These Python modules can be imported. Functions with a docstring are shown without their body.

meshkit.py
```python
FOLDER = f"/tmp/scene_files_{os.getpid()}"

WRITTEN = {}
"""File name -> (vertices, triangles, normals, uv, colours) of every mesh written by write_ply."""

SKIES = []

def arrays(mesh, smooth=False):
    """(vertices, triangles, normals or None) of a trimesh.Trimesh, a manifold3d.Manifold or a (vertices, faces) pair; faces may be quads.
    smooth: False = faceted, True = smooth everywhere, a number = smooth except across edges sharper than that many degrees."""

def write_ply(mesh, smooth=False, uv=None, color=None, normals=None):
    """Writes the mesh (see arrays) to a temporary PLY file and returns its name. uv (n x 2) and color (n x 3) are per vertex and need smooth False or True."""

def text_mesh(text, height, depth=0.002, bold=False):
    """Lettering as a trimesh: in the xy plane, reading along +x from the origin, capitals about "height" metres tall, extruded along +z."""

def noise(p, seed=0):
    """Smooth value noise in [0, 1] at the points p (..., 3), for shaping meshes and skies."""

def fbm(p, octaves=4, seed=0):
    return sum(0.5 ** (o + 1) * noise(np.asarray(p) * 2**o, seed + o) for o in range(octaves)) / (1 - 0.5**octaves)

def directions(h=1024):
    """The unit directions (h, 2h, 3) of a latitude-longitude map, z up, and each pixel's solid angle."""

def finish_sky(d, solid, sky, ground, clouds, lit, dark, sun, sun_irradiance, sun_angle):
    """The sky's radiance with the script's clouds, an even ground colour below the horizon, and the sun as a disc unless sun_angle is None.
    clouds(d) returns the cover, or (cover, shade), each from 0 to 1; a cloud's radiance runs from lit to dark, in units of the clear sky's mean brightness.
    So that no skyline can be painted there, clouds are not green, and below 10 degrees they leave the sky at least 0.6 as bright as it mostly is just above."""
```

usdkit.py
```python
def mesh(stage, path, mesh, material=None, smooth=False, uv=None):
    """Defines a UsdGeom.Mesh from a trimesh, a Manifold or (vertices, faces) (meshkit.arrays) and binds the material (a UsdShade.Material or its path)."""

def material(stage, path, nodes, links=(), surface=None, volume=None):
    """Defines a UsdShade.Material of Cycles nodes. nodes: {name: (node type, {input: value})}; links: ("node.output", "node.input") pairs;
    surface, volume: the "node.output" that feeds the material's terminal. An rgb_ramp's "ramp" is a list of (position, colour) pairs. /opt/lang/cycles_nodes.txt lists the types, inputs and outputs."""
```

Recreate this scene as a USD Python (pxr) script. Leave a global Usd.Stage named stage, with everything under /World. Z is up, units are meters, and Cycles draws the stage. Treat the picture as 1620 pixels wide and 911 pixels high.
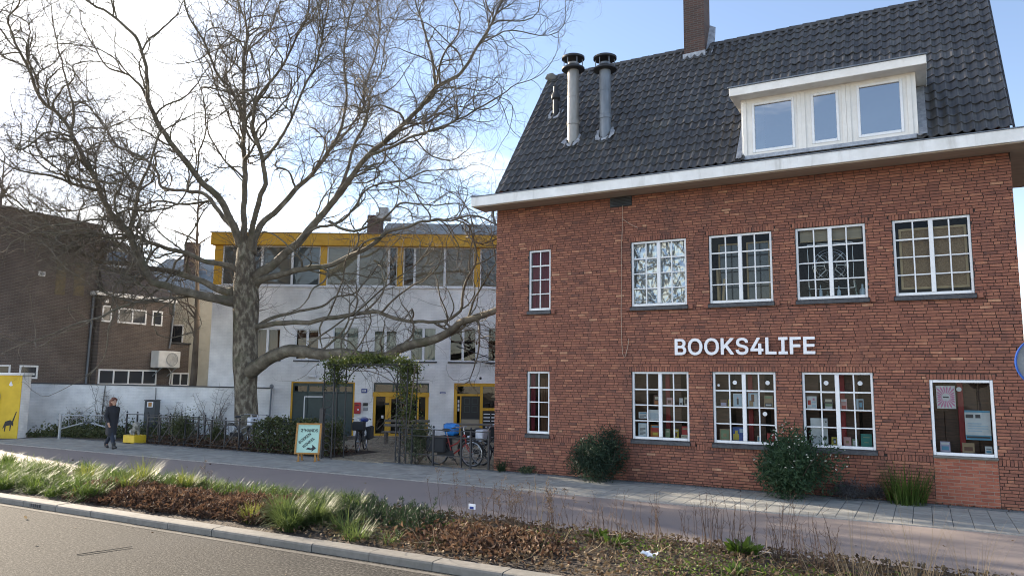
import math, numpy as np, trimesh, usdkit, meshkit
import manifold3d as mf
from pxr import Usd, UsdGeom, UsdLux, UsdShade, Gf, Sdf, Vt
from shapely.geometry import Polygon, box as sbox
from shapely.ops import unary_union

stage = Usd.Stage.CreateInMemory()
UsdGeom.SetStageUpAxis(stage, 'Z'); UsdGeom.SetStageMetersPerUnit(stage, 1.0)
UsdGeom.Xform.Define(stage, '/World'); UsdGeom.Scope.Define(stage, '/World/Looks')
# ---------------------------------------------------------------- camera (x along the street, y away from it, z up)
H, YAW, PITCH, ROLL, FPX = 2.31, math.radians(28.7637), math.radians(7.1184), math.radians(0.6129), 1180.05
def cam_axes():
    f = np.array([-math.sin(YAW)*math.cos(PITCH), math.cos(YAW)*math.cos(PITCH), math.sin(PITCH)])
    r = np.array([math.cos(YAW), math.sin(YAW), 0]); u = np.cross(r, f)
    return r*math.cos(ROLL)+u*math.sin(ROLL), -r*math.sin(ROLL)+u*math.cos(ROLL), f
cr, cu, cf = cam_axes()
cam = UsdGeom.Camera.Define(stage, '/World/camera')
cam.AddTransformOp().Set(Gf.Matrix4d(*[float(x) for x in (*cr,0,*cu,0,*(-cf),0,0,0,H,1)]))
cam.CreateHorizontalApertureAttr(36.0); cam.CreateVerticalApertureAttr(36.0*575/1024)
cam.CreateFocalLengthAttr(FPX/1620*36); cam.CreateClippingRangeAttr(Gf.Vec2f(0.1, 1000))
EXPOSURE = 2.9
cam.CreateExposureAttr(EXPOSURE)
# ---------------------------------------------------------------- sun and sky
SUN_AZ, SUN_EL = math.radians(-79.2), math.radians(20.0)      # azimuth from +y towards +x
sd = np.array([math.sin(SUN_AZ)*math.cos(SUN_EL), math.cos(SUN_AZ)*math.cos(SUN_EL), math.sin(SUN_EL)])
sun = UsdLux.DistantLight.Define(stage, '/World/sun')
sun.CreateIntensityAttr(0.64); sun.CreateAngleAttr(0.5); sun.CreateColorAttr(Gf.Vec3f(1, .86, .68)); sun.CreateNormalizeAttr(True)
zz = sd; xx = np.cross([0,0,1], zz); xx /= np.linalg.norm(xx); yy = np.cross(zz, xx)
sun.AddTransformOp().Set(Gf.Matrix4d(*[float(x) for x in (*xx,0,*yy,0,*zz,0,0,0,0,1)]))
SKY_STRENGTH, CLOUD_Z = 0.10, 5.2  # seed chosen so the sky out of view is cloudier, lifting the shade
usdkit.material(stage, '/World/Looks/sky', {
    'tc': ('texture_coordinate', {}),
    'sky': ('sky_texture', {'sky_type': 'single_scattering', 'sun_disc': False, 'sun_elevation': SUN_EL, 'sun_rotation': SUN_AZ, 'air_density': 1.0, 'aerosol_density': 0.4, 'ozone_density': 1.6}),
    'xyz': ('separate_xyz', {}), 'zp': ('math', {'math_type': 'add', 'value2': 0.22}), 'zm': ('math', {'math_type': 'maximum', 'value2': 0.12}),
    'dx': ('math', {'math_type': 'divide'}), 'dy': ('math', {'math_type': 'divide'}), 'cmb': ('combine_xyz', {'z': CLOUD_Z}),
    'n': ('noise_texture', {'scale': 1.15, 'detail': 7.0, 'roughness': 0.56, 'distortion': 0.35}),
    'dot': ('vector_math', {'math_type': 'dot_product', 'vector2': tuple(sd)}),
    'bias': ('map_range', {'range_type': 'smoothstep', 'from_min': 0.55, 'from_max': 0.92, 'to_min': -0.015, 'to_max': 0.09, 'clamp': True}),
    'sum': ('math', {'math_type': 'add'}),
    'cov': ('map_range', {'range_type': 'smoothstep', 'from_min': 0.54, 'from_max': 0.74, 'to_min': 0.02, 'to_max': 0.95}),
    'hor': ('map_range', {'range_type': 'smoothstep', 'from_min': 0.02, 'from_max': 0.30, 'to_min': 0.30, 'to_max': 0.0}),
    'cov2': ('math', {'math_type': 'maximum'}),
    'glow': ('map_range', {'from_min': 0.1, 'from_max': 0.95, 'to_min': 0.95, 'to_max': 1.3}),
    'cc': ('vector_math', {'math_type': 'scale', 'vector1': (3.3, 3.28, 3.25)}),
    'tex': ('map_range', {'from_min': 0.42, 'from_max': 0.72, 'to_min': 0.82, 'to_max': 1.12}), 'gt': ('math', {'math_type': 'multiply'}),
    'blue': ('mix_color', {'blend_type': 'multiply', 'fac': 1.0, 'b': (0.40, 0.375, 0.385), 'use_clamp': False}),
    'mix': ('mix_color', {'use_clamp': False}),
    'bg': ('background_shader', {'strength': SKY_STRENGTH})},
    [('tc.generated', 'xyz.vector'), ('xyz.z', 'zp.value1'), ('zp.value', 'zm.value1'), ('xyz.x', 'dx.value1'), ('zm.value', 'dx.value2'), ('xyz.y', 'dy.value1'), ('zm.value', 'dy.value2'),
     ('dx.value', 'cmb.x'), ('dy.value', 'cmb.y'), ('cmb.vector', 'n.vector'), ('tc.generated', 'dot.vector1'), ('dot.value', 'bias.value'), ('n.fac', 'sum.value1'), ('bias.result', 'sum.value2'),
     ('sum.value', 'cov.value'), ('xyz.z', 'hor.value'), ('cov.result', 'cov2.value1'), ('hor.result', 'cov2.value2'), ('dot.value', 'glow.value'), ('n.fac', 'tex.value'), ('glow.result', 'gt.value1'), ('tex.result', 'gt.value2'), ('gt.value', 'cc.scale'),
     ('sky.color', 'blue.a'), ('cov2.value', 'mix.fac'), ('blue.result', 'mix.a'), ('cc.vector', 'mix.b'), ('mix.result', 'bg.color')], surface='bg.background')
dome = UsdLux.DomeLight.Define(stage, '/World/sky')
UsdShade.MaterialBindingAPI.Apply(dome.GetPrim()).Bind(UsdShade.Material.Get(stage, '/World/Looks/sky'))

# ---------------------------------------------------------------- helpers
PI = math.pi
class MB:
    """Collects shapes; build() makes them one Mesh prim. Every vertex carries a tone (0..1)."""
    def __init__(s): s.V, s.F, s.T, s.n = [], [], [], 0
    def add(s, v, f, t=.5):
        v = np.asarray(v, float).reshape(-1, 3); f = np.asarray(f, int)
        if len(f) and f.shape[1] == 4: f = np.vstack([f[:, [0,1,2]], f[:, [0,2,3]]])
        s.V.append(v); s.F.append(f+s.n); s.T.append(np.broadcast_to(np.asarray(t, float), (len(v),))); s.n += len(v); return s
    def box(s, x0, y0, z0, x1, y1, z1, t=.5, back=True, j=0, rng=None):
        v = np.array([[x,y,z] for x in (x0,x1) for y in (y0,y1) for z in (z0,z1)], float)
        if j: v += rng.normal(0, j, v.shape)
        f = [[0,1,3,2],[4,6,7,5],[0,4,5,1],[0,2,6,4],[1,5,7,3]]
        if back: f.append([2,3,7,6])
        return s.add(v, f, t)
    def cbox(s, x0, y0, z0, x1, y1, z1, b=.01, t=.5):
        c = (np.array([x0,y0,z0])+[x1,y1,z1])/2; h = np.abs(np.array([x1-x0,y1-y0,z1-z0])/2); b = min(b, h.min()*.45)
        v = np.array([[sx*(h[0]-(k!=0)*b), sy*(h[1]-(k!=1)*b), sz*(h[2]-(k!=2)*b)] for sx in (-1,1) for sy in (-1,1) for sz in (-1,1) for k in range(3)])
        return s.add(v+c, CB_F, t)
    def bar(s, a, b, w, h=None, t=.5, up=(0,0,1)):
        a, b = np.array(a, float), np.array(b, float); h = h or w; d = b-a; d = d/np.linalg.norm(d)
        u = np.array(up, float)
        if abs(d@u) > .97: u = np.array([0,1.,0])
        x = np.cross(d, u); x /= np.linalg.norm(x); z = np.cross(x, d)
        v = [p+x*sx*w/2+z*sz*h/2 for p in (a,b) for sx in (-1,1) for sz in (-1,1)]
        return s.add(v, [[0,1,3,2],[4,6,7,5],[0,4,5,1],[2,3,7,6],[0,2,6,4],[1,5,7,3]], t)
    def tube(s, P, r, n=6, t=.5):
        P = np.asarray(P, float); r = np.broadcast_to(np.asarray(r, float), (len(P),))
        v, f = tubes(P[None], r[None], n); base = len(v); f = list(f)
        v = np.vstack([v, P[0], P[-1]]); m = len(P)
        for k in range(n):
            f.append([base, (k+1) % n, k]); f.append([base+1, (m-1)*n+k, (m-1)*n+(k+1) % n])
        return s.add(v, np.array(f), t)
    def lathe(s, prof, c=(0,0,0), n=16, t=.5, axis='z'):
        a = np.linspace(0, 2*PI, n, endpoint=False); v = []
        for r, z in prof:
            for q in a: v.append([r*math.cos(q), r*math.sin(q), z])
        v = np.array(v)
        if axis == 'y': v = v[:, [0,2,1]]*[1,1,-1]
        if axis == 'x': v = v[:, [2,0,1]]
        m = len(prof); f = [[i*n+k, i*n+(k+1)%n, (i+1)*n+(k+1)%n, (i+1)*n+k] for i in range(m-1) for k in range(n)]
        return s.add(v+np.array(c), f, t)
    def ext(s, poly, depth, M=None, t=.5):
        for g in getattr(poly, 'geoms', [poly]):
            if g.area < 1e-7: continue
            m = trimesh.creation.extrude_polygon(g, depth, engine='earcut'); v = np.array(m.vertices)
            if M is not None: v = v@np.array(M[0]).T+np.array(M[1])
            s.add(v, m.faces, t)
        return s
    def tm(s, m, t=.5):
        if hasattr(m, 'to_mesh'): q = m.to_mesh(); return s.add(q.vert_properties[:, :3], q.tri_verts, t)
        return s.add(m.vertices, m.faces, t)
    def arrays(s): return np.vstack(s.V), np.vstack(s.F), np.concatenate(s.T)
    def build(s, name, mat, parent='/World', smooth=False, tone=None):
        v, f, t = s.arrays(); path = free(parent, name)
        m = usdkit.mesh(stage, path, (v, f), L(mat), smooth)
        if smooth in (False, True):
            UsdGeom.PrimvarsAPI(m).CreatePrimvar('tone', Sdf.ValueTypeNames.FloatArray, 'vertex').Set(Vt.FloatArray.FromNumpy(t.astype(np.float32)))
        return path
_c = trimesh.convex.convex_hull(np.array([[sx*(1-(k!=0)*.2), sy*(1-(k!=1)*.2), sz*(1-(k!=2)*.2)] for sx in (-1,1) for sy in (-1,1) for sz in (-1,1) for k in range(3)]))
_o = np.array([[sx*(1-(k!=0)*.2), sy*(1-(k!=1)*.2), sz*(1-(k!=2)*.2)] for sx in (-1,1) for sy in (-1,1) for sz in (-1,1) for k in range(3)])
_map = np.array([int(np.argmin(((_o-p)**2).sum(1))) for p in _c.vertices]); CB_F = _map[_c.faces]
XZ = (np.array([[1,0,0],[0,0,-1],[0,1,0]]), )          # polygon (x,z) extruded towards -y
def M_xz(y): return (np.array([[1,0,0],[0,0,-1],[0,1,0]], float), np.array([0,y,0], float))      # x,y -> x,z; depth goes to -y
def M_yz(x): return (np.array([[0,0,1],[1,0,0],[0,1,0]], float), np.array([x,0,0], float))      # (y,z) polygon, depth to +x
_used = {}
def free(parent, name):
    k = (parent, name); i = _used.get(k, 0); _used[k] = i+1
    return f'{parent}/{name}' if i == 0 else f'{parent}/{name}_{i:03d}'
def L(n): return '/World/Looks/'+n
def tag(path, label=None, cat=None, group=None, kind=None):
    p = stage.GetPrimAtPath(path)
    for k, v in (('label', label), ('category', cat), ('group', group), ('kind', kind)):
        if v: p.SetCustomDataByKey(k, v)
    return path
GROUPS = dict(book='books displayed in the shop windows', bicycle='bicycles parked in the courtyard', round_sticker='round white stickers on the shop windows', glass_bottle='glass bottles on the upper window sill',
    sedge_clump='sedge clumps in the planted bed', yellow_tuft='yellow green tufts in the planted bed', dry_stalks='dry stalks in the planted bed', straw_grass='straw coloured grass clumps in the bed', leafy_weed='leafy weeds in the planted bed',
    wall_climber='bare climbers on the garden wall', lavender='lavender mounds along the brick house', thin_tree='slim bare trees behind the dark buildings', chipboard_panel='chipboard panels in the upper window', inner_frame='inner frames in the upper window', window_shelf='display shelves behind the shop windows', railing_shrub='shrubs growing through the railing', notice='notices in the left shop window')
def thing(name, label, cat, loc=(0,0,0), rz=0, group=None, kind=None):
    group = group or GROUPS.get(name)
    path = free('/World', name); x = UsdGeom.Xform.Define(stage, path)
    x.AddTranslateOp().Set(Gf.Vec3d(*map(float, loc)))
    if rz: x.AddRotateZOp().Set(float(rz))
    return tag(path, label, cat, group, kind)
def copy_of(src, name, label, cat, loc, rz=0, group=None, scale=None):
    path = free('/World', name); x = UsdGeom.Xform.Define(stage, path)
    x.AddTranslateOp().Set(Gf.Vec3d(*map(float, loc)))
    if rz: x.AddRotateZOp().Set(float(rz))
    if scale: x.AddScaleOp().Set(Gf.Vec3f(*scale))
    p = x.GetPrim(); p.GetReferences().AddInternalReference(src); p.SetInstanceable(True)
    # local ops override the referenced ones
    return tag(path, label, cat, group)
def setting(mb, name, mat, label, smooth=False, kind='structure'):
    return tag(mb.build(name, mat, '/World', smooth), label, name.replace('_', ' '), None, kind)
def nrm(a): return a/np.maximum(np.linalg.norm(a, axis=-1, keepdims=True), 1e-9)
def tubes(P, Rr, n=3):
    """P (N,K,3) centre lines, Rr (N,K) radii -> one mesh."""
    N, K = P.shape[:2]; T = np.empty_like(P); T[:, 1:-1] = P[:, 2:]-P[:, :-2]; T[:, 0] = P[:, 1]-P[:, 0]; T[:, -1] = P[:, -1]-P[:, -2]; T = nrm(T)
    ref = np.zeros((N, 1, 3)); m = T.mean(1); k = np.abs(m).argmin(1); ref[np.arange(N), 0, k] = 1
    u = nrm(np.cross(T, ref)); w = np.cross(T, u); a = np.linspace(0, 2*PI, n, endpoint=False)
    V = P[:, :, None]+Rr[:, :, None, None]*(u[:, :, None]*np.cos(a)[:, None]+w[:, :, None]*np.sin(a)[:, None])
    idx = np.arange(N*K*n).reshape(N, K, n); A = idx[:, :-1]; B = idx[:, 1:]
    F = np.stack([A, np.roll(A, -1, 2), np.roll(B, -1, 2), B], -1).reshape(-1, 4)
    return V.reshape(-1, 3), np.vstack([F[:, [0,1,2]], F[:, [0,2,3]]])
def grow(P0, D0, Ln, K, curl, up, rng, out=None, gain=None):
    """Random-walk curves: N starts, K steps."""
    P = [P0]; d = nrm(D0); p = P0.copy(); h = rng.normal(0, 1, P0.shape)
    for i in range(K):
        h = .55*h+rng.normal(0, 1, P0.shape)*.8
        d = nrm(d+h*curl+np.array([0,0,1.])*np.asarray(up).reshape(-1, 1) if np.ndim(up) else d+h*curl+np.array([0,0,up]))
        p = p+d*(Ln/K)[:, None]; P.append(p)
    return np.stack(P, 1)
def leaves(P, size, rng, D=None, ratio=.5, fold=.25):
    """One folded leaf (4 vertices) at each point."""
    N = len(P); size = np.broadcast_to(size, (N,)); a = nrm(rng.normal(0, 1, (N, 3)) if D is None else D+rng.normal(0, .45, (N, 3)))
    b = nrm(np.cross(a, rng.normal(0, 1, (N, 3)))); c = np.cross(a, b)
    V = np.stack([P, P+a*size[:, None]*.5+b*size[:, None]*ratio*.5+c*size[:, None]*fold*.3, P+a*size[:, None], P+a*size[:, None]*.5-b*size[:, None]*ratio*.5+c*size[:, None]*fold*.3], 1)
    i = np.arange(N)[:, None]*4; F = np.concatenate([i+[0,1,2], i+[0,2,3]])
    return V.reshape(-1, 3), F
def blades(P, az, ln, lean, droop, w, rng, K=4):
    """Grass blades as ribbons narrowing to the tip."""
    N = len(P); h = np.stack([np.cos(az), np.sin(az), np.zeros(N)], 1); side = np.stack([-np.sin(az), np.cos(az), np.zeros(N)], 1)
    s = np.linspace(0, 1, K+1); th = lean[:, None]+droop[:, None]*s[None]; C = [P]
    for i in range(K):
        m = (th[:, i]+th[:, i+1])/2; C.append(C[-1]+(ln/K)[:, None]*(h*np.sin(m)[:, None]+np.array([0,0,1.])*np.cos(m)[:, None]))
    C = np.stack(C, 1); ww = w[:, None]*np.array([.7]+[1-.95*(k/K)**1.5 for k in range(1, K+1)])[None]
    V = np.stack([C-side[:, None]*ww[..., None]/2, C+side[:, None]*ww[..., None]/2], 2)
    idx = np.arange(N*(K+1)*2).reshape(N, K+1, 2)
    F = np.stack([idx[:, :-1, 0], idx[:, :-1, 1], idx[:, 1:, 1], idx[:, 1:, 0]], -1).reshape(-1, 4)
    return V.reshape(-1, 3), np.vstack([F[:, [0,1,2]], F[:, [0,2,3]]])

# ---------------------------------------------------------------- materials
def mat(name, ramp, rough=.7, ns=6., nd=4., tone=0., bump=.0, bs=60., bd=.01, metal=0., spec=.5, spread=(.3,.7), stretch=(1,1,1), trans=0., coat=0., grime=None, gstretch=(1,1,1)):
    """Principled surface: colour ramp read by noise (and the tone primvar), fine bump."""
    nodes = {'g': ('geometry', {}), 'm': ('mapping', {'scale': stretch}), 'n': ('noise_texture', {'scale': ns, 'detail': nd, 'roughness': .6}),
             'mr': ('map_range', {'from_min': spread[0], 'from_max': spread[1], 'clamp': True}), 'r': ('rgb_ramp', {'ramp': ramp}),
             'p': ('principled_bsdf', {'roughness': rough, 'metallic': metal, 'specular_ior_level': spec, 'coat_weight': coat})}
    links = [('g.position', 'm.vector'), ('m.vector', 'n.vector'), ('n.fac', 'mr.value')]
    last = 'mr.result'
    if tone:
        nodes['a'] = ('attribute', {'attribute': 'tone'}); nodes['mf'] = ('mix_float', {'fac': tone}); links += [('mr.result', 'mf.a'), ('a.fac', 'mf.b')]; last = 'mf.result'
    links += [(last, 'r.fac')]; col = 'r.color'
    if grime:
        c, sc, lo, hi, am = grime
        nodes['gn'] = ('noise_texture', {'scale': sc, 'detail': 5., 'roughness': .65}); nodes['gp'] = ('mapping', {'scale': gstretch}); nodes['gr'] = ('map_range', {'range_type': 'smoothstep', 'from_min': lo, 'from_max': hi, 'to_max': am, 'clamp': True}); nodes['gm'] = ('mix_color', {'b': c})
        links += [('g.position', 'gp.vector'), ('gp.vector', 'gn.vector'), ('gn.fac', 'gr.value'), ('gr.result', 'gm.fac'), (col, 'gm.a')]; col = 'gm.result'
    links += [(col, 'p.base_color')]
    if bump:
        nodes['bn'] = ('noise_texture', {'scale': bs, 'detail': 3.}); nodes['b'] = ('bump', {'strength': bump, 'distance': bd})
        links += [('g.position', 'bn.vector'), ('bn.fac', 'b.height'), ('b.normal', 'p.normal')]
    out = 'p.BSDF'
    if trans:
        nodes['t'] = ('translucent_bsdf', {}); nodes['x'] = ('mix_closure', {'fac': trans}); links += [(col, 't.color'), ('p.BSDF', 'x.closure1'), ('t.BSDF', 'x.closure2')]; out = 'x.closure'
    return usdkit.material(stage, L(name), nodes, links, surface=out)
def flat(name, c, rough=.6, metal=0., var=.12, bump=0, ns=8., **k):
    c = np.array(c, float); return mat(name, [(0, tuple(c*(1-var))), (1, tuple(np.minimum(c*(1+var), 1)))], rough, ns=ns, metal=metal, bump=bump, **k)
def brickmat(name, c1, c2, mortar, bw=.22, rh=.0625, ms=.010, axis='xz', rot=0., bump=.6, rough=.85, white=None):
    """Bricks too far off to build singly: the brick texture laid on a wall (axis: the wall's plane)."""
    nodes = {'g': ('geometry', {}), 'm': ('mapping', {'rotation': (0, 0, -rot)}), 's': ('separate_xyz', {}), 'c': ('combine_xyz', {}),
      'n': ('noise_texture', {'scale': 1.3, 'detail': 5.}), 'br': ('brick_texture', {'scale': 1., 'brick_width': bw, 'row_height': rh, 'mortar_size': ms, 'mortar_smooth': .3, 'color1': c1, 'color2': c2, 'mortar': mortar}),
      'mr': ('map_range', {'from_min': .25, 'from_max': .75, 'to_min': .72, 'to_max': 1.2}), 'v': ('vector_math', {'math_type': 'scale'}),
      'b': ('bump', {'strength': bump, 'distance': .008, 'invert': True}), 'p': ('principled_bsdf', {'roughness': rough})}
    links = [('g.position', 'm.vector'), ('m.vector', 's.vector'), ('s.'+axis[0], 'c.x'), ('s.'+axis[1], 'c.y'), ('c.vector', 'br.vector'), ('g.position', 'n.vector'), ('n.fac', 'mr.value'), ('br.color', 'v.vector1'), ('mr.result', 'v.scale'), ('v.vector', 'p.base_color'), ('br.fac', 'b.height'), ('b.normal', 'p.normal')]
    return usdkit.material(stage, L(name), nodes, links, surface='p.BSDF')
def glassmat(name, ior=1.5, tint=(.9,.93,.92), rough=0.0):
    nodes = {'f': ('fresnel', {'IOR': ior}), 't': ('transparent_bsdf', {'color': tint}), 'g': ('glossy_bsdf', {'color': (1,1,1), 'roughness': rough}), 'x': ('mix_closure', {}),
             'ge': ('geometry', {}), 'n': ('noise_texture', {'scale': 1.6, 'detail': 1.}), 'b': ('bump', {'strength': .06, 'distance': .05})}
    return usdkit.material(stage, L(name), nodes, [('f.fac', 'x.fac'), ('t.BSDF', 'x.closure1'), ('g.BSDF', 'x.closure2'), ('ge.position', 'n.vector'), ('n.fac', 'b.height'), ('b.normal', 'g.normal')], surface='x.closure')

mat('brick', [(0, (.10,.045,.034)), (.25, (.18,.068,.045)), (.5, (.26,.098,.060)), (.75, (.35,.148,.085)), (1, (.50,.28,.165))], .82, ns=9, tone=.78, bump=.35, bs=130, bd=.004, grime=((.085,.05,.042), 1.9, .50, .78, .55), gstretch=(1,1,.22))
mat('infill_brick', [(0, (.20,.055,.032)), (.5, (.29,.085,.048)), (1, (.36,.13,.075))], .85, ns=9, tone=.7, bump=.35, bs=130, bd=.004)
mat('mortar', [(0, (.026,.018,.015)), (1, (.055,.038,.032))], .95, ns=12, bump=.5, bs=160, bd=.004)
mat('pale_mortar', [(0, (.30,.22,.17)), (1, (.42,.33,.27))], .95, ns=12, bump=.5, bs=160, bd=.004)
mat('roof_tile', [(0, (.028,.027,.027)), (.5, (.056,.054,.053)), (1, (.10,.097,.092))], .42, ns=5, tone=.5, bump=.25, bs=90, bd=.004, spec=.5, grime=((.10,.10,.075), 1.7, .54, .78, .5))
flat('underlay', (.02,.02,.02), .9)
mat('white_paint', [(0, (.66,.65,.62)), (1, (.8,.79,.77))], .45, ns=3, bump=.06, bs=60, grime=((.36,.34,.30), 2.5, .5, .8, .6), gstretch=(2,2,.3))
mat('window_white', [(0, (.72,.72,.72)), (1, (.82,.82,.82))], .4, ns=6, grime=((.5,.48,.45), 6, .58, .85, .4))
mat('soffit_paint', [(0, (.34,.27,.20)), (1, (.46,.38,.29))], .6, ns=3, stretch=(.3,6,1))
mat('dormer_paint', [(0, (.70,.665,.61)), (1, (.80,.77,.72))], .5, ns=3, grime=((.4,.36,.3), 4, .55, .85, .45))
mat('dark_stone', [(0, (.035,.036,.04)), (1, (.075,.077,.082))], .6, ns=14, bump=.2, bs=80)
mat('lead', [(0, (.22,.23,.25)), (1, (.42,.44,.47))], .5, ns=9, metal=.4, bump=.5, bs=18, bd=.02)
mat('flue_steel', [(0, (.20,.19,.175)), (1, (.34,.32,.295))], .45, ns=5, metal=.55, stretch=(1,1,.3), grime=((.2,.15,.1), 4, .55, .8, .5))
mat('zinc', [(0, (.13,.145,.165)), (1, (.22,.24,.265))], .5, ns=6, metal=.5, stretch=(1,1,.3))
flat('black_metal', (.022,.022,.024), .5, bump=.1)
glassmat('window_glass', 1.33)
glassmat('dormer_glass', 5.0, (.6,.65,.7))
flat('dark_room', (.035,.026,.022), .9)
mat('brown_wood', [(0, (.05,.022,.012)), (1, (.13,.055,.03))], .5, ns=4, stretch=(1,1,8))
flat('red_post', (.30,.015,.02), .5)
mat('asphalt', [(0, (.012,.0115,.011)), (.5, (.034,.0325,.030)), (1, (.14,.131,.118))], .9, spec=.18, ns=30, nd=9, spread=(.32,.68), bump=.9, bs=95, bd=.014, grime=((.05,.048,.046), .45, .47, .7, .65))
mat('gutter_concrete', [(0, (.07,.066,.06)), (1, (.16,.15,.135))], .9, ns=14, bump=.3, bs=90, spec=.2, grime=((.05,.048,.045), 1.6, .45, .7, .7))
mat('red_asphalt', [(0, (.19,.155,.14)), (.5, (.255,.212,.193)), (1, (.33,.28,.255))], .8, ns=90, nd=4, spread=(.35,.65), bump=.35, bs=140, bd=.006, grime=((.17,.145,.14), .7, .48, .75, .45))
mat('kerb_concrete', [(0, (.11,.105,.095)), (1, (.20,.19,.172))], .85, ns=9, tone=.35, bump=.3, bs=90, grime=((.13,.13,.115), 3, .5, .8, .6))
mat('pale_concrete', [(0, (.25,.235,.21)), (1, (.38,.36,.325))], .85, ns=12, bump=.3, bs=90, grime=((.2,.19,.17), 3, .5, .8, .6))
mat('paving_tile', [(0, (.22,.215,.195)), (.5, (.31,.305,.275)), (1, (.42,.41,.37))], .85, ns=6, tone=.65, bump=.3, bs=120, bd=.005, grime=((.13,.13,.12), 2.2, .5, .8, .5))
mat('paver', [(0, (.17,.14,.10)), (.5, (.27,.225,.16)), (1, (.40,.34,.25))], .85, ns=6, tone=.7, bump=.3, bs=100)
mat('dark_kerb', [(0, (.06,.062,.066)), (1, (.12,.122,.126))], .8, ns=8, bump=.3, bs=90)
mat('soil', [(0, (.022,.015,.010)), (.5, (.05,.036,.025)), (1, (.11,.08,.055))], .95, ns=16, nd=6, bump=1., bs=35, bd=.03)
mat('earth', [(0, (.07,.06,.04)), (1, (.13,.11,.08))], .95, ns=3, bump=.5, bs=30)
#MOVED
brickmat('brick_side', (.24,.07,.045), (.15,.045,.032), (.07,.055,.045), axis='yz')
brickmat('brick_dark', (.085,.04,.03), (.05,.028,.024), (.09,.08,.07), axis='xz')
flat('letter_white', (.78,.78,.80), .4, var=.03)
flat('cable', (.50,.36,.27), .6)
mat('grey_wood', [(0, (.10,.085,.07)), (1, (.2,.175,.145))], .8, ns=5, stretch=(1,1,5)); flat('dark_cabinet', (.055,.06,.065), .5); flat('galvanised', (.36,.37,.38), .45, metal=.5); mat('mossy_stone', [(0, (.10,.095,.075)), (.5, (.26,.245,.21)), (1, (.48,.46,.42))], .9, ns=14, bump=.5, bs=50); flat('sign_back', (.24,.245,.25), .5, metal=.3); flat('sign_blue', (.012,.07,.32), .35)
# ---------------------------------------------------------------- ground
D = 17.15
def sheet(x0, x1, y0, y1, z, t=.5): return MB().add([[x0,y0,z],[x1,y0,z],[x1,y1,z],[x0,y1,z]], [[0,1,2,3]], t)
setting(sheet(-400, 400, -60, 900, -.03), 'ground', 'earth', 'bare brown ground stretching away behind the houses')
setting(sheet(-120, 60, -30, 7.9, 0), 'road', 'asphalt', 'grey coarse asphalt road in low sunlight')
setting(sheet(-120, 60, 7.69, 7.77, .004), 'gutter_line', 'gutter_concrete', 'pale concrete gutter line along the kerb of the road')
setting(sheet(-120, 60, 10.98, 14.42, .0), 'cycle_path', 'red_asphalt', 'reddish brown asphalt cycle path between bed and pavement')
b = MB(); b.box(-120, 10.84, -.1, 60, 10.98, .035); setting(b, 'edging_strip', 'pale_concrete', 'pale concrete edging strip between planted bed and cycle path')
b = MB(); b.box(-120, 14.425, -.1, 60, 14.50, .02); setting(b, 'pavement_edge', 'pale_concrete', 'narrow pale edging line between cycle path and pavement')
rng = np.random.default_rng(5)
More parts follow.
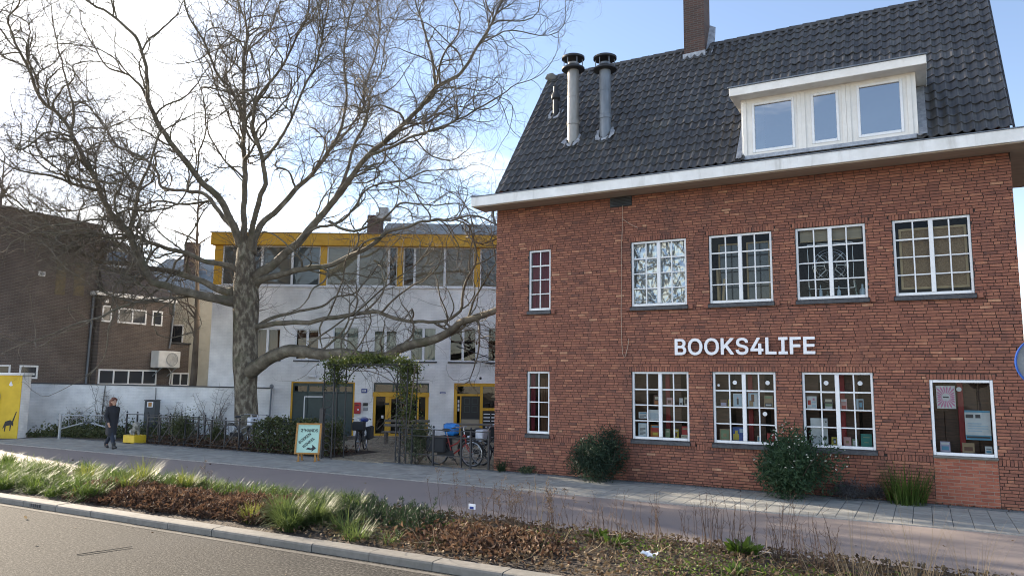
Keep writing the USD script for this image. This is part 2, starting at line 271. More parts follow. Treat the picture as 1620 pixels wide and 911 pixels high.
# kerb: stones about a metre long, rounded top edge
kerb = thing('kerb', 'grey concrete kerb of long stones between road and planted bed', 'kerb', (0,7.86,0), kind='structure')
for i in range(34):
    x1 = 1.5-.985*i; x0 = x1-.975; dz = rng.normal(0, .003); dy = rng.normal(0, .004)
    pr = Polygon([(0,-.1),(0,.075),(.012,.098),(.035,.108),(.24,.112),(.24,-.1)])
    m = MB().ext(pr, x1-x0, M_yz(x0), rng.random()); m.V[0] = m.V[0]+[0,dy,dz]
    m.build('kerb_stone', 'kerb_concrete', kerb)
MB().box(-60, .02, -.1, 1.5, .22, .085).build('kerb_joint', 'dark_kerb', kerb)
m = MB(); m.box(-14.05, -.006, .02, -13.72, .02, .075)
dr = m.build('drain_inlet', 'black_metal', kerb)
m = MB()
for k in range(5): m.box(-14.03+.065*k, -.012, .022, -14.0+.065*k, -.0065, .072)
m.build('grille_bar', 'dark_kerb', dr)
# planted bed: soil with clods
xs = np.arange(-40, 8.01, .12); ys = np.linspace(8.1, 10.86, 24); X, Y = np.meshgrid(xs, ys); q = np.stack([X, Y, X*0], -1)
Z = .055+.09*meshkit.fbm(q*2.2, 4, 3)+.05*(np.sin((Y-8.1)/2.76*PI))-.02
Z[0] = .07; Z[-1] = .03
i = np.arange(X.size).reshape(X.shape); F = np.stack([i[:-1,:-1], i[:-1,1:], i[1:,1:], i[1:,:-1]], -1).reshape(-1, 4)
setting(MB().add(np.stack([X, Y, Z], -1), F), 'planted_bed', 'soil', 'dark crumbly soil of the long planted bed beside the road', True)
def soil_z(x, y): return .08+.05*np.sin((np.asarray(y)-8.1)/2.76*PI)
# pavement of square tiles
pav = thing('pavement', 'grey concrete tile pavement along the houses', 'pavement', (0,14.5,0), kind='structure')
MB().add([[-60,0,.0],[30,0,.0],[30,2.36,.0],[-60,2.36,.0]], [[0,1,2,3]]).build('bedding', 'dark_kerb', pav)
cells = []
for i in range(-98, 16):
    for j in range(8):
        x0, y0 = i*.3+.02, j*.2945; cells.append((math.hypot(x0, y0+14.5), x0, y0))
cells.sort(); rest = MB()
for k, (d, x0, y0) in enumerate(cells):
    t = rng.normal(.5, .2); dz = rng.normal(0, .0015); m = MB() if k < 300 else rest
    m.cbox(x0+.005, y0+.005, -.04, x0+.295, y0+.2895, .014+dz, .004, np.clip(t, 0, 1))
    if k < 300: m.build('paving_tile', 'paving_tile', pav)
tag(rest.build('further_paving_tiles', 'paving_tile', pav), kind='stuff')
ke = thing('edging_kerb', 'dark grey low edging stones between pavement and house foot', 'edging', (0,16.86,0), kind='structure')
for i in range(34):
    x1 = 3.2-.97*i
    if -15.4 < x1-.5 < -13.0: continue
    MB().cbox(x1-.96, 0, -.1, x1, .09, .045+rng.normal(0,.003), .008, rng.random()).build('edging_stone', 'dark_kerb', ke)
setting(sheet(-12.9, 3.5, 16.95, 17.16, .012), 'soil_strip', 'soil', 'narrow strip of bare soil at the foot of the brick house')
setting(sheet(-26.5, -15.45, 16.95, 19.5, .02), 'garden_soil', 'soil', 'dark soil behind the black railing under the big tree')
setting(sheet(-40, -23.5, 16.4, 21.5, .004), 'verge', 'earth', 'worn earth verge in front of the white garden wall')
# courtyard of small clinker bricks
court = thing('courtyard', 'sandy clinker brick paving of the courtyard behind the gate', 'courtyard', (-14,17,0), kind='structure')
MB().add([[-16,-.05,-.004],[5,-.05,-.004],[5,15,-.004],[-16,15,-.004]], [[0,1,2,3]]).build('bedding', 'earth', court)
cells = []
for i in range(-28, 24):
    for j in range(0, 105):
        x0 = i*.21+(.105 if j % 2 else 0); y0 = -.05+j*.075
        if x0 > 4 or x0 < -5.5: continue
        cells.append((math.hypot(x0-14, y0+17)+(0 if -1.5 < x0 < 1.3 else 40), x0, y0))
cells.sort(); rest = MB()
for k, (d, x0, y0) in enumerate(cells):
    m = MB() if k < 300 else rest
    dz = rng.normal(0, .003)
    m.box(x0+.004, y0+.004, -.03, x0+.206, y0+.071, .012+dz, np.clip(rng.normal(.5, .25), 0, 1), j=.002, rng=rng)
    if k < 300: m.build('clinker_paver', 'paver', court)
tag(rest.build('further_clinker_pavers', 'paver', court), kind='stuff')

# ---------------------------------------------------------------- the brick house
house = thing('brick_house', 'red brick shop house with steep dark tiled roof and white dormer', 'house', (-4.1, D, 0))
HX = np.array([-4.1, D, 0])
class HB(MB):                       # builds in world numbers, stored relative to the house
    def build(s, name, m, parent=None, smooth=False):
        s.V = [v-HX for v in s.V]; return MB.build(s, name, m, parent or house, smooth)
XL, XR, ZW = -9.9, 1.72, 6.9
UP = [(-6.11,-4.75),(-4.22,-2.82),(-2.32,-.92),(-.41,.98)]; LOW = [(-6.12,-4.75),(-4.2,-2.83),(-2.29,-.91)]
WIN = [(a,b,4.13,5.71,4) for a,b in UP]+[(-8.92,-8.29,4.13,5.71,2)]+[(a,b,.99,2.57,4) for a,b in LOW]+[(-8.95,-8.31,1.0,2.57,2)]
SHOP = (.10,1.175,.96,2.43)
holes = [(a,z0,b,z1) for a,b,z0,z1,_ in WIN]+[(SHOP[0],SHOP[2],SHOP[1],SHOP[3])]
poly = sbox(XL+.002, -.2, XR-.002, ZW).difference(unary_union([sbox(*h) for h in holes]))
HB().ext(poly, .24, M_xz(D+.252)).build('wall', 'mortar')                      # mortar face 12 mm behind the bricks
for x in (XL, XR-.24):
    gp = Polygon([(D+.013,-.2),(D+6.1,-.2),(D+6.1,7.3),(20.2,11.7),(16.97,7.28),(D+.013,6.9)])
    m = HB(); m.ext(gp, .24, M_yz(x)); m.build('gable_wall', 'brick_side')
HB().box(XL+.24, D+5.9, 0, XR-.24, D+6.1, 7.3).build('rear_wall', 'brick_side')
rng = np.random.default_rng(11)
# bricks: running courses with half bricks thrown in, soldier courses over openings and along the foot
sold = [(a-.06,z1,b+.06,z1+.118) for a,b,z0,z1,_ in WIN]+[(SHOP[0]-.05,SHOP[3],SHOP[1]+.05,SHOP[3]+.118)]
plinth = [(XL,13*.0625,SHOP[0],15*.0625),(SHOP[1],13*.0625,XR,15*.0625)]
sills = [(a-.03,z0-.105,b+.03,z0) for a,b,z0,z1,_ in WIN]
ends = [(a-.14,z0-.105,a-.03,z0) for a,b,z0,z1,_ in WIN]+[(b+.03,z0-.105,b+.14,z0) for a,b,z0,z1,_ in WIN]
infill = (SHOP[0],0,SHOP[1],SHOP[2])
cut = holes+sold+plinth+sills+ends+[infill]
bricks = []
def course_cut(xa, xb, za, zb):
    iv = [(xa, xb)]; zm = (za+zb)/2
    for c in cut:
        if c[1] < zm < c[3]:
            nx = []
            for p, q in iv:
                if q <= c[0] or p >= c[2]: nx.append((p, q)); continue
                if p < c[0]: nx.append((p, c[0]-.004))
                if q > c[2]: nx.append((c[2]+.004, q))
            iv = nx
    return iv
PZ = .0625
for k in range(111):
    za = k*PZ+.006; zb = za+PZ-.0135
    if za > ZW: break
    x = XL-(rng.random()*.2)
    edges = sorted({e for c in cut for e in (c[1], c[3]) if za+.003 < e < zb-.003}); near = [za]+edges+[zb]
    while x < XR:
        ln = .212 if rng.random() < .74 else .103; tn = np.clip(rng.normal(.44, .13)+(.34 if rng.random() < .05 else 0)-(.2 if rng.random() < .06 else 0), 0, 1)
        a0, b0 = max(x, XL), min(x+ln, XR)
        if not any(c[1]-.001 < e < c[3]+.001 and c[0]-.01 < b0 and c[2]+.01 > a0 and abs(e-c[1])*abs(e-c[3]) < 1e-6 for e in edges for c in cut): bands = [(za, zb)]
        else: bands = list(zip(near[:-1], near[1:]))
        for u0, u1 in bands:
            for p, q in course_cut(a0, b0, u0, u1):
                if q-p > .02 and u1-u0 > .008: bricks.append((p, q, u0, u1-(.004 if u1 < zb else 0), tn))
        x += ln+.0105
        if rng.random() < .05: x += .004
for sx in sold:
    n = round((sx[2]-sx[0])/.0615)
    for i in range(n):
        w = (sx[2]-sx[0])/n; bricks.append((sx[0]+i*w+.005, sx[0]+(i+1)*w-.005, sx[1]+.006, sx[3]-.006, np.clip(rng.normal(.42, .15), 0, 1)))
for sx in plinth:
    for i in range(int((sx[2]-sx[0])/.0625)):
        xa = sx[0]+i*.0625+.005
        top = min([c[1]-.006 for c in ends+sills if c[0]-.055 < xa < c[2]+.003 and c[1] < .9375 < c[3]]+[sx[3]-.004])
        bricks.append((xa, xa+.052, sx[1]+.005, top, np.clip(rng.normal(.4, .15), 0, 1)))
for e in ends: bricks.append((e[0]+.005, e[2]-.005, e[1]+.004, e[3]-.004, np.clip(rng.normal(.35, .12), 0, 1), -.03))
dist = [math.sqrt(((q[0]+q[1])/2)**2+D*D+((q[2]+q[3])/2-H)**2) for q in bricks]; order = np.argsort(dist); rest = HB()
for rank, idx in enumerate(order):
    p = bricks[idx]; y0 = D+rng.normal(0, .002)+(p[5] if len(p) > 5 else 0); m = HB() if rank < 300 else rest
    m.box(p[0], y0, p[2], p[1], D+.02, p[3], p[4], back=False, j=.0012, rng=rng)
    if rank < 300: m.build('brick', 'brick')
tag(rest.build('further_bricks', 'brick'), kind='stuff')
# the bricked-up foot of the former door: brighter bricks in pale mortar
inf = HB().box(SHOP[0]+.005, D+.004, 0, SHOP[1]-.005, D+.011, SHOP[2]-.05).build('blocked_doorway', 'pale_mortar')
tag(inf, 'brighter orange brickwork in pale mortar under the shop window')
for k in range(14):
    za = .004+k*.0645; x = SHOP[0]+.008-(.0 if k % 2 else .11)
    while x < SHOP[1]-.01:
        p, q = max(x, SHOP[0]+.008), min(x+.205, SHOP[1]-.008); x += .216
        if q-p > .02:
            m = HB().box(p, D-.002+rng.normal(0,.0015), za, q, D+.0045, za+.053, rng.random(), back=False, j=.0012, rng=rng); m.build('brick', 'infill_brick', inf)
# windows
gr = np.random.default_rng(3)
def window(x0, x1, z0, z1, nc, nr=4, y=D+.035):
    m = HB(); f = .05; e = .0015
    m.cbox(x0+e, y, z0+e, x0+f, y+.07, z1-e, .006); m.cbox(x1-f, y, z0+e, x1-e, y+.07, z1-e, .006)
    m.cbox(x0+f, y+.001, z0+e, x1-f, y+.07, z0+f+.012, .006); m.cbox(x0+f, y+.001, z1-f, x1-f, y+.07, z1-e, .006)
    w = m.build('window', 'window_white')
    ix0, ix1, iz0, iz1 = x0+f, x1-f, z0+f+.012, z1-f
    xs = list(np.linspace(ix0, ix1, nc+1)); zs = list(np.linspace(iz0, iz1, nr+1))
    if nc == 4:
        HB().cbox(xs[2]-.042, y-.006, iz0, xs[2]+.042, y+.06, iz1, .006).build('mullion', 'window_white', w)
    for i in range(1, nc):
        if nc == 4 and i == 2: continue
        HB().cbox(xs[i]-.014, y+.012, iz0, xs[i]+.014, y+.05, iz1, .004).build('glazing_bar', 'window_white', w)
    for j in range(1, nr):
        h = .017 if j == nr-1 else .013
        m = HB()
        for i in range(nc):
            a = xs[i]+(.014 if i and not (nc == 4 and i == 2) else 0)+(.042 if nc == 4 and i == 2 else 0); bb = xs[i+1]-(.014 if i < nc-1 and not (nc == 4 and i == 1) else 0)-(.042 if nc == 4 and i == 1 else 0)
            m.cbox(a, y+.010, zs[j]-h, bb, y+.051, zs[j]+h, .004)
        m.build('glazing_bar', 'window_white', w)
    for i in range(nc):
        for j in range(nr):
            tx, tz = gr.normal(0, .0025, 2); yy = y+.03
            v = [[xs[i],yy-tx-tz,zs[j]],[xs[i+1],yy+tx-tz,zs[j]],[xs[i+1],yy+tx+tz,zs[j+1]],[xs[i],yy-tx+tz,zs[j+1]]]
            HB().add(v, [[0,1,2,3]]).build('pane', 'window_glass', w)
    m = HB(); prof = Polygon([(D-.055,z0-.10),(D-.055,z0-.035),(D+.034,z0-.001),(D+.034,z0-.10)])
    m.ext(prof, x1-x0+.05, M_yz(x0-.025)); m.build('sill', 'dark_stone', w)
    return w
for a, b_, z0, z1, n in WIN: window(a, b_, z0, z1, n)
# the plain shop window of the former door
x0, x1, z0, z1 = SHOP; y = D+.01; m = HB(); f = .055
m.cbox(x0, y, z0, x0+f, y+.08, z1, .007); m.cbox(x1-f, y, z0, x1, y+.08, z1, .007); m.cbox(x0+f, y+.001, z0, x1-f, y+.08, z0+.06, .007); m.cbox(x0+f, y+.001, z1-f, x1-f, y+.08, z1, .007)
w = m.build('window', 'window_white')
HB().add([[x0+f,y+.04,z0+.06],[x1-f,y+.04,z0+.06],[x1-f,y+.042,z1-f],[x0+f,y+.042,z1-f]], [[0,1,2,3]]).build('pane', 'window_glass', w)
HB().cbox(x0-.005, D-.045, z0-.045, x1+.01, D+.009, z0-.002, .008).build('sill', 'kerb_concrete', w)
# rooms behind the windows
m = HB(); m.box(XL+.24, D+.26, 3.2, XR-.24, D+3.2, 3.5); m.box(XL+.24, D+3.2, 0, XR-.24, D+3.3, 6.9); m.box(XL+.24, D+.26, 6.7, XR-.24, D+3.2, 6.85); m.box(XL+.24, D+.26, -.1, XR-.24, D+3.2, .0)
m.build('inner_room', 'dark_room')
# gutter board and soffit
m = HB(); m.cbox(-10.33, 16.50, 6.9, 2.5, 16.545, 7.15, .006); m.cbox(-10.33, 16.545, 6.9, -10.29, 17.14, 7.15, .005); m.cbox(2.46, 16.545, 6.9, 2.5, 20.5, 7.15, .005)
g = m.build('gutter_board', 'white_paint')
HB().box(-10.29, 16.545, 6.875, 2.46, 17.149, 6.90).build('soffit', 'soffit_paint', g)
m = HB(); m.cbox(-10.34, 16.485, 7.15, 2.51, 16.56, 7.175, .006); m.box(-10.3, 16.56, 7.12, 2.48, 17.0, 7.14); m.build('gutter_lining', 'zinc', g)
m = HB(); m.box(XR+.001, D, 6.88, 2.46, 20.4, 6.9); m.build('side_soffit', 'soffit_paint', g)
m = HB(); m.tube([(-9.97,17.05,6.88),(-9.97,17.05,6.74),(-9.97,17.12,6.6),(-9.97,17.2,6.5)], .035, 8); m.build('drain_pipe', 'zinc')
# roof: deck and pantiles
SL = 1.366; CA = 1/math.hypot(1, SL); SA = SL*CA; YE, ZE = 16.95, 7.3
up = np.array([0, CA, SA]); out = np.array([0, -SA, CA])
def onroof(x, s, n=0.): return np.array([x, YE, ZE])+up*s+out*n
LEN = (20.2-YE)/CA
m = HB(); m.add([onroof(-9.8,0,-.05),onroof(1.74,0,-.05),onroof(1.74,LEN,-.05),onroof(-9.8,LEN,-.05)], [[0,1,2,3]]); m.add([(-9.8,20.2,11.7),(1.74,20.2,11.7),(1.74,23.5,7.2),(-9.8,23.5,7.2)], [[0,1,2,3]])
roof = m.build('roof', 'underlay')
NC, NR = 57, 18; TW = (1.76+9.82)/NC; TL = LEN/NR
uu = np.array([0,.14,.3,.46,.6,.72,.84,.94,1.0]); prof = np.array([.030,.010,0,.006,.022,.042,.055,.050,.032])+.004   # pantile S section
rng = np.random.default_rng(21); tl = []
def dorm_hit(x, s):
    return -3.34 < x < .12 and onroof(x, s)[1] > 16.99 and onroof(x, s)[2] < 8.98
for i in range(NC):
    for j in range(NR):
        x0 = -9.82+i*TW; s0 = j*TL
        if dorm_hit(x0+TW*.5, s0+TL*.6) and dorm_hit(x0+TW*.5, s0+TL*.3): continue
        tl.append((x0, s0))
tl.sort(key=lambda t: np.linalg.norm(onroof(t[0], t[1])-[0,0,H])); rest = HB()
for k, (x0, s0) in enumerate(tl):
    m = HB() if k < 300 else rest; dx, dn, ds = rng.normal(0, .003), rng.normal(0, .003), rng.normal(0, .009); sk = rng.normal(0, .008)
    lo = [onroof(x0+u*TW*1.06+dx, s0+ds+sk*u, h+.035+dn) for u, h in zip(uu, prof)]; hi = [onroof(x0+u*TW*1.06+dx, s0+TL*1.12+ds, h+.006+dn) for u, h in zip(uu, prof)]
    dn_ = [p-out*.022 for p in lo]; n = len(uu)
    f = [[a,a+1,n+a+1,n+a] for a in range(n-1)]+[[2*n+a,2*n+a+1,3*n+a+1,3*n+a] for a in range(n-1)]
    m.add(lo+hi+dn_+lo, f, np.clip(rng.normal(.42, .22)+(.4 if rng.random() < .03 else 0), 0, 1))
    if k < 300: m.build('roof_tile', 'roof_tile', roof, True)
tag(rest.build('further_roof_tiles', 'roof_tile', roof, True), kind='stuff')
a = np.linspace(-.15, PI+.15, 8)
for i in range(34):                                  # ridge tiles
    x0 = -9.84+i*.341; r0, r1 = .125, .108
    if -5.5 < x0+.2 < -4.85: continue
    v = [[x0, 20.2+r0*math.cos(q)*.95, 11.70+r0*math.sin(q)] for q in a]+[[x0+.36, 20.2+r1*math.cos(q)*.95, 11.70+r1*math.sin(q)] for q in a]+[[x0, 20.2+.1*math.cos(q)*.95, 11.70+.1*math.sin(q)] for q in a]
    HB().add(v, [[k,k+1,8+k+1,8+k] for k in range(7)]+[[k,k+1,17+k,16+k] for k in range(7)], rng.random()).build('ridge_tile', 'roof_tile', roof, 35)
m = HB(); v = trimesh.creation.icosphere(2, .17); vv = np.array(v.vertices)*[1.1,.8,.75]; vv += (meshkit.noise(vv*14+3)[:, None]-.5)*.07*vv/.17
m.add(vv+[-9.72,20.1,11.72], v.faces); m.build('ridge_end_mortar', 'kerb_concrete', roof)
for s_ in range(NR):                                 # verge trim at both gables
    pass
m = HB(); m.bar(onroof(-9.83,-.02,-.02), onroof(-9.83,LEN,-.02), .03, .09, up=tuple(out)); m.build('verge_board', 'roof_tile', roof)
m = HB(); m.bar(onroof(1.80,-.02,-.02), onroof(1.80,LEN,-.02), .03, .09, up=tuple(out)); m.build('verge_board', 'roof_tile', roof)
# chimney
m = HB(); m.box(-5.46, 19.9, 11.3, -4.88, 20.55, 14.6)
c = m.build('chimney', 'brick_dark', roof)
m = HB(); zc = 11.25
m.add([(-4.87,19.86,11.25),(-4.66,19.9,11.42),(-4.68,20.3,11.95),(-4.70,20.5,12.4),(-4.87,20.5,12.5)], [[0,1,2],[0,2,3],[0,3,4]]); 
m.add([(-5.5,19.885,11.25),(-4.86,19.885,11.28),(-4.86,19.89,11.52),(-5.5,19.89,11.50)], [[0,1,2,3]]); m.build('flashing', 'lead', c)
# flues
def flue(x, s0, r, ztop, material, cowl):
    p = onroof(x, s0); m = HB(); m.lathe([(r*1.02,p[2]-.25),(r*1.02,p[2]+.42),(r*1.12,p[2]+.43),(r*1.12,p[2]+.52),(r,p[2]+.54),(r,ztop-.30),(r*1.05,ztop-.295),(r*1.05,ztop-.27),(r,ztop-.26),(r,ztop-.2),(0,ztop-.2)], (x,p[1],0), 20)
    for zz_ in (p[2]+1.2, ): m.lathe([(r,zz_),(r*1.03,zz_+.005),(r*1.03,zz_+.02),(r,zz_+.025)], (x,p[1],0), 20)
    fl = m.build('flue', material, roof, 40)
    if cowl:
        m = HB(); R_ = r*2.05
        m.lathe([(r*.9,ztop-.42),(R_,ztop-.40),(R_,ztop-.36),(r*1.2,ztop-.27),(r*.9,ztop-.26)], (x,p[1],0), 24)
        m.lathe([(0,ztop-.10),(R_*.8,ztop-.11),(R_,ztop-.09),(R_,ztop-.04),(R_*.75,ztop+.0),(0,ztop+.02)], (x,p[1],0), 24)
        m.build('cowl', 'black_metal', fl, 40)
        m = HB()
        for k in range(6):
            q = k*PI/3+.3; m.bar((x+R_*.8*math.cos(q),p[1]+R_*.8*math.sin(q),ztop-.38),(x+R_*.8*math.cos(q),p[1]+R_*.8*math.sin(q),ztop-.09), .02)
        m.build('cowl_strut', 'zinc', fl)
    rg = np.random.default_rng(int(abs(x)*100)); n = 22; ring = []; q = np.linspace(0, 2*PI, n, endpoint=False); w_ = r*1.02; V = []
    for k in range(n):
        sx, sy = math.cos(q[k]), math.sin(q[k]); V.append(onroof(x+w_*sx, s0+w_*sy*1.6, .075))
    for k in range(n):
        sx, sy = math.cos(q[k]), math.sin(q[k]); e = 1.75+rg.normal(0, .18); V.append(onroof(x+w_*sx*e, s0+w_*sy*e*1.05-.04, .06+rg.normal(0,.008)))
    HB().add(V, [[k,(k+1)%n,n+(k+1)%n,n+k] for k in range(n)]).build('flashing', 'lead', fl)
flue(-8.07, (18.09-YE)/CA, .155, 11.26, 'flue_steel', True)
flue(-7.14, (18.11-YE)/CA, .155, 11.08, 'zinc', True)
p = onroof(-9.0, (18.93-YE)/CA); m = HB(); m.lathe([(.085,9.75),(.085,10.45),(.14,10.5),(.14,10.58),(.09,10.68),(.075,10.7),(.075,10.86),(0,10.86)], (-9.0,p[1],0), 14); fl = m.build('vent_pipe', 'black_metal', roof, 40)
V = [onroof(-9.0+.13*math.cos(q), (18.93-YE)/CA+.2*math.sin(q), .07) for q in np.linspace(0,2*PI,14,endpoint=False)]+[onroof(-9.0+(.24+.05*math.sin(5*q))*math.cos(q), (18.93-YE)/CA+.26*math.sin(q), .06) for q in np.linspace(0,2*PI,14,endpoint=False)]
HB().add(V, [[k,(k+1)%14,14+(k+1)%14,14+k] for k in range(14)]).build('flashing', 'lead', fl)
# dormer
DY = 17.0; dw = [(-3.13,-2.22,7.50,8.66),(-1.87,-1.31,7.52,8.66),(-.95,-.08,7.52,8.68)]
fr = sbox(-3.37, 7.36, .17, 8.78).difference(unary_union([sbox(a,c_,b_,d_) for a,b_,c_,d_ in dw]))
m = HB(); m.ext(fr, .08, M_xz(DY+.08))
for x in (-3.37, .105):
    m.add([(x,DY+.08,7.36),(x+.065,DY+.08,7.36),(x+.065,DY+.08,8.78),(x,DY+.08,8.78),(x,18.1,8.78),(x+.065,18.1,8.78)], [[0,3,4,4],[1,5,2,2],[3,2,5,4],[0,4,5,1]])
dm = m.build('dormer', 'dormer_paint', roof)
for a, b_, c_, d_ in dw:
    m = HB(); t_ = .055; y_ = DY-.012
    m.cbox(a, y_, c_, a+t_, y_+.06, d_, .006); m.cbox(b_-t_, y_, c_, b_, y_+.06, d_, .006); m.cbox(a+t_, y_+.001, c_, b_-t_, y_+.06, c_+t_+.01, .006); m.cbox(a+t_, y_+.001, d_-t_, b_-t_, y_+.06, d_, .006)
    m.build('dormer_window', 'window_white', dm)
    HB().add([[a+t_,DY+.03,c_+t_],[b_-t_,DY+.03,c_+t_],[b_-t_,DY+.032,d_-t_],[a+t_,DY+.032,d_-t_]], [[0,1,2,3]]).build('dormer_pane', 'dormer_glass', dm)
for a, b_ in ((-3.37,-3.18),(-2.17,-1.92),(-1.26,-1.0),(-.03,.17)):
    for xa in ((a+.012, (a+b_)/2-.03) if b_-a > .22 else (a+.03,)): HB().cbox(xa, DY-.014, 7.42, xa+.085, DY-.0005, 8.74, .004).build('casing', 'dormer_paint', dm)
HB().box(-3.0, DY+.45, 7.4, 0, DY+.5, 8.75).build('inner_curtain', 'dark_room', dm)  # dark sheet painted to stand in for the unlit room behind the panes
HB().box(-3.06, DY+.10, 7.55, -2.88, DY+.14, 8.65).build('pale_curtain', 'white_paint', dm)
m = HB(); m.cbox(-3.55, 16.62, 8.77, .38, 18.35, 8.96, .008); dr_ = m.build('dormer_roof', 'dormer_paint', dm)
HB().cbox(-3.57, 16.60, 8.963, .40, 18.4, 8.995, .006).build('roof_trim', 'zinc', dm)
m = HB(); m.add([(-3.46,16.97,7.36),(.30,16.97,7.36),(.30,16.985,7.45),(-3.46,16.985,7.45)], [[0,1,2,3]])
m.add([onroof(.175,0.05,.10),onroof(.33,0.05,.11),onroof(.33,2.0,.11),onroof(.175,2.0,.10)], [[0,1,2,3]]); m.add([onroof(-3.375,0.05,.10),onroof(-3.50,.05,.09),onroof(-3.50,1.95,.09),onroof(-3.375,1.95,.10)], [[0,1,2,3]]); m.build('flashing', 'lead', dm)
# vent grille and loose cable
m = HB(); m.box(-6.64, D-.012, 6.63, -6.07, D+.0, 6.87); vg = m.build('vent_grille', 'black_metal')
for k in range(6):
    z = 6.645+k*.037; HB().add([(-6.63,D-.014,z+.03),(-6.08,D-.014,z+.03),(-6.08,D-.04,z),(-6.63,D-.04,z)], [[0,1,2,3]]).build('slat', 'zinc', vg)
m = HB(); m.tube([(-6.30,D-.03,6.64),(-6.31,D-.02,6.2),(-6.35,D-.012,5.6),(-6.355,D-.012,4.8),(-6.37,D-.012,4.0),(-6.36,D-.012,3.3),(-6.34,D-.014,3.0),(-6.29,D-.02,2.9),(-6.25,D-.016,3.0),(-6.2,D-.014,3.2),(-6.18,D-.015,3.36)], .007, 5)
m.tube([(-6.30,D-.02,6.3),(-6.2,D-.015,6.22),(-6.05,D-.013,6.12),(-5.93,D-.013,6.06)], .006, 5); m.build('cable', 'cable')
# lettering
ls = thing('shop_lettering', 'white raised capital letters spelling BOOKS4LIFE on the brick house front', 'lettering', (-5.04, D-.035, 2.965))
x = 0.; glyphs = []
for ch in 'BOOKS4LIFE':
    t = meshkit.text_mesh(ch, .352, .03, True); glyphs.append(t)
wd = [g_.bounds[1][0]-g_.bounds[0][0] for g_ in glyphs]; gap = (3.05-sum(wd))/9
for g_, w_ in zip(glyphs, wd):
    v = np.array(g_.vertices); v[:, 0] += x-g_.bounds[0][0]; x += w_+gap
    MB().add(np.stack([v[:, 0], -v[:, 2], v[:, 1]], 1), np.array(g_.faces)).build('letter', 'letter_white', ls)
usdkit.material(stage, L('dark_glass'), {'p': ('principled_bsdf', {'base_color': (.03,.032,.036), 'roughness': .08, 'specular_ior_level': .7})}, [], surface='p.BSDF')
usdkit.material(stage, L('sky_pane'), {'p': ('principled_bsdf', {'base_color': (.10,.12,.16), 'roughness': .05, 'metallic': .8})}, [], surface='p.BSDF')
# ---------------------------------------------------------------- courtyard buildings (they stand turned 28.8 degrees to the street)
RHv = np.array([math.cos(YAW), math.sin(YAW), 0]); FHv = np.array([-math.sin(YAW), math.cos(YAW), 0]); DEG = math.degrees(YAW)
def bw(r, f, z=0): return RHv*r+FHv*f+np.array([0,0,z])
brickmat('white_brick', (.85,.835,.81), (.82,.805,.785), (.76,.75,.73), axis='xz', rot=YAW, bump=.5, ms=.008)
brickmat('white_brick_side', (.85,.835,.81), (.81,.80,.78), (.74,.73,.71), axis='yz', rot=YAW, bump=.5, ms=.008)
mat('yellow_paint', [(0, (.56,.29,.016)), (1, (.68,.38,.028))], .5, ns=3, bump=.1, bs=40, grime=((.4,.24,.05), 3, .55, .85, .4))
mat('yellow_wall', [(0, (.62,.40,.02)), (1, (.74,.50,.03))], .6, ns=3, bump=.3, bs=30)
mat('curtain_pale', [(0, (.34,.37,.33)), (1, (.50,.52,.47))], .9, ns=5, stretch=(7,7,.3))
mat('curtain_brown', [(0, (.13,.06,.035)), (1, (.22,.11,.06))], .9, ns=5, stretch=(7,7,.3))
mat('blind_tan', [(0, (.30,.25,.18)), (1, (.40,.34,.25))], .9, ns=5, stretch=(.3,.3,7))
mat('blind_grey', [(0, (.15,.155,.16)), (1, (.21,.215,.22))], .9, ns=5, stretch=(.3,.3,7))
flat('green_door_paint', (.045,.065,.062), .4); flat('red_paint', (.42,.02,.025), .4); flat('blue_enamel', (.03,.05,.22), .3); flat('black_paint', (.016,.016,.017), .4); flat('grey_panel', (.30,.31,.32), .5)
glassmat('courtyard_glass', 1.7)
R0, F0 = -6.0, 31.5
wb = thing('white_building', 'white painted brick building with yellow upper storey behind the courtyard', 'building', bw(R0, F0), DEG)
class WB(MB):                      # numbers are (r, depth behind the front, z)
    def build(s, name, m, parent=None, smooth=False):
        s.V = [v-[R0,0,0] for v in s.V]; return MB.build(s, name, m, parent or wb, smooth)
mids = [(-10.86,-9.73,3.1,4.42,'curtain_brown'),(-9.12,-8.1,3.1,4.42,'curtain_brown'),(-7.54,-6.43,3.1,4.53,'curtain_pale'),(-5.83,-4.81,3.1,4.4,'curtain_pale'),(-4.27,-3.16,3.1,4.53,'curtain_pale'),(-2.62,-1.47,3.1,4.54,'dark_room'),(-1.02,.1,3.1,4.55,'dark_room')]
doors = [(-9.2,-6.53,0,2.2),(-5.75,-3.43,0,2.19),(-2.38,.2,0,2.21)]
wp = sbox(-12.7, -.2, 7, 6.17).difference(unary_union([sbox(a,c,b_,d) for a,b_,c,d,_ in mids]+[sbox(a,c,b_,d) for a,b_,c,d in doors]))
WB().ext(wp, .25, M_xz(.25)).build('wall', 'white_brick')
WB().box(-12.7, .251, -.2, -12.45, 9, 8.3).build('side_wall', 'white_brick_side')
m = WB(); m.box(-12.4, 1.6, 0, 7, 1.7, 8.2); m.box(-12.4, .26, 2.75, 7, 1.6, 2.85); m.box(-12.4, .26, 5.9, 7, 1.6, 6.0); m.build('inner_rooms', 'dark_room')
WB().cbox(-12.75, -.06, 6.172, 7, .3, 6.255, .01).build('window_ledge', 'window_white')
WB().cbox(-12.85, -.22, 7.95, 7.1, .2, 8.47, .015).build('roof_fascia', 'yellow_paint')
WB().cbox(-12.9, -.25, 8.472, 7.1, 9, 8.50, .006).build('roof_trim', 'pale_concrete')
cols = [(-12.72,-12.38),(-8.2,-7.92),(-4.91,-4.66),(-1.62,-1.37),(1.7,1.95)]
for a, b_ in cols: WB().cbox(a, -.03, 6.256, b_, .22, 7.948, .008).build('yellow_post', 'yellow_paint')
